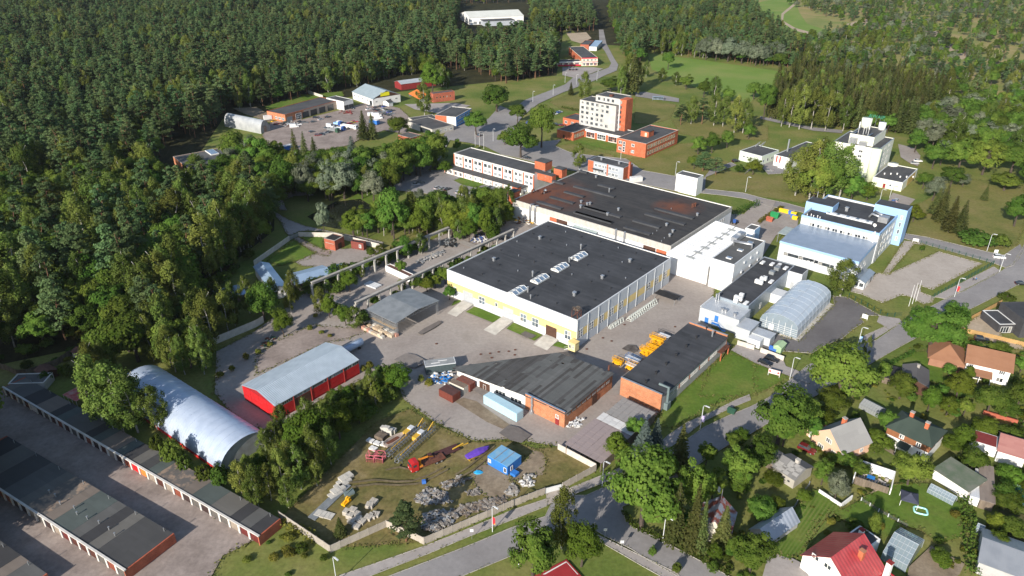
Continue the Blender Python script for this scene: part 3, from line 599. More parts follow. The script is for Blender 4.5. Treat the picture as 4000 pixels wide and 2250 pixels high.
for p0,p1,nx,ny in (((552,750),(628,690),2,2),((755,790),(790,755),1,1),((710,848),(737,828),1,1),((1070,970),(1150,905),2,2),((1218,1032),(1302,960),2,2),((1628,1192),(1710,1118),2,2),((240,628),(268,555),2,2)):
    s,z,ww,hh=wrect(M,'f',NR(3,*p0),NR(3,*p1));window(e,'f',(0,w,-.08,d),s,z,ww,hh,nx,ny,.14)
s,z,ww,hh=wrect(M,'f',NR(3,1008,990),NR(3,1050,945));slab(e,'f',(0,w,-.08,d),s,z,ww,hh,WHITEF)
SKYG=pm('skylight_glass',(.10,.16,.24),(.2,.27,.36),.8,rough=.08,spec=.8)
for (x,y)in ((1040,590),(1318,440),(1572,295),(1812,155)):     # gabled skylights
    p=M.at(*NR(3,x,y),h+.4);sk=place('skylight',('sky',1),lambda:(lambda m:[m.box(-1.7,1.7,-3.3,3.3,0,.45),[m.bar((sx*1.7,yy,.5),(0,yy,1.25),.16)for sx in (-1,1)for yy in (-3.22,-1.1,1.1,3.22)],[m.bar((xx,-3.3,zz),(xx,3.3,zz),.16)for xx,zz in ((-1.7,.5),(0,1.25),(1.7,.5))],m][-1])(MB()),WHITEF,e,(p.x,p.y,h-.25))
    for sx in (-1,1):
        for k in range(3):
            place('pane',('skp',sx),lambda:MB().add([(sx*1.65,0,.5),(sx*1.65,2.05,.5),(0,2.05,1.22),(0,0,1.22)],[(0,1,2,3)]),SKYG,sk,(0,-3.14+k*2.13,0))
for x,y,k in ((740,215,3),(1752,645,3)):p=M.at(*NR(k,x,y),h);vent(e,p.x,p.y,h-.25,'box')
for x,y in ((720,612),(422,790),(120,975)):p=M.at(*NR(2,x,y),h);vent(e,p.x,p.y,h-.25,'box')
p=M.at(*NR(1,1318,1070),h);vent(e,p.x,p.y,h-.25,'box')
for x,y in ((1225,410),(1686,235),(1832,70),(1165,608)):p=M.at(*NR(3,x,y),h);vent(e,p.x,p.y,h-.25,'pipe')
p=M.at(*NR(3,1200,690),h);vent(e,p.x,p.y,h-.25,'pipe',.7)
for i in range(7):
    for j in range(6):vent(e,4+i*8.2+random.uniform(-.4,.4),5+j*10+random.uniform(-.5,.5),h-.25,'small',1.0,TAR if (i+j)%3 else SILVER)
p=M.at(*NR(3,1775,930),h)                                     # rusty frame with a nest at the roof corner
fr=MB()
for a,b in ((-1.2,-1),(1.2,-1),(1.2,1),(-1.2,1)):fr.bar((p.x+a,p.y+b,h-.3),(p.x+a*.9,p.y+b*.9,h+2.8),.12)
for a,b,c,q in ((-1.2,-1,1.2,1),(1.2,-1,-1.2,1),(-1.2,-1,1.2,-1),(1.2,1,-1.2,1)):fr.bar((p.x+a,p.y+b,h),(p.x+c*.9,p.y+q*.9,h+2.7),.1)
fr.bar((p.x-1.3,p.y,h+2.85),(p.x+1.3,p.y,h+2.85),.12);fo=fr.build('rusty_frame',RUST,e)
nb=MB()
for i in range(90):
    a=random.uniform(0,6.28);rr=random.uniform(.5,1.5);b=a+random.uniform(-.7,.7)
    nb.bar((p.x+rr*math.cos(a),p.y+rr*math.sin(a),h+2.9+random.uniform(0,.6)),(p.x+rr*math.cos(b),p.y+rr*math.sin(b),h+2.9+random.uniform(0,.6)),.07)
nb.build('nest',WOOD,fo)
# ramps to the doors and grass strips
for k,(q,nm)in enumerate(((((130,900),(240,945),(480,795),(345,745)),'left'),(((580,1110),(730,1180),(990,1000),(850,945)),'middle'),(((1215,1285),(1390,1365),(1545,1245),(1395,1165)),'right'))):
    P4=[RR(3,x,y)for x,y in q];zt=[.06,.06,.95,.95]
    o=MB().prism([(p.x,p.y)for p in P4],0.0,zt).build('loading_ramp',CONCL);tag(o,'%s concrete loading ramp rising to the warehouse front'%{'left':'leftmost','middle':'middle','right':'rightmost'}[nm],'ramp','loading ramps')
for q in (((205,800),(330,740),(300,725),(240,735)),((385,875),(490,810),(560,830),(835,945),(720,1008)),((895,1085),(985,1010),(1100,1060),(1350,1165),(1245,1238)),((1460,1295),(1550,1250),(1690,1310),(1650,1345))):
    sheet('grass_strip',[RR(3,x,y)for x,y in q],LAWN)
# ---- black-roofed factory hall
K=Bld('factory_hall','wide factory hall with black ridged roof stained by rust',(2003,779),(2623.9,959.4),(2865.9,807.2),8.6,snap=-39.8)
e,w,d,h=K.e,K.w,K.d,K.h;BX=(0,w,0,d)
rp=[K.at(*NR(5,1090,640),h),K.at(*NR(5,1180,610),h),K.at(*NR(5,980,680),h),K.at(*NR(2,1170,20),h),K.at(*NR(2,1260,10),h),K.at(*NR(5,1350,700),h)]
KROOF=felt('rust_stained_felt',(.030,.030,.032),(.065,.061,.058),1.0,'X',.4,rust=((.15,.055,.03),[(p.x,p.y,r_)for p,r_ in zip(rp,(17,24,16,10,12,17))]))
block(e,0,w,0,d,0,h,WHITEWALL,KROOF,.3,CONC)
n=14
for i in range(n):place('fascia_panel',('kfp',1),lambda:MB().box(.03,w/n-.03,-.09,0,h-2.6,h-.05),CONCL,e,(w*i/n,0,0))
for i in range(9):place('fascia_panel',('krp',1),lambda:MB().box(0,.09,.03,d/9-.03,h-2.2,h-.05),CONCL,e,(w,d*i/9,0))
for a,b,nm,m_ in (((1437,830),(1528,790),'red_panel',ORANGE),((1528,850),(1665,838),'gate',BROWND)):
    s,z,ww,hh=wrect(K,'f',NR(1,*a),NR(1,*b));slab(e,'f',BX,s,2.2,ww,3.6,m_,nm,.08)
for a,b,nm,m_ in (((862,460),(1000,452),'gate',BROWND),((1003,490),(1118,485),'red_panel',ORANGE)):
    s,z,ww,hh=wrect(K,'f',NR(2,*a),NR(2,*b));slab(e,'f',BX,s,1.5,ww,4.3,m_,nm,.08)
for i in range(12):window(e,'r',BX,d*.52+i*1.75,3.6,1.2,2.0,1,1,.12)
for q in (((230,20),(620,135),2),((125,85),(530,195),2),((640,250),(960,310),2),((760,165),(1040,250),2),((890,95),(1310,215),2),((995,38),(1405,150),2),((1245,685),(1490,760),5),((1400,630),(1600,690),5),((1500,570),(1932,690),5),((1760,555),(1932,600),5),((1100,740),(1370,815),5),((1500,850),(1910,970),5),((1270,515),(1385,548),5),((1560,405),(1640,430),5),((1590,780),(1860,870),5)):
    a,b=K.at(*NR(q[2],*q[0]),h),K.at(*NR(q[2],*q[1]),h);y=(a.y+b.y)/2
    MB().prism([(a.x,y-.9),(b.x,y-.9),(b.x,y+.9),(a.x,y+.9)],h-.3,h+.35).build('roof_monitor',BLACKR,e)
for x,y,k,kd in ((190,20,2,'box'),(597,55,2,'box'),(478,105,2,'box'),(1165,40,2,'small'),(1115,220,2,'box'),(1182,290,2,'box'),(1150,335,2,'box'),(1060,390,2,'small'),(1090,358,2,'small'),(1010,278,2,'small'),(965,310,2,'small'),(1447,110,2,'box'),(1390,25,2,'pipe'),(1408,20,2,'pipe'),(1425,15,2,'pipe'),(1575,745,5,'box'),(1860,880,5,'box'),(1735,475,5,'box'),(1875,630,5,'pipe'),(1560,405,5,'box'),(1570,800,5,'box'),(1670,765,5,'box'),(1195,485,5,'box'),(1640,770,5,'box')):
    p=K.at(*NR(k,x,y),h);vent(e,p.x,p.y,h-.3,kd,.9,RUST if k==2 and kd=='pipe' else SILVER)
for x,y in ((1145,655),(1175,645),(960,650),(1250,470),(1045,640)):           # bent duct heads
    p=K.at(*NR(5,x,y),h);MB().tube([(p.x,p.y,h-.3),(p.x,p.y,h+1.3),(p.x+.5,p.y,h+1.8),(p.x+1.3,p.y,h+1.3)],.4,8).build('bent_duct',RUST if x in (1145,1045)else SILVER,e,smooth=True)
for x,y in ((575,310,),(668,340)):
    s,z=K.wall('f',*NR(2,x,y));MB().box(s-.35,s+.35,-.8,-.1,1.0,h+.6).build('duct',SILVER,e)
for x,y in ((1205,680),(1265,690)):
    s,z=K.wall('f',*NR(1,x,y));MB().tube([(s+1,.8,h+.2),(s+.4,-.5,h+.4),(s,-.7,h-.6),(s,-.7,.8)],.4,8).build('duct',SILVER,e,smooth=True)
s,z=K.wall('f',*NR(2,250,240));MB().prism([(s-6,-2.2),(s+6,-2.2),(s+6,-.1),(s-6,-.1)],[4.6,4.6,5.4,5.4],[4.75,4.75,5.6,5.6]).build('lean_to_canopy',pm('greenish_sheet',(.36,.42,.41),(.28,.33,.33),.5),e)
def hut(b,name,roofpx,z,zr,wm,rm=None):                     # rooftop cabin: roof px corners left, front, right at height z
    rm=rm or DGREYR;a,c,q=(b.at(*p,z)for p in roofpx)
    x0,x1,y0=a.x,c.x,(a.y+c.y)/2;y1=q.y
    MB().box(x0,x1,y0,y1,zr,z).build(name,wm,b.e);MB().box(x0-.15,x1+.15,y0-.15,y1+.15,z+.003,z+.18).build('hut_roof',rm,b.e)
hut(K,'stair_hut',(NR(5,1285,375),NR(5,1362,402),NR(5,1410,375)),12.3,8.2,ORANGE)
hut(K,'stair_hut',(NR(5,830,575),NR(5,885,592),NR(5,938,578)),11.3,8.2,ORANGE)
MB().box(-3.6,-.05,1.2,5.2,0,11.4).build('stair_tower',ORANGE,e)
MB().box(-3.75,.1,1.05,5.35,11.4,11.6).build('tower_roof',DGREYR,e)
# ---- three-storey office wing
Of=Bld('office_block','three storey white office block with orange pilasters and long grey roof',NR(5,200,215),NR(5,1080,440),NR(5,1280,375),10.2,snap=-39.8)
e,w,h=Of.e,Of.w,Of.h;d=13.5
block(e,0,w,0,d,0,h,WHITE,DGREYR,.3,CONCL);BX=(0,w,0,d)
nb_=8
for i in range(nb_+1):place('pilaster',('ofp',1),lambda:MB().box(-.3,.3,-.25,0,0,h-.4),ORANGE,e,(min(max(.3,w*i/nb_),w-.3),0,0))
for i in range(nb_):
    for k in (.3,.72):
        xx=w*(i+k)/nb_
        window(e,'f',BX,xx,7.2,1.9,1.7,2,1,.12,GLASS if i in (1,2,3,4,5)else WHITEF,DARK);window(e,'f',BX,xx,4.2,1.9,1.6,2,1,.14)
MB().box(-2.5,w-4,-5.2,-.05,0,3.3).build('annex_wall',WHITE,e);MB().box(-2.8,w-3.7,-5.5,-.05,3.303,3.6).build('annex_roof',DGREYR,e)
for i in range(14):window(e,'f',(0,w,-5.2,d),-1+i*(w-5)/14,1.0,1.5,1.5,2,1,.14,None if i>3 else BROWND)
for i in range(8):place('pilaster',('ofp2',1),lambda:MB().box(-.2,.2,-.12,0,0,3.2),ORANGE,e,(-2+i*w/8,-5.2,0))
hut(Of,'lift_hut',(NR(5,1065,300),NR(5,1195,322),NR(5,1278,300)),13.8,9.6,ORANGE)
MB().box(w-1.5,w+9,2.5,5.5,7,10.4).build('link_corridor',ORANGE,e);MB().box(w-1.7,w+9,2.3,5.7,10.403,10.6).build('link_roof',DGREYR,e)
# grey connecting wall-building by the car park
Lw=Bld('store_building','long low beige store between office car park and stair tower',NR(1,330,585),NR(1,345,600),NR(1,770,425),5.0,snap=-39.8)
block(Lw.e,-3.4,0,0,Lw.d,0,5.0,pm('beige_wall',(.44,.42,.34),(.36,.35,.29),.3),DGREYR,.15,GREYD)
place('wall_seam','lws',lambda:MB().box(0,.05,.5,Lw.d-.5,2.4,2.5),CONC,Lw.e,(0,0,0))
An=Bld('annex','small grey flat-roofed annex beside the orange stair tower',NR(1,665,600),NR(1,830,690),NR(1,905,600),5.2,snap=-39.8)
block(An.e,0,6,0,7,0,5.2,STEEL,DGREYR,.15,GREYD);block(An.e,-3.5,2.5,7.1,13,0,6.0,ORANGE,DGREYR,.15)
window(An.e,'f',(0,0,7.1,0),-2,2.5,1.4,2,1,1,.15)
# ---- white annex with ribbed white roof, tall white block beside it
WRIB=ribbed('white_ribbed',(.78,.79,.79),(.72,.73,.73),'Y',1.2,.4,0,.8)
W1=Bld('white_annex','white annex with white ribbed roof and chain of snow guards',NR(2,1118,515),NR(2,1540,672),NR(7,840,325),8.2,snap=-39.8)
e,w,d,h=W1.e,W1.w,W1.d,W1.h
MB().walls([(0,0),(w,0),(w,d),(0,d)],0,[h,h-.8,h-.8,h]).build('wall',WHITEWALL,e)
MB().add([(-.1,-.1,h+.02),(w+.1,-.1,h-.8),(w+.1,d+.1,h-.8),(-.1,d+.1,h+.02)],[(0,1,2,3)]).build('roof',WRIB,e)
for i in range(26):
    place('roof_rib',('w1rib',1),lambda:MB().bar((0,0,h+.06),(w,0,h-.76),.1,.12),WHITEWALL,e,(0,d*(i+.5)/26,0))
for i in range(7):
    a=(W1.at(*NR(7,150,665),h-.3));b=W1.at(*NR(7,665,318),h-.3);q=a.lerp(b,i/6.0)
    MB().box(q.x-1.6,q.x+1.6,q.y-.5,q.y-.42,h-.4,h+.1).box(q.x-1.6,q.x+1.6,q.y+.42,q.y+.5,h-.4,h+.1).box(q.x-.05,q.x+.05,q.y-.5,q.y+(b.y-a.y)/6*.96,h-.3,h+.02).build('snow_guard',STEEL,e)
W2=Bld('tall_white_block','tall white windowless block with grey roof and ventilation duct',NR(7,418,672),NR(7,712,750),NR(7,1115,455),11.6,snap=-39.8)
e,w,d,h=W2.e,W2.w,W2.d,W2.h
block(e,0,w,0,d,0,h,WHITEWALL,GREYR,.2,LGREY)
for x,y in ((640,665),(780,568),(905,472)):p=W2.at(*NR(7,x,y),h);sk=MB().box(p.x-1,p.x+1,p.y-.8,p.y+.8,h-.2,h+.15).build('skylight',WHITEF,e);MB().box(p.x-.85,p.x+.85,p.y-.65,p.y+.65,h+.15,h+.2).build('pane',SKYG,sk)
p=W2.at(*NR(7,690,500),h);q=W2.at(*NR(7,920,545),h);r_=W2.at(*NR(7,830,400),h)
MB().tube([(p.x,p.y,h-.2),(p.x,p.y,h+1.5),(q.x,q.y,h+1.5),(q.x,q.y,h-.2)],.55,10).build('duct',SILVER,e,smooth=True)
MB().box(r_.x-2,r_.x+.4,r_.y-8,r_.y,h+.2,h+2).box(r_.x-1.6,r_.x,r_.y-4,r_.y-2,h+2,h+2.6).build('air_handler',SILVER,e)
for x,y in ((990,598),(910,660),(828,720),(895,762),(993,685),(788,842)):s,z=W2.wall('r',*NR(7,x,y));MB().box(w,w+.35,s-.5,s+.5,z-.4,z+.4).build('wall_vent',LGREY,e)
W3=Bld('gate_annex','small white annex with one pale blue wall behind white annex',NR(7,845,290),NR(7,960,318),NR(7,1040,265),6.8,snap=-39.8)
PBLUE=pm('pale_blue_panel',(.30,.50,.72),(.26,.45,.67),.3,rough=.5)
block(W3.e,0,W3.w,0,W3.d,0,6.8,WHITEWALL,GREYR,.2);slab(W3.e,'r',(0,W3.w,0,W3.d),W3.d/2,.2,W3.d-.1,6.4,PBLUE,'blue_panel');slab(W3.e,'f',(0,W3.w,0,W3.d),W3.w*.6,2.5,1.2,2.6,GREYD)
# ---- workshop with black roof and air conditioners, metal-clad front volumes
BGREY=pm('blue_grey_cladding',(.28,.33,.38),(.24,.29,.33),.3,rough=.4,metal=.2)
S=Bld('workshop','long blue-grey workshop with black roof and white air conditioning units',NR(7,470,1140),NR(7,850,1305),NR(7,1405,835),6.6,snap=-39.8)
e,w,d,h=S.e,S.w,S.d,S.h;d=S.d
block(e,0,w,0,d+4,0,h,BGREY,BLACKR,.2,SILVER)
MB().box(w+.05,w+5.2,d-2.5,d+3.6,0,h+.15).build('side_wing',LGREY,e);MB().box(w+.2,w+5.0,d-2.3,d+3.4,h+.15,h+.25).build('wing_roof',BLACKR,e)
slab(e,'f',(0,0,d-2.5,0),w+2.2,.3,1.2,2.4,GREYD)
for x,y,k in ((1010,1000,2),(1050,960,1),(1082,955,1),(720,1235,1),(750,1205,2),(790,1170,1)):
    p=S.at(*NR(7,x,y),h);a=MB().box(p.x-.7*k,p.x+.7*k,p.y-.6,p.y+.6,h+.35,h+1.7).build('air_conditioner',WHITEF,e);MB().bar((p.x-.6,p.y,h-.2),(p.x-.6,p.y,h+.4),.1).bar((p.x+.6,p.y,h-.2),(p.x+.6,p.y,h+.4),.1).build('unit_stand',STEEL,a)
for x,y in ((1060,725),(1180,745),(1268,755),(1243,778),(1168,965),(850,1235),(1350,795)):p=S.at(*NR(7,x,y),h);MB().box(p.x-.6,p.x+.6,p.y-1.3,p.y+1.3,h-.2,h+.25).build('skylight',WHITEF,e)
for x,y in ((1240,810),(1177,862)):p=S.at(*NR(7,x,y),h);MB().box(p.x-.9,p.x+.9,p.y-.9,p.y+.9,h-.2,h+1.0).build('roof_box',STEEL,e)
for i,t in enumerate((.08,.3,.62)):window(e,'r',(0,w,0,d),d*t,1.0,1.2,2.2,1,2,.12)
p=S.at(*NR(7,1280,1110),3.4);MB().box(w+.05,p.x+2.2,p.y-2.5,p.y+2.5,0,3.4).build('porch',WHITE,e);MB().box(w+.05,p.x+2.4,p.y-2.7,p.y+2.7,3.403,3.6).build('porch_roof',LGREY,e)
RIBL=ribbed('pale_ribbed',(.55,.57,.58),(.48,.50,.52),'X',.5,.35,.3,.9)
RIBB=ribbed('bluegrey_ribbed',(.36,.40,.44),(.31,.35,.39),'X',.5,.4,.2,.5)
Q=Bld('boiler_house','grey metal clad boiler house with pale ribbed roofs and blue doors',NR(12,275,315),NR(12,718,525),NR(12,855,390),5.6,snap=-39.8)
e,w,d,h=Q.e,Q.w,Q.d,Q.h
MB().walls([(0,0),(w,0),(w,d),(0,d)],0,h).build('wall',pm('pale_grey_cladding',(.46,.49,.51),(.41,.44,.46),.3),e)
MB().box(0,.35,0,d+.2,h-.4,h+.35).build('side_parapet',LGREY,e);MB().box(.35,w,-.3,d,h-.1,h+.05).build('roof',RIBL,e)
BLUED=pm('blue_door',(.04,.18,.50),(.03,.15,.42),1)
for a,b,nm in (((325,520),(375,500),'door'),((455,500),(495,470),'door')):
    s,z,ww,hh=wrect(Q,'f',NR(12,*a),NR(12,*b));slab(e,'f',(0,w,0,d),s,max(0.05,z),1.3,2.3,BLUED,nm)
st=MB();s,z=Q.wall('f',*NR(12,470,520));st.box(s-1.2,s+1.2,-1.2,-.05,z-.15,z)
for i in range(10):st.box(s+1.2+i*.28,s+1.5+i*.28,-1.2,-.2,max(0.02,z-.2-i*.28),max(.08,z-.12-i*.28))
for t in (0,1):st.bar((s-1.2+t*2.4,-1.2,z),(s-1.2+t*2.4,-1.2,z+1.1),.06)
st.bar((s-1.2,-1.2,z+1.1),(s+1.2,-1.2,z+1.1),.06).bar((s+1.2,-1.2,z+1.1),(s+4,-1.2,max(1,z-1.7)),.06);st.build('metal_stair',BLUED,e)
for x,y in ((550,370),(592,385),(708,432)):p=Q.at(*NR(12,x,y),h);MB().cyl(p.x,p.y,h,h+.8,.45).cyl(p.x,p.y,h+.8,h+1.2,.6).build('roof_vent',SILVER,e)
for x,y in ((485,235),(518,225)):p=Q.at(*NR(12,x,y),h);MB().cyl(p.x,p.y-1,h,h+3.0,.25).build('flue',SILVER,e)
a=Q.at(*NR(12,712,560),4.2);b=Q.at(*NR(12,1015,500),4.2);c=Q.at(*NR(12,880,640),4.2)
MB().box(w+.05,c.x,-2.2,5.0,0,4.2).build('low_wing',pm('pale_grey_cladding',(1,1,1)),e);MB().box(w+.05,c.x+.2,-2.4,5.2,4.203,4.35).build('low_wing_roof',RIBL,e)
MB().box(c.x+.25,c.x+6.5,-1.0,3.2,0,3.2).build('end_wing',pm('pale_grey_cladding',(1,1,1)),e);MB().box(c.x+.25,c.x+6.7,-1.2,3.4,3.203,3.35).build('end_wing_roof',RIBL,e)
MB().box(c.x+.3,c.x+4.6,-4.2,-1.3,.2,2.9).build('cooling_unit',LGREY,e)
# ---- blue laboratory building
BLUE=pm('sky_blue_panel',(.31,.49,.74),(.28,.45,.69),.3,rough=.45)
BLUER=ribbed('blue_grey_roof',(.30,.36,.44),(.26,.32,.40),'Y',.6,.35,.3,.4)
LAB=Bld('laboratory','white laboratory building with sky blue trim, black roof and two blue stair towers',NR(8,427,385),NR(8,1410,615),NR(8,1600,430),13.0,snap=-39.8)
e,w,d,h=LAB.e,LAB.w,LAB.d,LAB.h
bk=LAB.at(*NR(8,750,128),h);d=max(d,abs(bk.y))
block(e,0,w,0,d,0,h,LGREY,BLACKR,.8,BLUE);BX=(0,w,0,d)
MB().box(-.05,w+.05,-.08,0,h-1.0,h-.02).build('blue_fascia',BLUE,e);MB().box(w+.003,w+.1,0,d,h-1.0,h-.02).build('blue_fascia',BLUE,e)
for i in range(8):
    s,z=LAB.wall('f',*NR(8,552+i*95.5,512+i*24.5));window(e,'f',BX,s,z-.9,2.3,1.9,2,1,.14,None,DARK)
for k in range(3):
    for i in range(5):window(e,'r',(0,w+.05,0,d),3.0+i*(d-8)/5,1.6+k*3.5,2.0,1.9,1,1,.14)
for x in (1.2,3.3):MB().box(w+.05,w+.3,x-.35,x+.35,.1,h-1.2).build('grey_pilaster',STEEL,e)
t1=LAB.at(*NR(8,402,262),15.4)
MB().box(-2.6,8.5,d*.35,d*.35+7.5,0,15.2).build('stair_tower',BLUE,e);MB().box(-2.4,8.3,d*.35+.2,d*.35+7.3,15.2,15.3).build('tower_roof',BLACKR,e)
MB().box(w-9.5,w+3.2,d-6,d+1.2,0,15.6).build('stair_tower',BLUE,e);MB().box(w-9.3,w+3.0,d-5.8,d+1.0,15.6,15.7).build('tower_roof',BLACKR,e)
for k in range(4):window(e,'f',(0,0,d-6,0),w+1.6,2+k*3.1,.9,1.9,1,1,.1)
p,q=LAB.at(*NR(8,745,340),h),LAB.at(*NR(8,1320,470),h);y=(p.y+q.y)/2
rl=MB().prism([(p.x,y-1.0),(q.x,y-1.0),(q.x,y+1.0),(p.x,y+1.0)],h-.8,h-.2).build('ridge_light',LGREY,e)
for i in range(14):
    xa=p.x+(q.x-p.x)*i/14+.1;xb=p.x+(q.x-p.x)*(i+1)/14-.1;MB().box(xa,xb,y-.8,y+.8,h-.2,h-.1).build('pane',LGREY if i%3 else GLASS,rl)
for x,y,k in ((1450,460,3.0),):p=LAB.at(*NR(8,x,y),h);MB().box(p.x-1.8,p.x+1.8,p.y-1.5,p.y+1.5,h-.4,h+2.0).build('air_handler',SILVER,e);MB().tube([(p.x-1,p.y,h+1.2),(p.x-5,p.y+2,h+1.2),(p.x-6,p.y+2,h-.5)],.5,8).tube([(p.x-1,p.y+1,h+1.8),(p.x-4.6,p.y+4,h+1.8),(p.x-5.6,p.y+4,h-.5)],.5,8).build('duct',SILVER,e,smooth=True)
p=LAB.at(*NR(8,780,265),h);MB().tube([(p.x-3,p.y,h-.8),(p.x-3,p.y,h+.9),(p.x+3,p.y,h+.9),(p.x+3,p.y,h-.8)],.4,8).build('duct',SILVER,e,smooth=True);vent(e,p.x+7,p.y,h-.8,'box',1.3)
for i in range(5):vent(e,1.5+i*1.3,2+(i%2),h-.8,'pipe',.5,WHITEF)
p=LAB.at(*NR(8,1345,520),h);place('satellite_dish','dish',lambda:MB().cyl(0,0,0,1.2,.06,6).add([(0,-.2,1.2)]+[(math.cos(a)*.7,-.2-.25,1.2+math.sin(a)*.7)for a in [6.283*k/10 for k in range(10)]],[(0,1+k,1+(k+1)%10)for k in range(10)]),WHITEF,e,(p.x,p.y,h-.8))
# lower hall of the laboratory with bent blue-grey roof
a,b=LAB.at(*NR(8,155,712),8.6),LAB.at(*NR(8,1145,975),8.6);y0=(a.y+b.y)/2;x0,x1=a.x,b.x
MB().walls([(x0,y0),(x1,y0),(x1,-.05),(x0,-.05)],0,[8.6,8.6,9.4,9.4]).build('hall_wall',LGREY,e)
MB().add([(x0-.1,y0-.1,8.62),(x1+.1,y0-.1,8.62),(x1+.1,y0*.45,9.5),(x0-.1,y0*.45,9.5),(x1+.1,-.06,9.3),(x0-.1,-.06,9.3)],[(0,1,2,3),(3,2,4,5)]).build('hall_roof',BLUER,e)
MB().box(x0-.12,x1+.12,y0-.14,y0-.02,7.7,8.66).build('blue_fascia',BLUE,e)
MB().add([(x1+.12,y0-.1,7.7),(x1+.12,-.1,8.4),(x1+.12,-.1,9.5),(x1+.12,y0*.45,9.7),(x1+.12,y0-.1,8.7)],[(0,1,2,3,4)]).build('blue_fascia',BLUE,e)
for k,(u,v)in enumerate(((315,898),(508,948),(705,1008))):
    s,z=LAB.wall('f',*NR(8,u,v),y0)
    for dx,ww in ((-3.0,1.4),(0,4.2),(3.0,1.4)):window(e,'f',(0,0,y0-.02,0),s+dx,z-.6,ww,1.2,max(1,int(ww/1.4)),1,.1,BLACKR,DARK)
for u,v in ((418,965),(463,978),(512,970),(512,990),(562,985),(562,1000),(610,1005),(612,1020),(655,1032)):
    s,z=LAB.wall('f',*NR(8,u,v),y0);place('air_conditioner','ac',lambda:MB().box(-.5,.5,-.45,-.03,-.35,.35),WHITEF,e,(s,y0,z));
for i in range(5):window(e,'r',(0,x1,0,0),y0+2+i*2.2,3+(i%2)*1.6,1.2,1.2,1,1,.12)
MB().cyl(w-1.5,-1.0,9.3,13.8,.3).cyl(w-2.2,-.6,9.3,13.0,.2).build('flue',WHITEF,e)
MB().box(x0-7.5,x0-.2,-3.5,5.5,4.0,4.2).build('canopy',pm('greenish_sheet',(1,1,1)),e);MB().bar((x0-7.2,-3.2,0),(x0-7.2,-3.2,4),.2).bar((x0-7.2,5.2,0),(x0-7.2,5.2,4),.2).build('canopy_post',STEEL,e)
EN=Bld('entrance_pavilion','low grey entrance pavilion with dark windows beside the laboratory',NR(8,1085,1190),NR(8,1215,1235),NR(8,1360,1110),3.6,snap=-39.8)
e,w,d=EN.e,EN.w,EN.d;gable(e,0,w,0,d,0,3.2,4.0,LGREY,BGREY,'y',.3)
for i in range(2):window(e,'f',(0,w,0,d),w*(.27+.46*i),1.2,w*.36,1.5,2,1,.12,STEEL,DARK)
window(e,'r',(0,w,0,d),d*.3,.2,2.2,2.4,2,1,.12,WHITEF,DARK);slab(e,'r',(0,w,0,d),d*.75,.1,2,2.3,DARK)
# ================================================================ more buildings of the works
# ---- long brick-ended building
NB=Bld('brick_workshop','long low workshop with orange brick gable end and black felt roof',NR(4,245,882),NR(4,757,1102),NR(4,1597,352),6.2,snap=-39.8)
e,w,d,h=NB.e,NB.w,NB.d,NB.h
GREYW=pm('grey_render',(.42,.41,.40),(.36,.35,.34),.4,rough=.85,fine=.06)
MB().box(0,w,0,.4,0,h).build('brick_end',BRICK,e);MB().box(0,w,d-.4,d,0,h).build('brick_end',BRICK,e);MB().box(w-.3,w-.03,.4,d-.4,0,h-.9).box(.03,.3,.4,d-.4,0,h-.9).build('wall',GREYW,e)
MB().add([(-.3,.4,h-.75),(w+.35,.4,h-.75),(w+.35,d-.4,h-.75),(-.3,d-.4,h-.75),(-.3,.4,h-.55),(w+.35,.4,h-.55),(w+.35,d-.4,h-.55),(-.3,d-.4,h-.55)],[(3,2,1,0),(4,5,6,7),(0,1,5,4),(1,2,6,5),(2,3,7,6),(3,0,4,7)]).build('roof',BLACKR,e)
MB().box(-.1,w+.1,-.08,.45,h,h+.12).box(-.1,w+.1,d-.45,d+.08,h,h+.12).build('coping',SILVER,e)
for k in range(5):
    for i in range(7):window(e,'r',(0,w-.03,0,d),5.2+k*6.2+i*.72,2.6,.5,1.4,1,1,.06,WHITEF,DARK)
    slab(e,'r',(0,w-.03,0,d),4.5+k*6.2,2.6,.45,1.4,ORANGE,'brick_pier')
for i in range(9):p=NB.at(*NR(4,(560+127*i if i<9 else 0),(935-112*i)),h);vent(e,p.x,p.y,h-.55,'small',1.6,TAR)if 0<p.y<d else None
p=NB.at(*NR(4,1393,350),h);vent(e,p.x,p.y,h-.55,'pipe',.9)
MB().tube([(w+.6,2.6,2.0),(w+.6,2.6,h+1.2),(w-2.4,2.6,h+1.2)],.4,6).box(w+.1,w+1.3,1.6,3.6,.4,2.6).build('extractor_duct',pm('green_grey_metal',(.16,.21,.21),(.12,.16,.17),1),e)
# porch at the far end
MB().box(w-3.5,w+1.5,d-6.5,d-.6,2.9,3.05).build('porch_roof',RUST,e);MB().box(w+1.1,w+1.4,d-1.2,d-.7,0,2.9).box(w+1.1,w+1.4,d-6.4,d-6,0,2.9).build('porch_post',ORANGE,e)
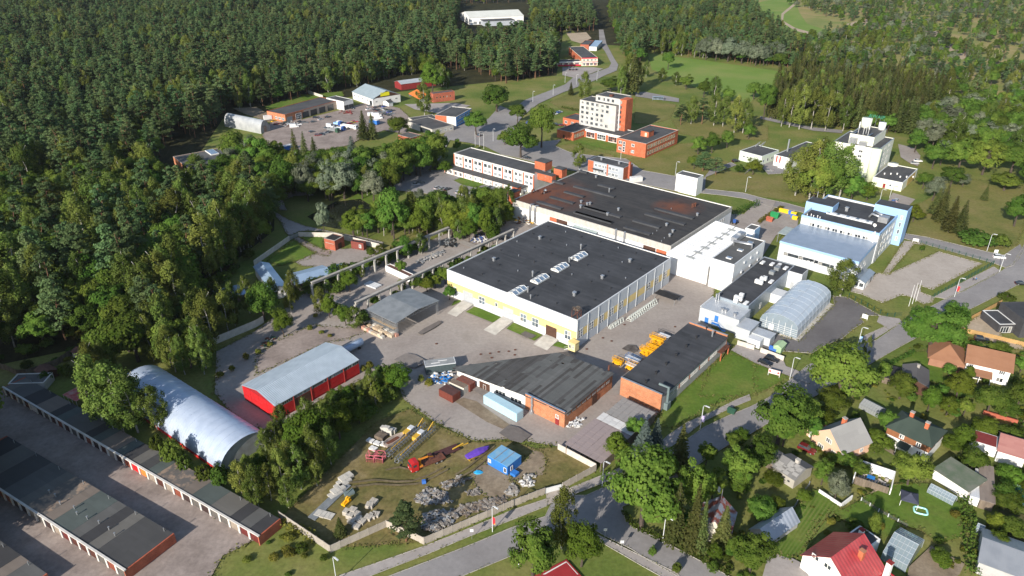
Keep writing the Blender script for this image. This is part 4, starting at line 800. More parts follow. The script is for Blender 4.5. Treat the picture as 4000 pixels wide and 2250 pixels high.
# carport roofs in front of the brick end
SLATE=felt('weathered_sheets',(.22,.21,.20),(.30,.285,.27),1.1,'X',.55)
PINKS=felt('pink_grey_sheets',(.25,.205,.20),(.33,.27,.26),1.1,'X',.5)
CP_=Bld('carport','long lean-to carport roofed in grey, white and pinkish sheets by brick gable',NR(4,235,1120),NR(4,735,1270),NR(4,745,1262),3.3,snap=-39.8)
e=CP_.e;w=CP_.w
for nm,a,b,m_,z in (('grey',.0,-9.0,SLATE,3.3),('white',-9.05,-12.6,pm('white_sheets',(.62,.61,.59),(.5,.49,.48),.5,rand=.1),3.15),('pink',-12.65,-26.5,PINKS,3.05)):
    k=int(abs(b-a)/1.05);nx=6
    x_0={'grey':1.0,'white':.4,'pink':0.0}[nm]
    for i in range(k):
        for j in range(nx):
            ww=(w-x_0)/nx;hh=abs(b-a)/k
            place('roof_sheet',('rs',nm,1),lambda:MB().box(0,ww-.03,0,hh-.04,0,.05),m_,e,(x_0+j*ww,b+i*hh,z-.04*j+random.uniform(-.02,.03)))
for i in range(14):MB().bar((w-.2,-.6-i*2,0),(w-.2,-.6-i*2,2.9),.15).bar((.6,-.6-i*2,0),(.6,-.6-i*2,3.0),.15).build('post',WOOD,e)
for i in range(26):place('plank','cpk',lambda:MB().box(0,.06,-.48,.48,0,2.7),WOOD,e,(w-.1,-.5-i,0))
# ---- fan-shaped store with slate-grey strips
def P9(x,y,z):return RR(9,x,y,z)
tl,tb,tr,tf,tj=P9(528,372,3.3),P9(1660,207,5.4),P9(2280,482,4.7),P9(1735,905,4.9),P9(1300,700,4.6)
t0=P9(548,425,3.2)
FS=thing('fan_store','fan-shaped store with patched slate grey roof, white wall and orange brick corner','building',(tj.x,tj.y,0),R(-39.8))
def fl(p):q=p-Vector((tj.x,tj.y,0));c,s=math.cos(R(-39.8)),math.sin(R(-39.8));return Vector((q.x*c+q.y*s,-q.x*s+q.y*c,q.z))
LT,LB,LR,LF,LJ,L0=map(fl,(tl,tb,tr,tf,tj,t0))
SL=[felt('slate_strip_%d'%i,c,tuple(x*1.35 for x in c),1.0,'X',.5)for i,c in enumerate(((.085,.088,.086),(.062,.061,.060),(.098,.10,.098),(.05,.048,.046)))]
import itertools
# roof as strips running away from the front edge (local y); each strip of sheets is a piece
x0s,x1s=L0.x,LR.x
def lerpz(x,y):                                                 # plane through front edge and back
    t=(x-L0.x)/(LR.x-L0.x);return 3.25+(4.95-3.25)*min(1,max(0,t*1.25))+max(0,y)*.028
def ylow(x):
    pts=[(L0.x,L0.y),(LJ.x,LJ.y),(LJ.x+.05,LJ.y-.2),(LF.x,LF.y)]
    return np.interp(x,[p[0]for p in pts],[p[1]for p in pts])
def yhigh(x):
    pts=sorted([(LT.x,LT.y),(LB.x,LB.y),(LR.x,LR.y)]);return np.interp(x,[p[0]for p in pts],[p[1]for p in pts])
ns=44;rx0,rx1=min(LT.x,L0.x)-.2,max(LF.x,LR.x)+.3
for i in range(ns):
    xa,xb=rx0+(rx1-rx0)*i/ns,rx0+(rx1-rx0)*(i+1)/ns-.02
    ya0,yb0,ya1,yb1=ylow(xa)-.4,ylow(xb)-.4,yhigh(xa),yhigh(xb)
    cuts=sorted([0]+[random.random()for _ in range(3)]+[1])
    t=i/ns;dark=.22<t<.52
    for c0,c1 in zip(cuts,cuts[1:]):
        if c1-c0<.03 or (ya1-ya0)<.5:continue
        q=[(xa,ya0+(ya1-ya0)*c0),(xb,yb0+(yb1-yb0)*c0),(xb,yb0+(yb1-yb0)*c1-.03),(xa,ya0+(ya1-ya0)*c1-.03)]
        dz=random.uniform(0,.03);zz=[lerpz(*p)+dz for p in q]
        m_=SL[random.choice((1,3,1,0))]if dark else SL[random.choice((0,0,2,0,0,1)if random.random()<.85 else (3,))]
        MB().prism(q,zz,[z+.07 for z in zz]).build('roof_strip',m_,FS)
zf=lerpz(LF.x,0)
MB().prism([(L0.x,L0.y),(LJ.x,LJ.y),(LJ.x,LJ.y+.3),(L0.x,L0.y+.3)],0,[3.2,4.6,4.6,3.2]).build('white_wall',WHITE,FS)
MB().prism([(LJ.x,LJ.y-.25),(LF.x,LF.y),(LF.x,LF.y+.3),(LJ.x,LJ.y+.1)],0,5.35).build('brick_wall',BRICK,FS)
MB().prism([(LJ.x-.05,LJ.y-.33),(LF.x+.08,LF.y-.08),(LF.x+.08,LF.y+.34),(LJ.x-.05,LJ.y+.14)],5.353,5.5).build('coping',pm('blue_grey_coping',(.16,.22,.30),(.13,.18,.25),1),FS)
MB().prism([(LF.x-.3,LF.y+.3),(LF.x,LF.y+.3),(LR.x-.3,LR.y),(LR.x-.6,LR.y)],0,[4.85,4.85,4.8,4.8]).build('brick_wall',BRICK,FS)
MB().prism([(LR.x-.6,LR.y),(LR.x-.3,LR.y),(LB.x,LB.y-.2),(LB.x,LB.y-.5)],0,[4.8,4.8,4.9,4.9]).build('back_wall',BRICK,FS)
MB().prism([(LB.x,LB.y-.2),(LB.x,LB.y-.5),(LT.x+.3,LT.y-.3),(LT.x+.3,LT.y-.1)],0,[4.8,4.8,3.2,3.2]).build('back_wall',WHITE,FS)
an=math.atan2(LJ.y-L0.y,LJ.x-L0.x)
def wallpx(a,b,u,v):                                          # pixel -> point on the upright plane through local a-b
    c_,s_=math.cos(R(-39.8)),math.sin(R(-39.8));A=Vector((tj.x+a.x*c_-a.y*s_,tj.y+a.x*s_+a.y*c_,0));Bv=Vector((tj.x+b.x*c_-b.y*s_,tj.y+b.x*s_+b.y*c_,0))
    n=Vector((-(Bv-A).y,(Bv-A).x,0));dd=ray(u,v);c0=Vector((0,0,CAM_H));t=(A-c0).dot(n)/dd.dot(n);return fl(c0+dd*t)
for (x,y,ww,hh,nx)in ((1018,672,3.6,1.5,3),(1192,757,3.9,1.5,3)):
    p=wallpx(L0,LJ,*NR(9,x,y));o=place('window',('fsw',ww),win_mesh(ww,hh,nx,1,.12),WHITEF,FS,(p.x,p.y-.03,p.z-hh/2),an)
    for i in range(nx):place('pane',('fswp',ww),lambda:MB().box(0,(ww-.12)/nx-.12,-.02,.03,0,hh-.24),DARK,o,(-ww/2+.12+i*(ww-.12)/nx,0,.12))
p=wallpx(L0,LJ,*NR(9,840,630));place('wooden_gate','fsg',lambda:MB().box(-1.9,1.9,-.08,.02,0,2.9),BROWND,FS,(p.x,p.y,0),an);place('wicket_frame','fsg2',lambda:MB().box(-.5,-.42,-.12,-.08,.2,2.2).box(.42,.5,-.12,-.08,.2,2.2).box(-.42,.42,-.12,-.08,2.12,2.2),WHITEF,FS,(p.x,p.y,0),an)
an2=math.atan2(LF.y-LJ.y,LF.x-LJ.x);an3=math.atan2(LR.y-LF.y,LR.x-LF.x)
p=wallpx(LJ,LF,*NR(9,1658,930));o=place('window','fsw9',win_mesh(1.2,1.3,2,1,.12),WHITEF,FS,(p.x,p.y-.3,p.z-.7),an2)
p=wallpx(LJ,LF,*NR(9,1380,830));MB().tube([(p.x,p.y-.6,.3),(p.x,p.y-.6,2.4),(p.x+.2,p.y-.6,3.0),(p.x,p.y-.6,3.4),(p.x,p.y-.6,5.4)],.32,8).cyl(p.x,p.y-.6,.1,1.0,.7).build('dust_extractor',SILVER,FS)
p=wallpx(LJ,LF,*NR(9,1650,1030));MB().box(p.x-.6,p.x+.6,p.y-.2,p.y-.05,.1,2.2).build('red_cabinet',pm('dark_red',(.25,.03,.03),(.2,.02,.02),1),FS)
for i in range(9):
    q=LF.lerp(LR,.08+i*.1);place('window','fsr',win_mesh(1.6,.8,3,1,.08),STEEL,FS,(q.x+.02,q.y,3.6),an3);
q=LF.lerp(LR,.6);place('door','fsd',lambda:MB().box(-1.2,1.2,-.1,.02,0,3.0),BROWND,FS,(q.x,q.y,0),an3)
q=fl(P9(2248,430,5));MB().cyl(q.x-.5,q.y-.3,4.5,7.0,.28).build('chimney',RUST,FS)
# ---- red shed
RED=pm('red_sheet',(.50,.02,.022),(.42,.016,.02),.4,rough=.5,fine=.05);SHR=ribbed('shed_roof',(.50,.57,.62),(.43,.50,.55),'Y',.55,.45,.25,1.0)
RS=Bld('red_shed','red steel shed with pale blue-grey corrugated gable roof',NR(6,148,660),NR(6,575,912),NR(6,1640,342),5.1,snap=-39.0)
e,w,d,h=RS.e,RS.w,RS.d,RS.h
gable(e,0,w,0,d,0,h,h+1.7,pm('red_shed_wall',(.30,.014,.018),(.25,.012,.016),.4),SHR,'y',.15)
for i in range(3):
    for j in range(4):                                           # gable panels
        place('wall_panel',('rsg',i),lambda:MB().box(.05,w/4-.05,-.08,0,1.1+i*1.35,1.1+i*1.35+1.3),RED,e,(w*j/4,0,0))if not (j==2 and i<2)else None
MB().box(w*.5,w*.75,-.1,0,.9,3.9).build('gate',pm('bright_red',(.62,.012,.015),(.55,.01,.012),.6),e)
for j in range(5):
    for i in range(2):place('wall_panel',('rsr',i),lambda:MB().box(0,.08,.06,d/5-.06,.7+i*1.6,.7+i*1.6+1.55),RED,e,(w,d*j/5,0))if j!=1 else None
    window(e,'r',(0,w+.02,0,d),d*(j+.5)/5,4.0,d/5-.3,.95,8,1,.06,STEEL,GLASS if j%2 else DARK)
    place('post','rsp',lambda:MB().box(0,.16,-.1,.1,0,h-.1),pm('post_red',(.45,.06,.05),(.4,.05,.04),1),e,(w+.02,d*j/5+.1,0))
slab(e,'r',(0,w,0,d),d*.3,.05,d*.2-.4,3.6,BROWND,'gate');MB().box(w+.02,w+.1,d*.3-3,d*.3+3,0,.02)
# ---- arched hangars
HGM=ribbed('arched_sheet',(.52,.60,.72),(.44,.52,.64),'Y',.9,.35,.25,.45,wear=((.30,.07,.05),.70))  # blue of the reflected sky is put into the sheet colour
HG=thing('arched_hangar','big arched hangar of weathered pale blue sheet metal among trees','hangar',O(342,1005,0),0)
hx=T(0,2,1610,635,0)                                            # foot of the near side at the red base
ft=T(0,2,1180,330,0);dirv=(hx-ft).normalized();Lh=(hx-ft).length+16;HG.location=hx+dirv*3.5;HG.rotation_euler=(0,0,math.atan2(-dirv.y,-dirv.x)-math.pi/2)
prof=arch(HG,15.0,Lh+9,6.6,HGM,pm('hangar_end',(.40,.42,.43),(.3,.3,.3),.5))
MB().box(-.15,0,0,Lh+9,0,.8).box(15.0,15.15,0,Lh+9,0,.8).build('red_base',RED,HG)
for i in range(20):place('roof_seam','hgs',lambda:MB().tube([(x,0,z+.03)for x,z in prof],.05,4),HGM,HG,(0,(i+.5)*(Lh+9)/20,0))
HG2M=ribbed('old_arched_sheet',(.55,.57,.57),(.45,.47,.48),'Y',.7,.35,.35,.5,wear=((.3,.15,.1),.7))
fa,fb=RR(13,615,750,0),RR(13,705,735,0)
nr=RR(13,300,690,0);nr2=RR(13,610,755,0);dv=(nr-nr2).normalized()
H2=thing('arched_hangar','small arched grey hangar at far left edge of vehicle yard','hangar',nr2,math.atan2(dv.y,dv.x)-math.pi/2)
pw=(RR(13,705,735,0)-nr2).length
arch(H2,pw*1.25,34,7.8,HG2M,pm('hangar_end2',(.34,.35,.33),(.26,.24,.22),.6));MB().box(pw*.45,pw*.8,-.05,.25,0,4.2).build('gate',pm('rusty_door',(.22,.12,.08),(.3,.25,.2),.8),H2)
# ---- open canopy with cantilever racks
CN=Bld('open_canopy','grey low-pitched open canopy on lattice posts over storage racks',NR(10,1475,1130),NT(1,1,1060,985),NT(1,1,1378,815),5.4,snap=-39.8)
e,w,d,h=CN.e,CN.w,CN.d,CN.h
CANR=ribbed('canopy_sheet',(.27,.285,.29),(.21,.225,.23),'X',.5,.5,.25,.6)
for s in (0,1):
    x0,x1=(-.4,w/2)if s==0 else (w/2,w+.4);z0,z1=(h,h+1.0)if s==0 else (h+1.0,h)
    MB().prism([(-.4,d*s/2-.2*(1-s)),(w+.4,d*s/2-.2*(1-s)),(w+.4,d*(s+1)/2+.2*s),(-.4,d*(s+1)/2+.2*s)],[z0,z0,z1,z1],[z0+.12,z0+.12,z1+.12,z1+.12]).build('roof',CANR,e)
tr_=MB()
for k in range(3):
    xx=w*k/2*.96+.3
    for s in range(10):ya,yb=d*s/10,d*(s+1)/10;tr_.bar((xx,ya,h-.7),(xx,yb,h-.7),.1).bar((xx,ya,h-.7),(xx,(ya+yb)/2,h-.05+.9*(1-abs((ya+yb)/d-1))),.08).bar((xx,(ya+yb)/2,h-.05),(xx,yb,h-.7),.08)
tr_.build('roof_truss',SILVER,e)
for k in range(3):
    for yy in (.6,d-.6):
        p_=MB();xx=w*k/2*.96+.3
        for a,b in ((-.25,-.25),(.25,-.25),(.25,.25),(-.25,.25)):p_.bar((xx+a,yy+b,0),(xx+a,yy+b,h-.6),.07)
        for z in range(6):p_.bar((xx-.25,yy-.25,z*.8),(xx+.25,yy-.25,z*.8+.8),.05).bar((xx+.25,yy-.25,z*.8),(xx+.25,yy+.25,z*.8+.8),.05)
        p_.build('lattice_post',SILVER,e)
for lv in range(5):                                              # stock on the racks along the open side
    o=MB()
    for k in range(4):o.box(.2+random.random(),w-.2-random.random(),.1+k*.5,.22+k*.5,.9+lv*.8,1.02+lv*.8)
    o=o.build('rack_load',random.choice((LGREY,SILVER,STEEL,pm('pale_wood',(.45,.33,.20),(.35,.25,.15),1))),None,CN.org,CN.ang)
    tag(o,'%s tier of pale bars on the rack under the grey canopy'%('lowest','second','third','fourth','top')[lv],'bar stock','stacked bar stock under the canopy')
# ---- craneway: two rows of concrete columns carrying beams
def craneway(label,pts,hts,n,beam):
    A,Bp=G(*pts[0],hts),G(*pts[1],hts);A.z=Bp.z=0;dv=Bp-A;an=math.atan2(dv.y,dv.x);L=dv.length
    t=thing('craneway',label,'craneway',A,an)
    for i in range(n+1):
        x=L*i/n;place('column',('cwc',hts),lambda:MB().box(-.3,.3,-.25,.25,0,hts-1.0).box(-.38,.38,-.5,.5,hts-1.6,hts-1.0),CONCL,t,(x,0,0))
        if i<n:place('beam',('cwb',round(L/n,2)),lambda:MB().box(.03,L/n-.03,-.3,.3,hts-1.0,hts-.25).box(.03,L/n-.03,-.55,.55,hts-.25,hts),CONC,t,(x,0,0))
craneway('far row of the concrete craneway, columns carrying a weathered beam past saplings',(NR(10,870,835),NT(1,1,1455,262)),6.6,12,1)
craneway('near row of the concrete craneway beside the warehouse',(NR(10,1345,1050),NR(1,985,945)),5.4,16,1)
# ---- small brick buildings and blue-roofed sheds in the fenced court
def simple(name,label,L_,F_,R_,z,wm,rm,cat='building',snap=None,par=.15,cap=None,group=None):
    b=Bld(name,label,L_,F_,R_,z,cat,snap,group);block(b.e,0,b.w,0,b.d,0,z,wm,rm,par,cap);return b
b=simple('brick_pump_house','small orange brick pump house with black roof in fenced court',NR(10,1008,362),NR(10,1122,390),NR(10,1215,335),4.6,BRICKR,TAR,cap=CONC)
slab(b.e,'r',(0,b.w,0,b.d),b.d*.5,.05,2.2,2.6,BROWND);slab(b.e,'f',(0,b.w,0,b.d),b.w*.5,2.9,b.w*.8,.2,CONC,'lintel')
b=simple('brick_shed','low red-brown brick shed with white window in fenced court',NR(10,1297,392),NR(10,1432,415),NR(10,1485,398),3.4,pm('brown_brick',(.22,.06,.045),(.17,.045,.035),1),TAR)
window(b.e,'f',(0,b.w,0,b.d),b.w*.72,1.0,1.1,1.5,2,1,.15)
BLR=ribbed('blue_sheet_roof',(.36,.48,.62),(.31,.42,.55),'Y',.6,.35,.3,.4)
b=Bld('blue_roofed_shed','long shed with pale blue sheet roof beside the craneway',NR(10,600,745),NR(10,700,850),NR(10,1045,700),3.6,snap=None)
gable(b.e,0,b.w,0,b.d,0,3.2,4.3,pm('dark_boards',(.06,.05,.045),(.09,.08,.07),1),BLR,'y',.3)
MB().box(b.w*.2,b.w*.75,b.d+.2,b.d+8,3.0,3.12).build('lean_to_roof',BLR,b.e);MB().box(b.w*.22,b.w*.73,b.d+.2,b.d+7.8,0,2.95).build('lean_to_wall',WOOD,b.e)
b=Bld('blue_roofed_house','wide building with blue sheet roof half hidden by birches',NR(10,255,655),NR(10,440,912),NR(10,575,838),4.4)
gable(b.e,0,b.w,0,b.d,0,4.0,5.2,WHITE,BLR,'x',.4)
b=simple('white_store','low white store box with rust brown roof inside craneway',NT(1,1,975,555),NT(1,1,1160,640),NT(1,1,1185,618),2.6,WHITEWALL,pm('brown_roof',(.14,.07,.05),(.1,.05,.04),1))
# ---- garage rows
WPOST=pm('whitewash',(.62,.60,.56),(.48,.46,.43),.6,rough=.9,fine=.1)
DOORS=[pm('garage_'+n,c,tuple(x*.8 for x in c),.8,rough=.6)for n,c in (('brown',(.085,.03,.022)),('maroon',(.13,.025,.022)),('grey',(.12,.11,.10)),('darkbrown',(.05,.03,.028)),('rust',(.22,.06,.035)),('beige',(.30,.25,.2)))]
GR=[felt('garage_roof_%d'%i,c,tuple(x*1.4 for x in c),1.0,'X',.4)for i,c in enumerate(((.055,.055,.055),(.085,.085,.082),(.11,.105,.095),(.04,.04,.042),(.07,.085,.08),(.15,.125,.105)))]
WORN=pm('worn_felt',(.30,.22,.16),(.12,.11,.10),.5,lo=.42,hi=.55)
def garages(name,label,A,Bp,depth,n,h,special=None,back=False,ends=BRICKR):
    random.seed(len(label));lastm=None
    dv=Bp-A;an=math.atan2(dv.y,dv.x);L=dv.length;t=thing(name,label,'garages',A,an);p=L/n
    MB().box(0,L,.4,depth-.02,0,h-.25).build('wall',WPOST,t)
    MB().box(-.3,0,-.1,depth+.1,0,h+.05).build('end_wall',ends,t);MB().box(L,L+.3,-.1,depth+.1,0,h+.05).build('end_wall',ends,t)
    MB().box(-.35,L+.35,-.15,.35,h+.05,h+.3).build('fascia',WPOST,t)
    i=0
    while i<n:
        k=random.choice((1,1,2,2,3));k=min(k,n-i);m_=next((special[q]for q in (special or {})if isinstance(q,tuple)and i<=q[1]<i+k),None)or random.choice([g for g in GR if g is not lastm]);lastm=m_
        MB().prism([(i*p+.02,.36),((i+k)*p-.02,.36),((i+k)*p-.02,depth+.15),(i*p+.02,depth+.15)],h-.2,[h+.12,h+.12,h-.12,h-.12]).build('roof_section',m_,t);i+=k
    for i in range(n):
        place('door_pier',('gp',h),lambda:MB().box(-.32,.32,-.1,.4,0,h+.04),WPOST,t,(i*p+.32,0,0))
        m_=(special or {}).get(i)or random.choice(DOORS)
        place('garage_door',('gd',round(p,2),m_.name),lambda:MB().box(.66,p/2-.02,.12,.28,.06,h-.45).box(p/2+.02,p-.04,.12,.28,.06,h-.45),m_,t,(i*p,0,0))
        if back:place('garage_door',('gdb',round(p,2),m_.name),lambda:MB().box(.66,p-.04,-.05,.05,.06,h-.45),m_,t,(i*p,depth,0))
        if i%3==1:place('flue','gfl',lambda:MB().cyl(0,0,0,1.1,.1,6),SILVER,t,(i*p+1,depth-.5,h-.15))
    return t
BRED=pm('bright_red',(.62,.012,.015));BORG=pm('bright_orange',(.75,.20,.04),(.7,.18,.04),1);BLUEW=pm('white_door',(.55,.55,.58),(.45,.45,.48),1)
gA=T(0,2,45,85);gB=T(0,2,1960,1215)
garages('garage_row','long row of garages with white piers and mixed red and brown doors',gA,gB,6.2,32,2.6,{4:BLUEW,18:BRED,19:BORG,('r',21):WORN})
ga,gb_=T(0,2,-60,810),T(0,2,960,1480)
dd=(gb_-ga).normalized();nrm=Vector((-dd.y,dd.x,0));e1=T(0,2,1410,1250);dep=(e1-T(0,2,985,1500)).dot(nrm)
DG=garages('double_garage_row','double garage row with patched dark felt roof and red brick end',ga-dd*14,gb_,max(10.5,dep),20,2.8,{('r',9):WORN},back=True)
for i in range(9):
    place('flue','gfl2',lambda:MB().cyl(0,0,0,.9,.14,6).cyl(0,0,.9,1.0,.22,6),SILVER,DG,(30+i*3.3+random.uniform(-.6,.6),5+random.uniform(-.5,.5),2.75))
g3=T(0,2,-330,1340);garages('garage_row','shaded garage row cut off by the lower left corner',g3-dd*6,g3+dd*23,7,9,2.7,None,True)
b=simple('flat_garage','flat grey roofed garage with white rim at upper end of garage row',NT(0,1,60,1449),NT(0,1,330,1440),NT(0,1,210,1370),2.6,WPOST,GR[1],cap=WPOST)
o=thing('red_canopy','small red sheet canopy on thin posts behind garage row','canopy',T(0,2,600,140),R(-30))
MB().box(-3.2,3.2,-2.2,2.2,2.9,3.0).build('roof',pm('faded_red',(.40,.05,.05),(.45,.30,.27),.5),o);
for a in (-3,-1,1,3):MB().bar((a,-2.1,0),(a,-2.1,2.9),.1).bar((a,2.1,0),(a,2.1,2.9),.1).build('post',WPOST,o)
for nm,lab,px,s,m_ in (('wooden_shed','brown wooden shed behind garage row by the board fence',(360,1390),(5,4),BROWND),('wooden_shed','cream shed with brown roof beside the board fence under birches',(635,1255),(6,3.5),pm('cream_wall',(.6,.57,.48),(.5,.47,.4),.5))):
    t=thing(nm,lab,'shed',T(0,1,*px),R(-35));gable(t,-s[0]/2,s[0]/2,-s[1]/2,s[1]/2,0,2.3,3.1,m_,pm('brown_roof',(.14,.07,.05)),'x',.25);slab(t,'f',(0,0,-s[1]/2,0),.5,.1,1,1.9,WOOD)
# ---- kiosk at the warehouse corner
KI=Bld('yellow_kiosk','small yellow kiosk on stilts with steps at warehouse corner',NR(3,1675,1240),NR(3,1752,1268),NR(3,1788,1245),3.9,snap=-39.8)
block(KI.e,0,2.6,0,2.2,1.0,3.9,pm('pale_yellow',(.75,.62,.30),(.7,.57,.27),.5),YELLOW,-.15);MB().box(-.15,2.75,-.15,2.35,3.91,4.1).build('roof',YELLOW,KI.e)
for i in range(2):window(KI.e,'f',(0,2.6,0,2.2),.7+i*1.2,1.9,.8,1.2,1,1,.08)
for a in (.2,2.4):MB().bar((a,.2,0),(a,.2,1),.12).bar((a,2,0),(a,2,1),.12).build('stilt',STEEL,KI.e)
st=MB();[st.box(-1.8+i*.35,-1.45+i*.35,.3,1.2,.2+i*.18,.24+i*.18)for i in range(5)];st.bar((-1.8,.3,.2),(0,.3,1.1),.06).bar((-1.8,.3,1.1),(0,.3,2.0),.05);st.build('steps',WHITEF,KI.e)
random.seed(17)
# ---------------------------------------------------------------- woods: nearest trees one by one, the rest as one mass
EXCL=[[(p.x,p.y)for p in OO(*q)]for q in (
    ((1140,118),(1345,112),(1335,10),(1155,10)),((1330,118),(1400,118),(1400,95),(1330,95)),((1395,185),(1560,200),(1550,80),(1395,80)),
    ((395,530),(600,520),(600,355),(420,360)),((545,345),(690,335),(690,275),(545,290)),((1490,100),(1560,190),(1540,60),(1500,60)),
    ((1620,130),(1990,175),(1990,215),(1850,260),(1620,190)),((60,560),(125,560),(115,530),(70,530)),((480,770),(700,770),(700,640),(600,660)))]
def clearof(q):return not any(inpoly(q,e)for e in EXCL)
def inview(q,h,m=140):
    a=proj((q[0],q[1],0));b=proj((q[0],q[1],h));return -m<a[0]<4000+m and a[1]>-m and b[1]<2250+m*2 and not (a[1]<0 and b[1]<-60 and a[1]<-m)
WOOD_PTS=[]       # (x, y, kind, height, width, where)
def wood(poly,spacing,mix,where,hr):
    ks=[k for k,_ in mix];ws=[w_ for _,w_ in mix]
    for q in scatter(poly,spacing):
        if not clearof(q):continue
        pn=math.sin(q[0]*.043+2*math.sin(q[1]*.021))+math.sin(q[1]*.037+1.7*math.cos(q[0]*.026));k=random.choices(ks,[w_*(2.2 if (k_=='birch')==(pn>.9)else .6)for k_,w_ in zip(ks,ws)])[0]
        if random.random()<(.22 if pn<-1.2 else .05):continue
        f=random.uniform(*hr)*(1+.10*math.sin(q[0]*.031+1.3*math.sin(q[1]*.017))*math.cos(q[1]*.027));h=NATH[k]*f
        pj=proj((q[0],q[1],h))
        if not (-150<pj[0]<4150)or proj((q[0],q[1],0))[1]>2400 or pj[1]>2300 or q[1]>1500:continue
        if pj[1]<-40:continue
        WOOD_PTS.append((q[0],q[1],k,h,NATW[k]*f*random.uniform(.8,1.4)*(.8 if k=='broad' else 1),where))
LEFTW,PINEW,FARW,SPRW,RIGHTW,HEATHW='the near-left wood','the big forest behind the works','the wood beyond the red shop','the dark conifer belt behind the pale green mill','the leafy wood at right edge','the heath'
wood(OO((-170,925),(0,912),(110,880),(190,852),(300,846),(330,870),(480,880),(530,850),(510,800),(470,775),(500,735),(600,655),(690,590),(690,500),(600,470),(420,440),(300,450),(-300,560)),7.3,(('birch',.48),('broad',.36),('pine',.16)),LEFTW,(1.0,1.6))
wood([G(-700,870),G(460,690),G(620,640),G(640,580),G(840,515),G(880,440),G(1210,380),G(1380,345),G(1500,310),G(1700,270),G(1850,280),G(1960,330),G(2180,290),G(2190,150),G(2330,150),G(2310,100),G(2290,40),G(2290,-40),Vector((100,1460,0)),Vector((-900,1460,0))],7.2,(('pine',.7),('birch',.18),('broad',.12)),PINEW,(.8,1.5))
wood([G(2390,100),G(2430,220),G(2480,260),G(2560,220),G(2720,225),G(2900,260),G(3040,280),G(3110,250),G(3100,200),G(3020,130),G(2960,90),G(2920,40),G(2900,-20),Vector((420,1400,0)),Vector((180,1400,0)),G(2380,20)],7.2,(('pine',.45),('birch',.3),('broad',.25)),FARW,(.85,1.35))
wood(OO((1935,300),(2060,300),(2110,322),(2180,332),(2290,340),(2300,305),(2370,255),(2300,212),(2150,215),(1990,195),(1945,240)),5.6,(('spruce',.75),('broad',.15),('birch',.1)),SPRW,(.9,1.3))
wood(OO((2290,345),(2350,385),(2450,400),(2576,410),(2720,390),(2720,290),(2560,285),(2450,265),(2380,270),(2310,305)),7.6,(('broad',.65),('birch',.2),('willow',.15)),RIGHTW,(.9,1.5))
wood(OO((2010,105),(2110,90),(2200,40),(2330,60),(2420,110),(2600,180),(2620,280),(2480,258),(2300,215),(2150,205),(2000,185),(1960,170)),10.5,(('broad',.45),('birch',.2),('pine',.2),('willow',.15)),HEATHW,(.5,1.0))
wood([G(3080,20),G(3300,90),G(3560,60),G(3900,200),G(4150,240),G(4150,-30),Vector((950,1400,0)),Vector((480,1400,0))],14,(('pine',.45),('broad',.35),('willow',.1),('birch',.1)),HEATHW,(.5,1.05))
# ================================================================ upper town
def textmesh(s,size,depth=.05):
    cu=bpy.data.curves.new('lettering','FONT');cu.body=s;cu.size=size;cu.extrude=depth;cu.align_x='CENTER'
    o=bpy.data.objects.new('lettering',cu);COL.objects.link(o);bpy.context.view_layer.update()
    me=bpy.data.meshes.new_from_object(o.evaluated_get(bpy.context.evaluated_depsgraph_get()));bpy.data.objects.remove(o);return me
# ---- brick office complex with seven-storey tower
TC=Bld('office_tower_complex','orange brick complex with white seven storey tower and flat grey roofs',NT(2,0,795,1040),NT(2,0,1020,1083),NT(2,0,1268,980),8.3,snap=-39.8)
e,w,d,h=TC.e,TC.w,TC.d,TC.h;BX=(0,w,0,d)
block(e,0,w,0,d,0,h,ORANGE,DGREYR,.3,CONCL)
for k in range(2):
    for i in range(11):window(e,'r',BX,3+i*(d-5)/11,1.3+k*3.6,2.0,2.1,2,1,.16,pm('cream_frame',(.66,.58,.42),(.6,.52,.38),1),DARK)
    for x in (.12,):window(e,'f',BX,w*x,1.6+k*3.6,2.2,1.9,2,1,.18,None,DARK)
window(e,'f',BX,w*.25,1.0,1.6,6.0,1,4,.2,None,DARK);window(e,'f',BX,w*.56,5.0,2,1.7,2,1,.2,None,DARK);window(e,'f',BX,w*.56,1.4,2,1.7,2,1,.2)
a=TC.at(*NT(2,0,973,985),11.2);MB().box(a.x,a.x+5.2,a.y,a.y+6,h-.3,11.2).build('stair_hut',ORANGE,e);MB().box(a.x-.2,a.x+5.4,a.y-.2,a.y+6.2,11.203,11.4).build('hut_roof',DGREYR,e)
slab(e,'f',(0,0,a.y,0),a.x+3.4,h,1.3,2.2,pm('cream_frame',(1,1,1)),'door')
# linking front wing (single storey, glazed) and left wing
zl=5.0;p=TC.at(*NT(2,0,553,972),zl);q=TC.at(*NT(2,0,800,1035),zl)
xl=p.x;yl=p.y
block(e,xl,-.05,yl,yl+15,0,zl,WHITE,DGREYR,.25,CONCL)
for i in range(4):
    xx=xl+(0-xl)*(i+.5)/4;window(e,'f',(0,0,yl,0),xx,.5,abs(xl)/4-2.2,3.0,4,2,.12,ORANGE if i!=1 else WHITEF,DARK)
    place('pier',('tcp',1),lambda:MB().box(-.8,.8,-.3,0,0,3.9),ORANGE,e,(xl+(0-xl)*i/4+.1,yl,0))
pl,pf=TC.at(*NT(2,0,335,977),zl),TC.at(*NT(2,0,465,1002),zl)
block(e,pl.x,pf.x,pf.y,yl+9,0,zl,ORANGE,DGREYR,.25,CONCL)
for i in range(4):window(e,'r',(0,pf.x,0,0),pf.y+2+i*2.6,1.4,1.8,2.2,2,1,.16,pm('cream_frame',(1,1,1)),DARK)
slab(e,'f',(0,0,pf.y,0),(pl.x+pf.x)/2-1,.1,1.4,2.4,BROWND)
pb_=TC.at(*NT(2,0,385,885),zl);block(e,pb_.x,pb_.x+14,pb_.y,pb_.y+14,0,zl-.1,ORANGE,DGREYR,.25)
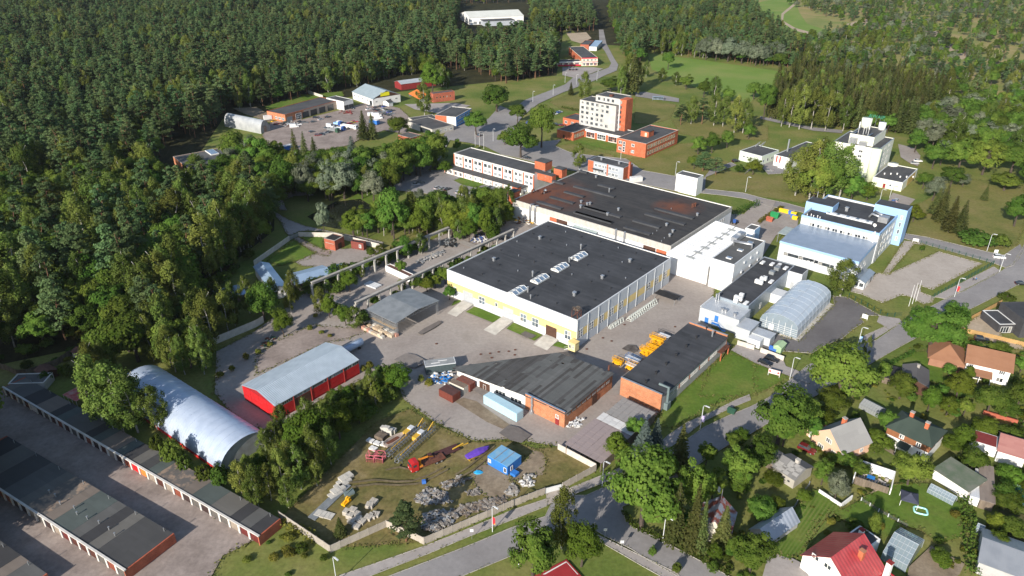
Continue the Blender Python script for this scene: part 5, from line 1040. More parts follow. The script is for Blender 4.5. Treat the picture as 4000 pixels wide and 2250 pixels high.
for i in range(2):window(e,'f',(0,0,pb_.y,0),pb_.x+2.5+i*5,1.4,2.0,1.8,2,1,.16,None,DARK)
# tower
zt=20.0;a,b,c=TC.at(*NT(2,0,513,752),zt),TC.at(*NT(2,0,787,802),zt),TC.at(*NT(2,0,838,772),zt)
tx0,tx1,ty0=a.x,b.x,(a.y+b.y)/2;ty1=ty0+13
TW=pm('tower_panel',(.50,.49,.465),(.42,.41,.385),.25,rough=.85,fine=.06)
block(e,tx0,tx1,ty0,ty1,zl-.4,zt,TW,DGREYR,.3,CONC,wn='tower_wall',rn='tower_roof')
for k in range(5):
    for i in range(6):
        if k and i==5 and k<3:continue
        window(e,'f',(0,0,ty0,0),tx0+2.2+i*(tx1-tx0-3)*.155,zl+1.0+k*2.95,1.9,1.7,2,1,.14,WHITEF if (i*3+k)%4==0 else STEEL,DARK)
    window(e,'r',(0,tx1,0,0),ty0+2.6,zl+1.0+k*2.95,1.8,1.7,2,1,.16,STEEL,DARK)
ob0=tx1-1.0
MB().box(tx1-.2,tx1+4.4,ty0+4.0,ty0+11.5,zl-.4,23.4).build('orange_shaft',ORANGE,e)
MB().box(tx1+.02,tx1+.6,ty0+3.2,ty0+3.98,zl-.4,23).build('shaft_edge',WHITE,e)
for k in range(6):window(e,'f',(0,0,ty0+4.0,0),tx1+.9,zl+1.0+k*2.95,1.2,1.9,1,1,.1,ORANGE,DARK)
block(e,tx0+8.5,tx1-.25,ty0+4.6,ty1+4,zt-.5,23.3,TW,DGREYR,.3,CONC,wn='penthouse_wall',rn='penthouse_roof')
for i in range(4):window(e,'f',(0,0,ty0+4.6,0),tx0+11+i*3.3,zt+.6,1.7,1.8,2,1,.14,STEEL,DARK)
MB().box(tx0+16,tx0+18,ty0+8,ty0+10,23,24).build('roof_box',RUST,e)
# ---- two-storey annex office below it
b=Bld('annex_office','two storey grey and orange annex office behind black factory roof',NT(2,0,575,1205),NT(2,0,850,1265),NT(2,0,918,1235),7.0,snap=-39.8)
e,w,d=b.e,b.w,max(9,b.d);BX=(0,w,0,d);block(e,0,w,0,d,0,7,pm('grey_blue_wall',(.40,.43,.47),(.35,.38,.42),.4),DGREYR,.2,STEEL)
slab(e,'f',BX,1.8,.1,3.4,6.8,ORANGE,'orange_panel',.12);slab(e,'f',BX,w*.56,.1,.8,6.8,ORANGE,'orange_panel',.1);slab(e,'r',BX,d/2,.1,d-.2,6.8,ORANGE,'orange_panel',.06)
for k in range(2):
    for i in range(7):window(e,'f',(0,w,-.04,d),5.2+i*(w-7)/7,1.2+k*3.1,1.7,1.7,2,1,.16)
MB().box(3.6,10,-1.8,-.14,3.1,3.3).build('entrance_canopy',DGREYR,e);MB().box(w+.1,w+1.1,d*.5,d*.5+1,0,9.2).build('chimney',BRICKR,e)
vent(e,w*.25,d*.5,6.8,'box');vent(e,w*.75,d*.5,6.8,'box')
def container(name,label,L_,F_,R_,z,m_,cat='container',ribs=True,roofm=None,group=None):
    b=Bld(name,label,L_,F_,R_,z,cat,None,group);w,d=b.w,max(2.2,b.d)
    MB().box(0,w,0,d,.15,z).build('body',m_,b.e);MB().box(.05,w-.05,.05,d-.05,z+.003,z+.04).build('roof',roofm or m_,b.e)
    if ribs:
        n=max(3,int(w/.55))
        for i in range(n):place('rib',('crib',round(z,1),m_.name),lambda:MB().box(-.1,.1,-.05,0,.3,z-.15),m_,b.e,(w*(i+.5)/n,0,0))
        place('door_panel',('cdp',round(d,1),round(z,1),m_.name),lambda:MB().box(0,.05,.1,d/2-.03,.3,z-.12).box(0,.05,d/2+.03,d-.1,.3,z-.12),m_,b.e,(w,0,0))
    for x in (.05,w-.2):
        for y in (.05,d-.2):MB().box(x,x+.15,y,y+.15,0,.15).build('corner_foot',STEEL,b.e)
    return b
container('shipping_container','white shipping container with green stripe beside annex office',NT(2,0,888,1332),NT(2,0,905,1345),NT(2,0,968,1322),2.6,WHITE)
b=simple('white_cube_house','windowless white cube building with grey roof behind factory hall',NO(1702,437),NO(1748,453),NO(1770,446),9.0,WHITEWALL,GREYR,snap=-39.8,cap=LGREY)
for i in range(3):slab(b.e,'f',(0,b.w,0,b.d),b.w*(.2+.3*i),7.2,1.6,.9,CONCL,'vent_grille')
# ---- pale green mill and its neighbours
PG=pm('pale_green_render',(.70,.76,.56),(.64,.70,.51),.25,rough=.8);PGL=pm('cream_render',(.78,.78,.66),(.72,.72,.60),.25,rough=.8)
b=simple('pale_green_hall','low pale green hall with dark flat roof and duct cluster',NT(2,0,1720,1137),NT(2,0,1888,1180),NT(3,0,62,1128),5.4,pm('mint_render',(.60,.68,.56),(.55,.63,.51),.3),DGREYR,cap=LGREY)
for i in range(4):window(b.e,'r',(0,b.w,0,b.d),2+i*b.d/4,1.4,1.6,1.8,1,1,.15)
for i in range(3):window(b.e,'f',(0,b.w,0,b.d),3+i*2.2,2.4,1.4,.9,1,1,.12,None,DARK)
for i in range(6):p=b.at(*NT(2,0,1840+i*12,1105-(i%3)*8),5.4);MB().tube([(p.x,p.y,5.1),(p.x,p.y,6.6),(p.x+.9,p.y,7.0)],.25,6).build('roof_duct',SILVER,b.e)
b=simple('mill_store','dark roofed store with white end wall and red stripes beside mill',NT(3,0,50,1168),NT(3,0,165,1195),NT(3,0,262,1062),6.2,WHITEWALL,DGREYR,cap=LGREY)
for i in range(2):slab(b.e,'f',(0,b.w,0,b.d),b.w*(.18+.22*i),2.5,.9,3.5,pm('red_stripe',(.5,.10,.08),(.45,.09,.07),1),'red_stripe')
MB().box(b.w*.45,b.w*.95,-2.2,-.1,0,2.6).build('cabinet',LGREY,b.e);MB().bar((b.w*.2,b.d*.3,6),(b.w*.2,b.d*.3,13),.7).build('lattice_mast',STEEL,b.e)
ML=Bld('mill_tower','tall pale green mill block with black roofs and rooftop antennas',NT(3,0,498,1065),NT(3,0,832,1135),NT(3,0,985,1057),17.0,snap=-39.8)
e,w,d,h=ML.e,ML.w,max(15,ML.d),ML.h;BX=(0,w,0,d)
block(e,0,w,0,d,0,h,PGL,DGREYR,.3,SILVER);MB().box(-.04,w+.04,-.06,0,0,9).build('green_base',PG,e)
MB().cyl(w-1.2,.2,0,h,2.4,20).build('round_stair',PG,e,smooth=True)
for k in range(4):
    for i in range(3):window(e,'r',BX,4+i*(d-4)/3,4.8+k*3.1,2.6,1.8,2,1,.16)
for k in range(2):window(e,'f',BX,w*.62,11+k*2.6,2.0,1.4,2,1,.14,None,DARK)
p0=ML.at(*NT(3,0,630,1000),21.5)
px0,px1=p0.x,p0.x+12;py0=3.5;py1=d-1.5
block(e,px0,px1,py0,py1,h-.4,21.5,PGL,DGREYR,.3,SILVER,wn='penthouse_wall',rn='penthouse_roof')
for i in range(2):MB().box(px0+1+i*5,px0+4.4+i*5,py0-3.2,py0-.2,h,h+3.0-i).build('plant_box',SILVER,e)
MB().cyl(px0+2,py1-2,21,26,2.6,18).build('roof_tank',PGL,e,smooth=True);MB().cyl(px1-2,py1-2,21,25,1.8,16).build('roof_tank',WHITEWALL,e,smooth=True)
for i,(x,y)in enumerate(((3,3),(6,6),(8,2.5),(5.5,3))):
    MB().cyl(px0+x,py0+y,21,27.5+i%2,.1,6).cyl(px0+x,py0+y,24.5,27.3+i%2,.3,8).build('antenna',WHITEF,e)
for x in (1.0,8.2):MB().prism([(px0+x,py0+.3),(px0+x+1.6,py0+.3),(px0+x+1.6,py0+6),(px0+x,py0+6)],[21.2,22.2,22.2,21.2],[21.3,22.3,22.3,21.3]).build('solar_panel',pm('panel_blue',(.14,.2,.28),(.1,.15,.22),1),e)
sg=link('sign_letters',textmesh('AWAIP',2.6),pm('sign_green',(.04,.22,.13),(.03,.18,.11),1),e,(px0+6,py1-.5,26.2));sg.rotation_euler=(math.pi/2,0,0)
fr=MB();[fr.bar((px0+2+i*2,py1-.5,21),(px0+2+i*2,py1-.5,26.2),.1)for i in range(5)];fr.build('sign_frame',STEEL,e)
AN=Bld('mill_annex','low pale green annex with curved corner and grey roof beside mill',NT(3,0,795,1335),NT(3,0,1020,1378),NT(3,0,1180,1282),4.6,snap=-39.8)
e,w,d=AN.e,AN.w,AN.d;block(e,0,w,0,d,0,4.6,PGL,DGREYR,.25,LGREY);MB().box(-.05,w+.05,-.07,0,0,2.2).build('green_base',PG,e)
slab(e,'f',(0,w,-.07,d),w*.42,.1,1.2,2.3,pm('dark_red',(.25,.03,.03)));window(e,'f',(0,w,-.07,d),w*.62,1.4,1.3,1.4,1,1,.2);slab(e,'r',(0,w,0,d),d*.6,.2,d*.5,4,pm('ochre',(.6,.42,.13),(.55,.38,.12),1),'ochre_panel');MB().cyl(2,d-1,0,5.4,2.6,20).build('curved_wall',PGL,e,smooth=True)
for i in range(6):vent(e,3+i*2.5,d*.3+(i%3)*2,4.35,'box',.6,WHITEF)
# ---- vehicle yard buildings
RG=Bld('repair_garage','long brick repair garage with grey roof and row of dark openings',NT(1,0,80,838),NT(1,0,218,866),NT(1,0,655,762),5.6)
e,w,d=RG.e,RG.w,RG.d;BX=(0,w,0,d);block(e,0,w,0,d,0,5.6,BRICK,DGREYR,.15,BRICKR)
slab(e,'r',BX,d*.66,.1,d*.66,5.3,pm('pinkish_render',(.45,.36,.29),(.38,.3,.25),.4),'render_panel')
for i,(x,y)in enumerate(((323,885),(376,872),(437,853),(501,838),(565,827),(630,815))):
    s,z=RG.wall('r',*NT(1,0,x,y));(window(e,'r',BX,s,.1,5.0,4.2,4,3,.2,WHITEF,DARK)if i==0 else slab(e,'r',(0,w+.06,0,d),s,.1,5.6,4.0,DARK,'gate_opening'))
s,z=RG.wall('r',*NT(1,0,255,898));slab(e,'r',BX,s,.1,4.5,3.6,STEEL,'gate')
s,z=RG.wall('f',*NT(1,0,112,880));slab(e,'f',BX,s,.1,3.4,3.4,pm('dark_red',(.25,.03,.03)),'gate')
for i in range(3):window(e,'f',BX,w*.5+i*3.2,1.6,2.2,1.6,2,1,.16)
b=simple('white_garage','white flat-roofed garage with two dark doors joined to repair garage',NT(1,0,530,738),NT(1,0,660,768),NT(1,0,780,762),6.2,WHITE,DGREYR,cap=WHITE)
for i in range(2):slab(b.e,'r',(0,b.w,0,b.d),b.d*(.25+.5*i),.1,4,3.4,DARK,'gate')
HL=Bld('gabled_hall','white gabled hall with pale blue roof and yellow sign board',NT(1,0,727,692),NT(1,0,880,747),NT(1,0,1088,712),5.4)
e,w,d=HL.e,HL.w,HL.d;gable(e,0,w,0,d,0,5.4,9.6,WHITE,ribbed('pale_teal_roof',(.38,.45,.47),(.34,.41,.43),'X',.6,.4,.2,.4),'x',.4)
MB().add([(w+.06,.1,5.5),(w+.06,d-.1,5.5),(w+.06,d/2,9.5)],[(0,1,2)]).build('gable_panel',BROWND,e)
s,z=HL.wall('r',*NT(1,0,972,712));sb=MB().box(w+.1,w+.25,s-3.6,s+3.6,z-1.0,z+1.6).build('sign_board',pm('sign_yellow',(.72,.68,.02),(.66,.6,.02),1.5),e)
for x in (.1,.3,.5,.75):window(e,'f',(0,w,0,d),w*x,2.6,2.0,1.3,2,1,.18,None,DARK)
for x in (.12,.62,.85):window(e,'r',(0,w,0,d),d*x,2.4,2.0,1.3,2,1,.18,None,DARK)
slab(e,'f',(0,w,0,d),w*.9,.1,3.4,3.6,DARK,'gate')
b=Bld('small_white_shed','small white shed with dark pitched roof before gabled hall',NT(1,0,958,765),NT(1,0,1000,775),NT(1,0,1035,768),3.0);gable(b.e,0,b.w,0,b.d,0,3,4.2,WHITEWALL,DGREYR,'y',.3)
b=Bld('long_store','long store with bright pale roof and dark red wall behind trees',NT(1,0,1045,612),NT(1,0,1095,632),NT(1,0,1275,600),5.0);gable(b.e,0,max(10,b.w),0,max(30,b.d),0,4.6,6.2,pm('dark_red',(.25,.03,.03)),RIBL,'y',.3)
b=simple('brick_block','windowed orange brick block at the forest edge',NT(1,0,1312,697),NT(1,0,1335,708),NT(1,0,1486,682),6.4,BRICKR,DGREYR)
for i in range(5):window(b.e,'r',(0,b.w,0,b.d),3+i*(b.d-4)/5,2.6,1.4,1.5,1,1,.2,BRICK,DARK)
b=Bld('orange_tent','low orange lean-to roof beside brick block',NT(1,0,1150,705),NT(1,0,1232,748),NT(1,0,1255,735),2.2,cat='shelter')
MB().prism([(0,0),(b.w,0),(b.w,7),(0,7)],[2.0,2.0,4.4,4.4],[2.15,2.15,4.55,4.55]).build('roof',BORG,b.e);MB().box(.3,b.w-.3,6.7,7,0,4.4).box(.3,.5,.2,6.6,0,2).box(b.w-.5,b.w-.3,.2,6.6,0,2).build('wall',STEEL,b.e)
SB=Bld('blue_shop','flat-roofed shop with bright blue side wall and orange corner',NT(1,0,1352,868),NT(1,0,1508,884),NT(1,0,1737,828),6.6)
e,w,d=SB.e,SB.w,SB.d;block(e,0,w,0,d,0,6.6,WHITE,DGREYR,.2,CONCL);slab(e,'f',(0,w,0,d),w*.28,.1,w*.55,6.5,ORANGE,'orange_panel',.1)
slab(e,'r',(0,w,0,d),d/2,.1,d-.2,6.3,pm('bright_blue',(.03,.26,.62),(.025,.23,.56),.6),'blue_panel',.08)
for k in range(2):
    for i in range(7):window(e,'r',(0,w+.06,0,d),3+i*(d-4)/7,1.0+k*3.0,2.0,1.8,1,1,.2)
slab(e,'r',(0,w+.06,0,d),d*.95,4.5,3,1.6,YELLOW,'sign_board')
b=simple('grey_pavilion','low grey pavilion with flat dark roof and open porch beside blue shop',NT(1,0,1142,915),NT(1,0,1330,978),NT(1,0,1505,947),3.8,CONCL,DGREYR,cap=CONC)
slab(b.e,'f',(0,b.w,0,b.d),b.w*.72,.1,b.w*.4,3.0,DARK,'porch_opening')
for i in range(4):window(b.e,'r',(0,b.w,0,b.d),2+i*b.d/4,1.2,2,1.3,2,1,.15)
b=simple('low_pavilion','low cream pavilion with dark roof behind grey pavilion',NT(1,0,1140,905),NT(1,0,1190,935),NT(1,0,1350,895),3.6,CONCL,DGREYR)
b.e.location.y+=6
b=simple('brick_substation','small orange brick hut with grey roof among trees below vehicle yard',NT(1,0,1072,1018),NT(1,0,1168,1042),NT(1,0,1232,1014),3.6,BRICKR,GREYR,cap=CONC)
for i in range(2):slab(b.e,'r',(0,b.w,0,b.d),b.d*(.3+.4*i),.2,1.6,2.2,WHITE)
b=simple('woodland_workshop','flat grey roofed workshop in a clearing of the wood',NT(0,0,1305,1182),NT(0,0,1440,1285),NT(0,0,1690,1142),4.6,BRICK,GREYR,cap=CONC)
p=b.at(*NT(0,0,1600,1150),4.6);sk=MB().box(p.x-5,p.x+5,p.y-2.2,p.y+2.2,4.3,5.0).build('skylight',WHITEF,b.e);MB().box(p.x-4.7,p.x+4.7,p.y-1.9,p.y+1.9,5.0,5.08).build('pane',SKYG,sk)
b=Bld('blue_roofed_shed','small shed with blue-white sheet roof under birches of the near wood',NT(0,1,1610,740),NT(0,1,1660,810),NT(0,1,1770,770),3.0,snap=None);gable(b.e,0,max(5,b.w),0,max(9,b.d),0,2.6,3.6,WOOD,BLR,'y',.3)
b=Bld('forest_shed','small cream shed in a gap of the near-left wood',NT(0,1,240,165),NT(0,1,280,205),NT(0,1,325,190),3.2);gable(b.e,0,max(4,b.w),0,max(5,b.d),0,2.8,4,PGL,WOOD,'y',.2)
FH=Bld('far_hall','very large white hall among pines at top of view',NT(1,0,1612,135),NT(2,0,88,118),NT(2,0,90,60),8.0)
e,w,d=FH.e,FH.w,45;gable(e,0,w,0,d,0,8,12.5,WHITEWALL,pm('cream_metal',(.62,.63,.58),(.56,.57,.52),.1),'x',.3)
for i in range(9):slab(e,'f',(0,w,0,d),w*(.1+i*.1),.5,4,3,DARK if i%2 else STEEL,'gate')
MB().box(w*.2,w*.75,-16,-.2,0,5.5).build('front_wing',pm('grey_blue_wall',(1,1,1)),e);MB().box(w*.19,w*.76,-16.3,-.2,5.503,5.9).build('front_wing_roof',DGREYR,e)
RDS=Bld('red_shop','red and white two storey shop with grey roof beside forest road',NT(2,0,527,437),NT(2,0,648,434),NT(2,0,606,348),7.0)
e,w,d=RDS.e,RDS.w,max(20,RDS.d);SRED=pm('shop_red',(.55,.015,.05),(.48,.012,.04),.6)
block(e,0,w,0,d,0,7,pm('cream_shop',(.72,.66,.5),(.68,.62,.47),.5),DGREYR,.15);MB().box(-.05,w+.05,-.15,0,6.2,7.05).box(-.05,w+.05,-.15,0,3.3,3.7).build('red_band',SRED,e)
for i in range(4):window(e,'f',(0,w,0,d),w*(.14+.24*i),4.2,2.0,1.7,2,1,.15,None,DARK);window(e,'f',(0,w,0,d),w*(.14+.24*i),.4,2.6,2.2,2,1,.15,SRED if i%2 else None,GLASS)
MB().box(-.1,w+.1,-.9,-.16,2.8,3.25).build('white_awning',WHITEF,e)
sl=link('sign_letters',textmesh('elvi',1.6),pm('sign_pink',(.8,.35,.4),(.75,.3,.36),1),e,(w*.72,-1.0,2.6));sl.rotation_euler=(math.pi/2,0,0)
block(e,-22,-.1,1,11,0,4.0,pm('cream_shop',(1,1,1)),BLACKR,.1);MB().box(-22,-.2,.7,.98,.1,1.2).build('red_band',SRED,e);MB().box(-22,-.2,.2,.95,3.2,3.9).build('white_awning',WHITEF,e)
for i in range(4):window(e,'f',(0,0,1,0),-19+i*5,1.3,3.6,1.6,3,1,.15,SRED,GLASS)
slab(e,'l',(0,w,0,d),d*.5,.1,d*.95,6.7,ORANGE,'brick_side')
b=simple('brick_store','brick store with dark and blue roofs behind red shop',NT(2,0,515,335),NT(2,0,580,338),NT(2,0,575,303),5.5,BRICKR,DGREYR);MB().prism([(b.w+.2,0),(b.w+8,0),(b.w+8,b.d+6),(b.w+.2,b.d+6)],3.9,[4.0,4.0,4.8,4.8]).build('side_roof',BLR,b.e);MB().box(b.w+.3,b.w+7.8,.2,b.d+5.8,0,3.9).build('side_wall',WHITE,b.e)
b=Bld('forest_house','dark hipped roof house among pines left of red shop',NT(2,0,152,372),NT(2,0,248,385),NT(2,0,262,350),3.6);gable(b.e,0,b.w,0,14,0,3.4,7.2,WOOD,BLACKR,'x',.4)
b=thing('bus_shelter','small glass bus shelter on street beyond tower lawn','bus shelter',T(2,0,1100,758),R(-10))
MB().box(-4,4,-1.5,1.5,2.6,2.75).build('roof',BGREY,b);MB().box(-4,4,1.3,1.4,.2,2.5).build('back_panel',GLASS,b);MB().bar((-3.8,-1.3,0),(-3.8,-1.3,2.6),.15).bar((3.8,-1.3,0),(3.8,-1.3,2.6),.15).bar((-3.8,1.45,0),(-3.8,1.45,2.6),.12).bar((3.8,1.45,0),(3.8,1.45,2.6),.12).build('post',STEEL,b)
# ================================================================ houses and gardens at lower right
def chimney(e,x,y,z0,z1,m_=None,cap=None,s=.45):
    c=MB().box(x-s,x+s,y-s,y+s,z0,z1).build('chimney',m_ or ORANGE,e);MB().box(x-s-.1,x+s+.1,y-s-.1,y+s+.1,z1+.003,z1+.15).build('chimney_cap',cap or CONC,c)
ASB=felt('old_corrugated',(.25,.245,.235),(.33,.325,.31),1.1,'Y',.5);ASBD=felt('dark_corrugated',(.15,.15,.145),(.22,.215,.21),1.0,'Y',.5)
GRN=felt('green_shingle',(.035,.052,.042),(.055,.075,.06),1.0,'Y',.4);BRN=felt('brown_shingle',(.235,.115,.065),(.30,.155,.09),.8,'X',.3)
PEACH=pm('peach_render',(.72,.46,.32),(.66,.42,.29),.4,rough=.85)
# peach house
h1=Bld('peach_house','peach rendered house with grey corrugated gable roof and red chimney',NT(3,2,342,358),NT(3,2,562,522),NT(3,2,745,412),3.4)
e,w,d=h1.e,h1.w,h1.d;gable(e,0,w,0,d,0,3.4,7.6,PEACH,ASB,'y',.35)
for x,y in ((460,428),(398,468),(497,525)):s,z=h1.wall('f',*NT(3,2,x,y));window(e,'f',(0,w,0,d),s,z-.7,1.8,1.4,3,1,.14,None,DARK)
for t in (.25,.7):window(e,'r',(0,w,0,d),d*t,1.1,1.2,1.3,2,1,.14)
chimney(e,w*.42,d*.55,6.5,8.6);MB().box(-2.6,-.05,d*.1,d*.55,0,2.6).build('porch',PEACH,e);MB().box(-2.8,-.05,d*.08,d*.57,2.603,2.75).build('porch_roof',pm('maroon_sheet',(.22,.04,.035),(.18,.03,.03),1),e);slab(e,'f',(0,0,d*.1,0),-1.3,.1,1.0,2.1,WHITEF)
# green-roofed house
h2=Bld('green_roofed_house','white and brown house with dark green hipped roof and two orange chimneys',NT(3,2,903,320),NT(3,2,1228,470),NT(3,2,1347,352),5.2)
e,w,d=h2.e,h2.w,h2.d;MB().box(0,w,0,d,0,3.0).build('wall',WHITEWALL,e);MB().box(.02,w-.02,.02,d-.02,3.003,5.2).build('upper_wall',pm('brown_boards',(.26,.11,.05),(.2,.085,.04),1),e)
o_=.5;zr=7.6;MB().add([(-o_,-o_,5.1),(w+o_,-o_,5.1),(w+o_,d+o_,5.1),(-o_,d+o_,5.1),(w*.28,d/2,zr),(w*.72,d/2,zr)],[(0,1,5,4),(1,2,5),(2,3,4,5),(3,0,4),(3,2,1,0)]).build('roof',GRN,e)
chimney(e,w*.30,d*.62,6.6,8.6);chimney(e,w*.72,d*.42,6.4,8.8)
for t,z in ((.36,3.5),(.75,3.4)):window(e,'f',(0,w,0,d),w*t,z,1.2,1.3,2,1,.14,None,DARK)
for t in (.55,.8):window(e,'f',(0,w,0,d),w*t,1.0,1.2,1.3,2,1,.14,None,DARK);
window(e,'r',(0,w,0,d),d*.5,3.4,1.2,1.2,2,1,.14)
MB().prism([(w*.35,-2.6),(w*.62,-2.6),(w*.62,-.1),(w*.35,-.1)],[2.4,2.4,2.9,2.9],[2.5,2.5,3.0,3.0]).build('porch_roof',GRN,e);MB().bar((w*.37,-2.4,0),(w*.37,-2.4,2.4),.14).bar((w*.6,-2.4,0),(w*.6,-2.4,2.4),.14).build('porch_post',WHITEF,e)
# green felt shed
b=Bld('felt_roofed_shed','white walled shed with worn green felt roof beside small glasshouse',NT(3,2,1258,640),NT(3,2,1515,808),NT(3,2,1512,680),2.9);e,w,d=b.e,b.w,max(6,b.d)
MB().walls([(0,0),(w,0),(w,d),(0,d)],0,[2.8,2.8,3.8,3.8]).build('wall',WHITEWALL,e);MB().prism([(-.3,-.3),(w+.3,-.3),(w+.3,d+.3),(-.3,d+.3)],[2.75,2.75,3.85,3.85],[2.9,2.9,4.0,4.0]).build('roof',pm('green_felt',(.085,.115,.075),(.14,.15,.12),.4),e)
# red-roofed house
RTILE=ribbed('red_sheet_tile',(.36,.045,.05),(.42,.075,.075),'Y',.9,.35,.05,.7)
h3=Bld('red_roofed_house','white house with deep red sheet roof and two chimneys at bottom edge',NT(3,2,264,1288),NT(3,2,640,1575),NT(3,2,882,1398),4.2);e,w,d=h3.e,h3.w,h3.d
gable(e,0,w,0,d,0,4.2,8.8,WHITEWALL,RTILE,'y',.4)
for x,y in ((358,1310),(450,1378)):s,z=h3.wall('f',*NT(3,2,x,y));window(e,'f',(0,w,0,d),s,z-.6,1.7,1.3,2,1,.14,None,DARK)
s=0;chimney(e,w*.72,d*.62,6.0,8.8,ORANGE,ORANGE,.5)
chimney(e,w+1.0,d*.95,3,7.2,WHITEWALL,pm('dark_red',(.25,.03,.03)),.5)
block(e,1.5,w*.55,d+.1,d+7.5,0,3.6,WHITEWALL,DGREYR,.1);chimney(e,3.5,d+4.5,3.4,5.6,WHITEWALL,pm('dark_red',(.25,.03,.03)),.45)
block(e,w+.1,w+10,d*.45,d+1,0,3.2,STEEL,DGREYR,.1,pm('red_trim',(.5,.02,.03),(.45,.02,.03),1))
GLZ=clear('greenhouse_glass',(.30,.38,.44),.1,.6);POLY=clear('polycarbonate',(.50,.58,.66),.28,.8);GFR=pm('glazing_bar',(.42,.46,.50),(.36,.4,.44),1)
def glasshouse(name,label,L_,F_,R_,ze,zr,nx,ny,along='x',glass=None,frame=None):
    """glazed gable house: frame bars as one part, every pane an object"""
    b=Bld(name,label,L_,F_,R_,ze,'greenhouse');e,w,d=b.e,b.w,b.d;fm=frame or GFR;gl=glass or GLZ
    f=MB();c=d/2
    prof=[(0,0),(0,ze),(c,zr),(d,ze),(d,0)]
    for i in range(nx+1):
        x=w*i/nx;[f.bar((x,prof[k][0],prof[k][1]),(x,prof[k+1][0],prof[k+1][1]),.06)for k in range(4)]
    for k in range(1,4):f.bar((0,prof[k][0],prof[k][1]),(w,prof[k][0],prof[k][1]),.1)
    for s in (0,1):
        for j in range(1,ny):t=j/ny;y=c*t if s==0 else d-c*t;z=ze+(zr-ze)*t;f.bar((0,y,z+.02),(w,y,z+.02),.06)
    f.build('frame',fm,e)
    for i in range(nx):
        xa,xb=w*i/nx+.05,w*(i+1)/nx-.05
        for s in (0,1):
            for j in range(ny):
                t0,t1=j/ny,(j+1)/ny;ya,yb=(c*t0,c*t1)if s==0 else (d-c*t0,d-c*t1);za,zb=ze+(zr-ze)*t0,ze+(zr-ze)*t1
                MB().add([(xa,ya,za),(xb,ya,za),(xb,yb,zb),(xa,yb,zb)],[(0,1,2,3)]).build('pane',gl,e)
            y=.0 if s==0 else d;MB().add([(xa,y,.1),(xb,y,.1),(xb,y,ze-.05),(xa,y,ze-.05)],[(0,1,2,3)]).build('pane',gl,e)
    for x in (0,w):MB().add([(x,0.05,.1),(x,d-.05,.1),(x,d-.05,ze),(x,c,zr-.05),(x,.05,ze)],[(0,1,2,3,4)]).build('end_pane',gl,e)
    return b
b=glasshouse('glass_greenhouse','large glass greenhouse with gable roof beside red-roofed house',NT(3,2,868,1268),NT(3,2,1052,1368),NT(3,2,1248,1212),2.3,4.6,6,4)
b=glasshouse('glass_greenhouse','small pale glass greenhouse on lawn in front of felt-roofed shed',NT(3,2,1208,790),NT(3,2,1400,890),NT(3,2,1432,852),1.6,2.5,8,2)
b=glasshouse('sheet_greenhouse','greyish film greenhouse on grass behind peach house',NT(3,2,692,150),NT(3,2,835,225),NT(3,2,872,178),1.5,2.6,8,2,glass=clear('grey_film',(.30,.32,.33),.5,.8),frame=STEEL)
b=glasshouse('tiny_greenhouse','tiny white framed greenhouse on garden path at right',NT(3,2,1570,1085),NT(3,2,1625,1110),NT(3,2,1648,1075),1.7,2.4,3,2)
# striped barn and rusty house
b=Bld('striped_barn','pale barn with blue-grey striped sheet roof beside lawn hedge',NT(2,2,1800,1095),NT(2,2,1932,1195),NT(3,2,132,965),2.4);gable(b.e,0,b.w,0,b.d,0,2.4,4.6,pm('grey_wall2',(.42,.42,.42),(.36,.36,.36),.6),ribbed('striped_sheet',(.36,.40,.46),(.28,.31,.36),'Y',1.2,.4,.2,.9),'y',.3)
b=Bld('rusty_roofed_house','cream house with rusty patched sheet roof behind row of spruces',NT(2,2,1400,1075),NT(2,2,1640,1150),NT(2,2,1812,1005),3.4);gable(b.e,0,b.w,0,b.d,0,3.4,6.6,pm('cream_wall',(.6,.57,.48)),pm('rust_patched',(.26,.07,.045),(.30,.31,.34),.55,lo=.45,hi=.55),'y',.4)
window(b.e,'r',(0,b.w,0,b.d),b.d*.6,1.2,1.2,1.3,2,1,.14,None,DARK);an_=MB().bar((b.w*.5,b.d*.85,6.5),(b.w*.5,b.d*.85,10),.08)
for k in range(6):an_.bar((b.w*.5-1+.1*k,b.d*.85-.8,9.8-k*.1),(b.w*.5-1+.1*k,b.d*.85+.8,9.8-k*.1),.05)
an_.build('tv_aerial',SILVER,b.e)
b=Bld('stone_barn','grey barn with patched corrugated roof and small dark windows',NT(3,2,42,622),NT(3,2,202,722),NT(3,2,330,622),2.9);e,w,d=b.e,b.w,b.d
gable(e,0,w,0,d,0,2.9,4.4,pm('grey_block',(.40,.38,.33),(.34,.32,.28),.5),ASBD,'x',.3)
for i in range(3):window(e,'f',(0,w,0,d),w*(.22+.27*i),1.1,.8,.7,1,1,.08,CONC,DARK)
for i in range(16):q=random.uniform(.06,.92),random.uniform(.05,.85);place('roof_sheet','sbr',lambda:MB().box(-.7,.7,-.5,.5,0,.04),ASB,e,(w*q[0],d*.5*q[1],2.9+1.5*q[1]+.22),rot=(math.atan2(1.5,d/2),0,0))
chimney(e,w*.62,d*.55,4,5.4,CONC);MB().prism([(-5.5,1),(-.3,1),(-.3,d-1),(-5.5,d-1)],2.3,[2.4,2.4,2.7,2.7]).build('lean_to_roof',ASBD,e);MB().box(-5.2,-.3,1.4,d-1.3,0,2.3).build('lean_to_wall',WOOD,e)
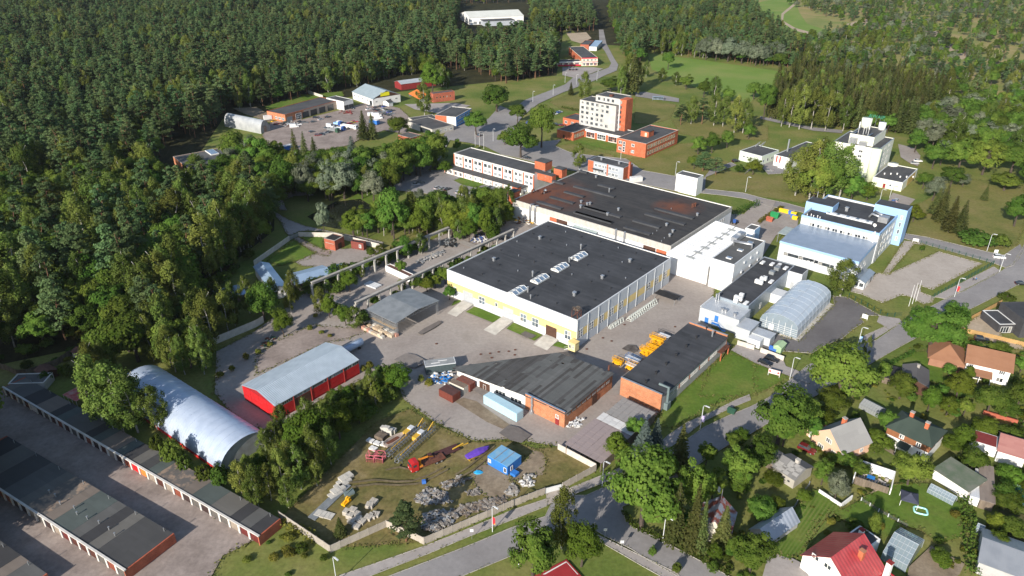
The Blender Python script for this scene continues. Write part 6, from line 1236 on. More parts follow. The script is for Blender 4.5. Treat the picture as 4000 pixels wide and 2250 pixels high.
# brown villa
h4=Bld('brown_villa','white villa with wide brown shingle roofs and balcony',NT(3,1,1505,1278),NT(3,1,1836,1354),NT(3,1,1880,1280),5.2);e,w,d=h4.e,h4.w,11
gable(e,0,w,0,d,0,5.2,8.0,WHITEWALL,BRN,'x',.6)
for t in (.1,.82):window(e,'f',(0,w,0,d),w*t,3.4,1.6,1.3,3,1,.14,None,DARK);window(e,'f',(0,w,0,d),w*t,.8,1.8,1.5,2,1,.14,None,DARK)
MB().prism([(w*.05,-3),(w*.62,-3),(w*.62,-.1),(w*.05,-.1)],[2.6,2.6,3.4,3.4],[2.75,2.75,3.55,3.55]).build('porch_roof',BRN,e);window(e,'f',(0,w,0,d),w*.35,.3,3.4,2.2,4,2,.1,BROWND,DARK);MB().bar((w*.08,-2.8,0),(w*.08,-2.8,2.6),.18).bar((w*.6,-2.8,0),(w*.6,-2.8,2.6),.18).bar((w*.34,-2.8,0),(w*.34,-2.8,2.6),.18).build('porch_post',WHITEF,e)
p=h4.at(*NT(3,1,1420,1200),4.5);
MB().box(-9.5,-.1,1.0,11,0,3.2).build('wing_wall',pm('brick_brown_wall',(.33,.17,.11),(.28,.14,.09),.5),e);MB().add([(-10.2,.3,3.1),(.1,.3,3.1),(.1,11.8,3.1),(-10.2,11.8,3.1),(-5,5.2,6.8),(-5,7,6.8)],[(0,1,4),(1,2,5,4),(2,3,5),(3,0,4,5),(3,2,1,0)]).build('wing_roof',BRN,e)
# dark cabin
b=Bld('dark_cabin','dark brown cabin with charcoal roof and white dish',NT(3,1,1018,1425),NT(3,1,1212,1470),NT(3,1,1240,1348),3.4);e,w,d=b.e,b.w,b.d;gable(e,0,w,0,d,0,3.2,4.6,BROWND,felt('charcoal_sheet',(.09,.085,.085),(.12,.115,.115),.8,'X',.3),'y',.3);MB().box(-5,-.3,1.5,d-.5,2.2,2.4).build('side_roof',TAR,e);MB().box(-4.7,-.3,1.8,d-.8,0,2.2).build('side_wall',WOOD,e);chimney(e,w*.55,d*.8,3.6,5.4,CONC,None,.35)
# modern dark house at right edge
b=Bld('modern_house','black modern flat-roofed house with terrace at right edge',NT(3,1,1750,1000),NT(3,1,1868,998),NT(3,1,1858,890),3.4);e,w,d=b.e,b.w,b.d;DK=pm('charcoal_wall',(.05,.05,.055),(.065,.065,.07),.5)
block(e,0,w,0,d,0,3.4,DK,BLACKR,.1,WHITEF);block(e,w+.1,w+12,-3,d,0,6.6,DK,BLACKR,.1)
for k in range(2):
    for t in (3,7.5):window(e,'f',(0,0,-3,0),w+t,.8+k*3.1,1.8,1.7,2,1,.14)
window(e,'f',(0,w,0,d),w*.5,.2,w*.7,2.3,4,1,.1,WHITEF,DARK)
sheet('terrace',TT(3,1,(1450,1030),(1600,930),(1745,900),(1760,1110),(1900,1150),(1932,1200),(1780,1180)),SAND)
# right-edge houses and sheds
b=Bld('pink_roofed_house','white house with pinkish shingle roof at right edge',NT(3,2,1742,498),NT(3,2,1945,560),NT(3,2,2010,440),3.6);gable(b.e,0,b.w,0,b.d,0,3.6,6.0,WHITEWALL,felt('pink_shingle',(.26,.11,.10),(.34,.17,.15),.6,'X',.6),'x',.4)
block(b.e,-6,-.2,1.5,7,0,3.0,WHITEWALL,pm('maroon_sheet',(.22,.04,.035)),-.05)
b=Bld('solar_roof_house','grey roofed building with dark blue panels at bottom right corner',NT(3,2,1598,1335),NT(3,2,1960,1470),NT(3,2,1990,1330),3.6);e,w,d=b.e,b.w,max(11,b.d);gable(e,0,w,0,d,0,3.4,5.4,pm('grey_wall2',(.42,.42,.42)),ribbed('grey_sheet_roof',(.26,.28,.31),(.22,.24,.27),'X',.6,.4,.2,.5),'x',.3)
for i in range(3):place('solar_panel','slp',lambda:MB().box(0,w*.11,0,d*.42,0,.06),pm('solar_blue',(.02,.035,.09),(.03,.05,.12),.5,rough=.2),e,(.3+i*w*.12,d*.52,5.3),rot=(-math.atan2(2.0,d/2),0,0))
b=Bld('white_shed','white ribbed shed roof beside old wooden roof at right',NT(3,2,1530,840),NT(3,2,1600,865),NT(3,2,1690,675),2.6,cat='shed');MB().box(0,b.w,0,b.d,0,2.4).build('wall',WHITE,b.e);MB().prism([(-.1,-.1),(b.w+.1,-.1),(b.w+.1,b.d+.1),(-.1,b.d+.1)],2.403,[2.5,2.7,2.7,2.5]).build('roof',ribbed('white_shed_rib',(.70,.71,.72),(.62,.63,.64),'X',.5,.4,.1,.9),b.e)
b=Bld('wooden_roof_shed','weathered wooden roofed shed with firewood beside white shed',NT(3,2,1600,870),NT(3,2,1720,905),NT(3,2,1740,760),2.8,cat='shed');MB().box(.2,b.w-.2,.3,b.d,0,2.6).build('wall',WOOD,b.e);MB().prism([(0,0),(b.w,0),(b.w,b.d+6),(0,b.d+6)],[2.6,2.6,3.2,3.2],[2.75,2.75,3.35,3.35]).build('roof',felt('grey_brown_boards',(.16,.13,.11),(.24,.2,.17),.5,'Y',.6),b.e)
# big round pool behind
def rpool(label,c,r,hh,wall,water):
    o=thing('pool',label,'pool',c);m=MB();n=20
    for z in (0,):m.tube([(0,0,0),(0,0,hh)],r,n,False)
    m.build('pool_wall',wall,o);MB().tube([(r*math.cos(a),r*math.sin(a),hh)for a in [6.2832*k/n for k in range(n+1)]],.18,6,False).build('rim',wall,o);MB().add([(r*.98*math.cos(6.2832*k/n),r*.98*math.sin(6.2832*k/n),hh-.25)for k in range(n)],[tuple(range(n))]).build('water',water,o)
PW=pm('pool_water',(.03,.16,.15),(.04,.2,.19),.8,rough=.08)
rpool('round blue-rimmed garden pool at right edge',T(3,2,1895,850),3.0,1.1,pm('pool_blue',(.08,.25,.45),(.6,.65,.68),.8),PW)
o=thing('paddling_pool','small turquoise inflatable paddling pool on lawn','paddling pool',T(3,2,1148,968),R(-20));m=MB()
for k,z in enumerate((.18,.48)):m.tube([(1.4*math.copysign(abs(math.cos(a))**.45,math.cos(a)),1.1*math.copysign(abs(math.sin(a))**.45,math.sin(a)),z)for a in [6.2832*i/24 for i in range(25)]],.24,8,False)
m.build('inflatable_ring',pm('turquoise',(.25,.70,.66),(.55,.8,.78),2),o,smooth=True);MB().box(-1.2,1.2,-.9,.9,.1,.25).build('water',pm('brown_water',(.12,.08,.05),(.1,.07,.05),2,rough=.1),o)
o=thing('gazebo','dark blue garden gazebo tent with white legs on lawn','gazebo',T(3,2,1052,905),R(-25));m=MB();r=1.9
m.add([(-r,-r,2.3),(r,-r,2.3),(r,r,2.3),(-r,r,2.3),(-.55,-.55,3.0),(.55,-.55,3.0),(.55,.55,3.0),(-.55,.55,3.0),(0,0,3.5)],[(0,1,5,4),(1,2,6,5),(2,3,7,6),(3,0,4,7),(4,5,8),(5,6,8),(6,7,8),(7,4,8)]).walls([(-r,-r),(r,-r),(r,r),(-r,r)],2.05,2.3);m.build('canopy',pm('navy_fabric',(.055,.06,.09),(.045,.05,.075),1),o)
for a in (-1,1):
    for b2 in (-1,1):MB().bar((a*1.8,b2*1.8,0),(a*1.8,b2*1.8,2.2),.1).build('leg',WHITEF,o)
# ruined white enclosure with rubbish, low white walls
o=thing('roofless_shed','roofless white-walled shed full of rubbish beside sand patch','ruin',T(3,2,790,735),R(-32))
MB().box(-4,4,3.2,3.45,0,2.6).build('wall',WHITEWALL,o);MB().box(-4.25,-4.003,-3.4,3.45,0,2.4).build('wall',WHITEWALL,o);MB().box(4.003,4.25,-3.4,3.45,0,2.6).build('wall',WHITEWALL,o)
for i in range(12):place('plank','rsp2',lambda:MB().box(-.3,.3,-.05,.05,0,2.3),WOOD,o,(-3.6+i*.64,-3.3,0))
jm=MB()
for i in range(30):x,y=random.uniform(-3.5,3.5),random.uniform(-2.8,2.8);s=random.uniform(.2,.6);jm.box(x-s,x+s,y-s*.6,y+s*.6,.02,random.uniform(.3,1.0))
jb=jm.build('rubbish',pm('rubbish',(.25,.2,.17),(.5,.48,.46),1.2),o);jb['kind']='stuff';MB().box(-1.5,.3,-.8,.6,1.0,1.15).build('blue_tarp',pm('tarp_blue',(.03,.22,.6),(.02,.18,.5),1),o)
sheet('sand_patch',TT(3,2,(765,830),(870,780),(950,830),(850,900)),SAND);sheet('gravel_drive',TT(3,2,(0,1300),(110,1290),(250,1360),(300,1449),(300,1520),(-60,1520)),SIDEW)
sheet('lawn',TT(3,2,(0,1270),(60,1130),(330,800),(420,830),(560,960),(700,880),(1040,1090),(860,1180),(560,1030),(480,970),(360,1060),(270,1260),(160,1330)),LAWN)
sheet('lawn',TT(3,2,(690,870),(960,760),(1200,760),(1460,920),(1470,1170),(1250,1200),(1160,1110),(1060,1090)),LAWN)
sheet('lawn',TT(3,1,(900,1340),(1050,1220),(1330,1200),(1320,1400),(1420,1449),(880,1449)),LAWN)
sheet('lawn',TT(3,2,(1350,60),(1700,20),(1932,60),(1932,120),(1400,110)),LAWN)
sheet('garden_path',TT(3,2,(745,395),(960,520),(950,550),(740,420)),DIRT)
sheet('vegetable_beds',TT(3,2,(1060,1390),(1230,1230),(1480,1370),(1440,1449),(1350,1520),(1040,1520)),DIRT)
sheet('vegetable_beds',TT(3,2,(1740,930),(1932,1000),(1932,1280),(1700,1200)),groundmat('beds',[(.3,(.05,.06,.015)),(.5,(.1,.09,.04)),(.7,(.05,.1,.02))],.5,.3))
# red ball court at the bottom edge
sheet('ball_court',TT(2,2,(160,1460),(410,1335),(540,1480)),pm('court_red',(.34,.03,.035),(.29,.025,.03),.4,rough=.8))
sheet('court_line',TT(2,2,(230,1449),(405,1352),(410,1358),(250,1449)),WHITE);sheet('court_line',TT(2,2,(405,1352),(410,1352),(500,1449),(492,1449)),WHITE)
# ---- polycarbonate barrel greenhouse
GH=Bld('barrel_greenhouse','large barrel-vaulted polycarbonate greenhouse on pale concrete base',NR(12,1030,462),NR(12,1502,618),NR(12,1925,182),3.2,'greenhouse',snap=-39.8)
e,w,d=GH.e,GH.w,GH.d;n=8;zz=3.2;rise=3.6
prof=[(w/2-w/2*math.cos(math.pi*i/n),zz+rise*math.sin(math.pi*i/n))for i in range(n+1)];prof=[(0,0)]+[(w/2-(w/2)*math.cos(math.pi*(i/n)),zz+rise*math.sin(math.pi*i/n)**.9)for i in range(n+1)]+[(w,0)]
MB().box(-.6,w+.2,-.6,d+.6,.0,.3).box(w+.2,w+2.6,-.9,d+.6,0,.12).build('base',CONCL,e)
nb_=9;fr=MB()
for j in range(nb_+1):y=d*j/nb_;fr.tube([(x,y,max(.3,z))for x,z in prof],.05,5)
for k in (1,3,5,7,9):fr.bar((prof[k][0],0,prof[k][1]),(prof[k][0],d,prof[k][1]),.09)
fr.build('frame',GFR,e)
for j in range(nb_):
    ya,yb=d*j/nb_+.05,d*(j+1)/nb_-.05
    for k in range(len(prof)-1):
        (xa,za),(xb,zb)=prof[k],prof[k+1];MB().add([(xa,ya,max(.3,za)),(xa,yb,max(.3,za)),(xb,yb,max(.3,zb)),(xb,ya,max(.3,zb))],[(3,2,1,0)]).build('pane',POLY,e)
    if j%2==0:xa,za=prof[5];xb,zb=prof[4];MB().prism([(xb,ya+.4),(xa,ya+.4),(xa,yb-.4),(xb,yb-.4)],[zb+.45,za+.08,za+.08,zb+.45],[zb+.5,za+.13,za+.13,zb+.5]).build('roof_flap',POLY,e)
for y in (0,d):
    for k in range(1,len(prof)-2):
        (xa,za),(xb,zb)=prof[k],prof[k+1];MB().add([(xa,y,.3),(xb,y,.3),(xb,y,zb),(xa,y,za)],[(0,1,2,3)]).build('end_pane',GLZ,e)
st=MB();[st.bar((.1,0,.3+i*.7),(w-.1,0,.3+i*.7),.07)for i in range(1,5)];[st.bar((w*i/6,-.02,.3),(w*i/6,-.02,zz+1.5),.09)for i in range(1,6)];st.build('end_frame',WHITEF,e)
slab(e,'f',(0,w,-.08,d),w*.32,.3,1.6,2.3,WHITEF);
for i in range(3):tb=MB().box(1.2+i*w/3.2,2.6+i*w/3.2,1.5,d-1.5,.3,1.1).build('plant_bench',random.choice((WOOD,LGREY)),e)
# mowing stripes on the left lawn, tyre tracks on the storage yard
MOW=groundmat('mown_light',[(.3,(.095,.155,.028)),(.7,(.16,.19,.05))],.1,.15)
for i in range(8):
    f0,f1=i/8,(i+.5)/8;q=lambda f,a,b:(a[0]+(b[0]-a[0])*f,a[1]+(b[1]-a[1])*f);A1,A2,B1,B2=(325,815),(540,950),(35,1275),(255,1320)
    sheet('mown_stripe',TT(3,2,q(f0,A1,A2),q(f1,A1,A2),q(f1,B1,B2),q(f0,B1,B2)),MOW)
TRK=groundmat('tyre_track',[(.3,(.10,.085,.05)),(.7,(.19,.15,.09))],.3,.3)
for pts in (((690,760),(900,735),(1060,750),(1180,745),(1300,700),(1420,640)),((720,790),(900,768),(1080,775),(1220,765),(1340,715),(1450,655)),((980,660),(1080,640),(1170,660)),((1500,700),(1600,640),(1700,560),(1800,480)),((1540,720),(1640,660),(1740,580),(1840,490))):
    P_=TT(1,2,*pts);sheet('tyre_track',[p+Vector((0,.35,0))for p in P_]+[p-Vector((0,.35,0))for p in P_[::-1]],TRK)
random.seed(11)
# ================================================================ trees and bushes placed one by one (foot x, foot y, top y, width in overview pixels)
MASSPTS=[]
def one(kind,xb,yb,yt,w_,label,**k):return treepx(kind,xb,yb,yt,w_,label,**k)
def cl(label,group,items):
    for it in items:treepx(*it,label,group)
def belt(label,group,poly,spacing,mix,hr,wr=(.8,1.2),far=False):
    ks=[k for k,_ in mix];ws=[v for _,v in mix]
    for q in scatter(poly,spacing):
        k=random.choices(ks,ws)[0];h=random.uniform(*hr);f=h/NATH[k]
        if far:MASSPTS.append((q[0],q[1],k,h,NATW[k]*f*random.uniform(*wr),group));continue
        tree(k,q,h,NATW[k]*f*random.uniform(*wr),label%{'birch':'birch','broad':'leafy tree','bright':'bright leafy tree','bush':'bush','weed':'yellow-green bush','spruce':'spruce','pine':'pine','willow':'willow'}[k],group+' '+k)
# near junction and street
one('broad',1612,1330,1130,195,'huge rounded oak beside the road junction')
one('birch',1412,1382,1222,82,'tall birch at the road junction before the yard gate')
one('broad',1340,1452,1312,125,'dense dark maple below the junction, left of bright tree')
one('bright',1462,1425,1312,98,'bright green rounded tree beside birch at junction')
one('blue',1616,1158,1056,72,'larger silver-blue spruce beside carport');one('blue',1648,1125,1050,42,'smaller silver-blue spruce behind the larger one')
one('broad',1598,1100,1045,52,'dark rounded bush beside blue spruces');one('bright',1551,1155,1086,68,'bright leafy tree beside carport roof')
one('spruce',1706,1190,1064,62,'pointed spruce at the bend of the road')
cl('tall bare-trunked spruce in the row before rusty-roofed house','spruces before the rusty-roofed house',[('spruce',1693,1368,1210,62),('spruce',1737,1385,1212,58),('spruce',1758,1392,1250,42),('spruce',1812,1380,1270,58)])
one('broad',2100,1018,850,168,'big dark round tree between street and dark cabin');one('broad',1955,1118,968,145,'yellowish broad tree by lamp at the street');one('broad',2012,1080,990,90,'darker tree right of the yellowish tree by street')
one('broad',2335,890,758,150,'large grey-green tree beside the main road bend');one('broad',2392,840,752,62,'smaller tree behind large tree at road bend')
one('birch',2113,745,650,88,'full birch in front of the laboratory entrance')
cl('small fruit tree in shade of the street corner','fruit trees at street corner',[('broad',1775,1170,1110,50),('broad',1850,1235,1155,70),('broad',1790,1260,1175,62),('broad',1845,1130,1085,55),('bright',1860,1120,1075,45)])
one('pine',1022,1362,1262,92,'bushy dark pine at concrete fence of the storage yard');one('spruce',858,1348,1300,36,'young spruce in the storage yard corner')
# around the hangar and red shed
cl('leafy birch in front of the arched hangar','birches before arched hangar',[('birch',262,1075,890,112),('birch',312,1092,915,122),('birch',348,1088,932,112),('birch',396,1080,968,86),('birch',300,1050,905,115)])
cl('low green bush along the garage roof edge','bushes behind garage row',[('bush',440,1168,1098,72),('bush',400,1140,1085,50),('bush',470,1190,1140,50),('bush',520,1215,1165,60),('bush',560,1225,1160,60),('bush',120,960,930,40),('bush',170,945,915,40),('bush',70,925,905,40)])
belt('slender %s in the thicket between hangar and storage yard','thicket by storage yard',OO((590,1240),(645,1195),(690,1120),(740,1110),(800,1100),(870,1080),(850,1170),(790,1240),(760,1290),(700,1295),(640,1275)),4.0,(('birch',.8),('bright',.2)),(8,15),(.8,1.05))
belt('low %s in the thicket between red shed and yard','thicket by red shed',OO((745,1090),(800,1040),(880,990),(960,945),(1005,950),(1010,1000),(950,1040),(880,1080),(820,1100)),3.4,(('birch',.55),('bright',.25),('bush',.2)),(4,8.5),(.9,1.3))
cl('weedy bush along the cracked yard edge','weeds of the yard edge',[('weed',930,930,905,25),('weed',915,935,915,20),('weed',650,890,875,20),('weed',620,905,885,22),('weed',585,935,915,20),('weed',555,950,930,25),('weed',680,870,858,20),('weed',1080,970,950,30),('weed',1060,960,940,22),('weed',780,830,815,20),('weed',810,840,828,18),('weed',830,848,838,16),('weed',795,800,785,16)])
one('bright',714,848,772,55,'rounded bright sapling on yard beside white wall')
cl('young tree grown up beside the craneway columns','saplings at the craneway',[('birch',808,790,722,52),('bright',830,800,735,45),('bush',852,800,760,40),('birch',895,825,770,55),('bright',870,820,765,40),('bush',915,815,775,45),('bright',880,735,675,45),('bush',855,740,700,40),('bush',840,690,660,45),('broad',1000,640,600,30),('birch',960,660,612,35),('broad',1020,650,590,40),('birch',1060,640,585,40),('broad',1010,690,650,30),('broad',935,650,620,28),('bush',1055,725,690,30),('bright',1075,735,695,35),('bright',1095,725,690,35),('bright',1120,715,670,40),('bush',1140,690,655,30),('bush',1180,670,640,30),('bush',1215,655,625,30),('bush',1245,640,610,30)])
one('broad',1131,755,715,36,'dense round tree at the warehouse left corner')
cl('leafy tree in the belt between pond and factory yard','trees right of the pond',[('broad',888,592,528,58),('broad',925,597,522,52),('broad',992,605,468,82),('broad',955,575,500,50),('birch',1038,585,478,48),('broad',1075,590,475,62),('birch',1108,585,482,44),('broad',1135,592,490,52),('birch',1165,592,495,46),('broad',1195,600,505,54),('bright',1222,605,515,46),('birch',1250,600,522,40),('willow',1105,550,478,60),('willow',1060,545,470,55),('broad',1020,600,520,50),('bright',1180,610,545,44),('bright',1240,615,560,40)])
one('willow',816,588,505,42,'pale poplar standing at the pond edge');one('birch',1278,548,462,40,'tall slim birch leaning on the orange stair tower')
cl('broad tree of the grove around the pond','grove around the pond',[('broad',598,420,325,75),('broad',655,440,330,70),('broad',560,480,395,80),('broad',650,490,392,85),('birch',610,500,400,70),('broad',715,500,400,75),('willow',775,500,400,72),('willow',830,505,395,62),('broad',870,480,390,60),('willow',940,508,425,62),('broad',985,490,400,55),('broad',1010,460,350,70),('broad',1058,445,345,65),('broad',1100,420,325,62),('broad',965,430,355,66),('broad',920,440,365,60),('broad',700,420,345,60),('birch',745,470,380,60),('broad',620,560,450,80),('birch',660,560,440,60),('broad',540,540,440,80),('broad',480,520,430,80),('birch',500,450,385,60),('broad',830,460,380,50),('broad',880,430,360,50)])
cl('pointed conifer of the trio below the vehicle yard','conifer trio below vehicle yard',[('spruce',748,425,322,38),('spruce',772,425,328,36),('spruce',796,428,342,40)])
one('blue',892,445,340,62,'blue-grey spruce below the vehicle yard');one('spruce',916,352,276,38,'left tall spruce beside parked trucks');one('spruce',938,350,282,34,'right tall spruce beside parked trucks')
one('broad',1004,345,284,62,'rounded lime tree below white vans');one('birch',1068,290,205,50,'birch beside the pale roofed long store');one('bright',1088,235,158,64,'light green poplar at forest edge behind brick block')
one('broad',1198,340,273,66,'round maple hiding part of blue shop');one('broad',1250,282,208,80,'dense round tree at the street corner near forest');one('broad',1150,385,345,22,'small round street tree before office block');one('bright',1120,438,402,40,'small bright tree at the office annex end')
one('broad',1302,312,252,46,'street tree left of car park');one('broad',1362,372,240,72,'tall leafy tree beside car park hedge');one('broad',1310,397,310,92,'huge round tree between office block and tower complex');one('broad',1270,365,325,40,'smaller tree left of the huge round tree')
one('birch',1470,255,178,46,'tall birch on tower lawn');one('spruce',1436,240,205,18,'small dark spruce on tower lawn');one('birch',1455,425,358,42,'slim birch before the annex office')
cl('tree of the row between tower street and meadow','trees before the meadow',[('birch',1560,245,165,35),('birch',1580,235,130,45),('spruce',1590,240,120,40),('birch',1600,225,150,40),('broad',1535,232,190,55),('birch',1625,195,150,18),('broad',1680,175,120,35),('birch',1665,205,170,30),('birch',1700,215,180,30),('broad',1725,225,185,40),('broad',1770,245,195,40),('birch',1795,255,190,40),('broad',1830,260,215,35),('broad',1895,250,205,45),('broad',1920,300,190,50)])
cl('conifer or birch of the clumps right of the tower','clumps right of tower',[('pine',1712,314,262,46),('birch',1738,312,240,46),('pine',1765,312,245,46),('birch',1795,316,232,48),('birch',1818,318,240,46),('birch',1846,335,238,48),('birch',1868,335,245,44),('broad',1882,350,308,36),('broad',1755,388,338,45),('broad',1790,385,330,42),('broad',1828,372,325,38),('pine',1768,430,380,55),('pine',1800,440,395,50),('broad',1745,425,385,40)])
cl('rounded shrub beside the pale green hall','shrubs at pale green hall',[('bright',1893,440,395,44),('bush',1860,435,410,30)])
cl('weeping birch of the big clump in front of the mill','birch clump before mill',[('broad',2045,505,372,90),('broad',2085,505,375,80),('birch',2000,492,368,80),('birch',2035,500,350,92),('birch',2070,505,352,92),('birch',2110,500,360,84),('birch',2055,485,346,90),('birch',2020,480,360,80),('broad',2140,505,430,62),('bright',2180,505,455,48)])
cl('birch with pale trunk in the clump beyond pale green hall','birches beyond pale green hall',[('birch',1985,320,215,50),('birch',2010,325,210,55),('birch',2040,325,215,55),('birch',2075,330,225,45),('birch',2120,330,240,45),('birch',1965,318,220,40)])
cl('leafy tree between the mill car park and the lawn','trees right of mill',[('broad',2345,425,348,60),('willow',2365,415,350,50),('broad',2410,430,340,90),('broad',2470,440,345,90),('broad',2540,440,350,100),('willow',2345,505,440,55),('broad',2300,385,320,50),('broad',2390,470,410,60),('broad',2320,475,425,40),('willow',2420,470,435,40),('broad',2590,480,380,90)])
cl('dark conifer of the group on the laboratory lawn','conifers on laboratory lawn',[('spruce',2362,560,462,42),('spruce',2385,585,490,44),('spruce',2410,590,500,40),('spruce',2350,540,470,40)])
one('bright',2296,558,512,50,'bright round bush at laboratory tower');one('bush',2455,615,575,110,'wide spreading juniper beside the road');one('bush',2515,620,585,60,'broad brownish bush near road fork');one('broad',2550,570,480,70,'large round tree at right road edge');one('spruce',2475,505,462,20,'lone small spruce on lawn');one('broad',2525,480,430,80,'leafy tree at right of lawn')
one('broad',2317,635,614,14,'tiny clipped tree on the laboratory lawn')
cl('silver-grey willow of the big clump behind the meadow','silver willows behind meadow',[('willow',1775,150,88,48),('willow',1800,152,92,46),('willow',1830,155,90,55),('willow',1865,160,98,55),('willow',1900,165,105,50),('willow',1920,165,112,40),('willow',1760,145,100,40),('willow',1950,160,100,50)])
# hedges
def hedge(label,pts,h,w_,m_='bush'):
    o=thing('hedge',label,'hedge',pts[0]);V=[]
    for a,b in zip(pts,pts[1:]):
        L_=(b-a).length;n=int(L_*26);t=rng.random(n);dv=(b-a);C=np.array(a)[None]+t[:,None]*np.array(dv)[None];nx=np.array([-dv.y,dv.x,0])/L_
        C=C+nx[None]*rng.normal(size=(n,1)).clip(-1.3,1.3)*w_*.36;C[:,2]=rng.random(n)**.6*h;C-=np.array(pts[0]);V.append(quads(C,rng.normal(size=(n,3))+np.array([0,0,.6]),rng.uniform(.25,.6,n)))
    me=npmesh('foliage',np.concatenate(V),LM[m_]);q=bpy.data.objects.new('foliage',me);COL.objects.link(q);q.parent=o;return o
hedge('clipped yellow-green hedge along the waste yard',[RR(7,1000,245),RR(7,1150,140),RR(7,1300,45)],1.6,1.8,'weed')
hedge('low dark hedge in car park near the tower',[T(2,0,375,815),T(2,0,500,840)],1.6,3)
hedge('tall dark hedge behind factory hall end',[RR(7,700,150),RR(7,880,60),RR(7,1010,10)],3.2,3)
hedge('bright hedge along lower road to the right',[T(2,2,840,980),T(2,2,920,1090),T(2,2,1120,1180),T(2,2,1400,1320),T(2,2,1650,1449)],1.3,1.4,'bush')
hedge('green hedge along the mown lawn edge',[T(3,2,130,1000),T(3,2,40,1180),T(3,2,-20,1280)],1.8,2.2)
hedge('thick mixed hedge between lawn and vegetable garden',[T(3,2,1460,870),T(3,2,1500,1000),T(3,2,1520,1150),T(3,2,1530,1300),T(3,2,1540,1460)],2.0,3.0)
hedge('bright hedge in front of cabin garden',[T(3,1,890,1330),T(3,1,1040,1250),T(3,1,1100,1215)],1.4,1.6,'bush')
hedge('small clipped hedge at the green mesh fence',[T(3,1,600,785),T(3,1,730,850),T(3,1,890,930)],1.0,1.0,'weed')
hedge('overgrown golden-green weeds outside the fence corner',[T(1,2,170,1040),T(1,2,300,1110),T(1,2,460,1190)],1.6,2.6,'weed')
# gardens at lower right (tile pixels: foot, top, width)
def gt(kind,x,y,yt,w_,label,group=None,c=3,r=2):
    ub,vb=NT(c,r,x,y);vt=NT(c,r,x,yt)[1];g=G(ub,vb);return tree(kind,g,max(.7,hpx(ub,vb,vt)),w_/1.932*mpp(g),label,group)
gt('broad',1050,770,500,280,'wide spreading apple tree before green-roofed house');gt('willow',500,880,650,200,'grey-green tree by the low white wall');gt('broad',400,760,560,160,'leafy bush-tree behind low white wall')
gt('broad',690,700,580,140,'dark bush beside roofless shed');gt('broad',1515,680,450,190,'dense dark round tree beside pink-roofed house');gt('bright',1440,500,300,170,'bright tree right of green-roofed house');gt('bright',1200,210,10,150,'light green fruit tree behind green-roofed house')
gt('bright',1340,250,90,150,'yellowish fruit tree right of green-roofed house chimney');gt('broad',1470,240,100,130,'dark garden bush at top of right gardens');gt('broad',1780,260,110,200,'wide garden shrub by the brown tiled wall');gt('spruce',1370,110,20,60,'small blue-green conifer in the upper garden')
gt('broad',770,1160,970,110,'small dark tree on lawn behind red-roofed house');gt('weed',850,1100,1040,60,'yellow-green shrub beside small dark tree');gt('broad',1770,900,750,200,'leafy tree over the wooden shed roof');gt('bright',1690,1100,970,140,'tree by vegetable beds');gt('bright',1710,1260,1110,170,'yellowish tree above solar-roofed house')
gt('broad',1770,1330,1150,220,'large dark bush-tree behind rusty-roofed house',None,2,2);gt('bright',1520,1340,1200,120,'bright shrub below spruces',None,2,2);gt('broad',1640,1300,1160,90,'leafy shrub under the spruce row',None,2,2)
gt('broad',110,470,200,200,'broad garden tree left of peach house');gt('broad',320,420,220,170,'shady tree between street trees and peach house');gt('broad',480,190,20,260,'large garden tree above peach house');gt('broad',240,330,210,140,'dark tree beside peach house porch')
gt('broad',480,600,520,110,'bush at peach house front corner');gt('bush',800,520,420,110,'rounded bush between peach and green-roofed houses');gt('bush',640,640,570,70,'flowering bush before peach house');gt('weed',830,640,570,60,'pink flowering shrub near roofless shed')
gt('broad',1360,1390,1295,110,'round bush before brown villa',None,3,1);gt('bright',1490,1430,1310,110,'small fruit tree before brown villa',None,3,1);gt('broad',1900,1360,1240,120,'shrub right of brown villa',None,3,1);gt('bush',1800,820,760,160,'leafy bush by the timber fence',None,3,1);gt('broad',860,1430,1280,120,'dark shrub left of dark cabin',None,3,1)
cl('low shrub or perennial in the right-hand gardens','garden shrubs',[('bush',2210,1140,1120,26),('bush',2240,1130,1112,20),('bush',2150,1050,1030,24),('bush',2290,1010,985,30),('bush',2330,1020,990,34),('bush',2400,1050,1020,30),('weed',2290,975,960,20),('bush',2500,1000,975,34),('bush',2540,1010,985,36),('bush',2450,1090,1060,34),('bush',2480,1070,1045,30),('weed',2430,1080,1065,18),('bush',2395,1225,1205,22),('bush',2350,1200,1180,22),('weed',2400,1300,1280,30),('bush',2530,1340,1310,36),('weed',2450,1400,1380,26),('bush',2370,1430,1405,30),('bush',1700,1440,1410,30),('bush',1790,1440,1405,36),('bush',1640,1400,1370,26),('bush',2070,1110,1090,24),('bush',2040,1130,1110,22)])
cl('mature leafy tree in the shady clump below the huge oak','clump below the oak',[('broad',1740,1300,1150,95),('broad',1852,1228,1120,92),('broad',1905,1180,1095,84),('broad',1885,1440,1335,110),('broad',1660,1215,1120,80)])
cl('mature garden tree between the upper right houses','upper right garden trees',[('broad',2262,1003,935,74),('bright',2405,1000,935,70),('broad',2482,1040,965,80),('broad',2225,1090,1030,56),('broad',2555,1030,955,76)])
gt('birch',730,1260,1080,60,'bare thin birch beside the street banner',None,3,1)
belt('%s on the verge between garages and road','verge plants',OO((600,1400),(700,1330),(830,1395),(860,1430),(760,1449),(640,1449)),4.5,(('weed',.6),('bush',.4)),(.9,2.2),(1,1.6))
belt('%s of the weedy strip along the board fence','weeds by board fence',OO((100,905),(200,862),(270,870),(260,905),(180,945),(110,930)),4.5,(('weed',.5),('bush',.5)),(1.2,3),(1,1.4))
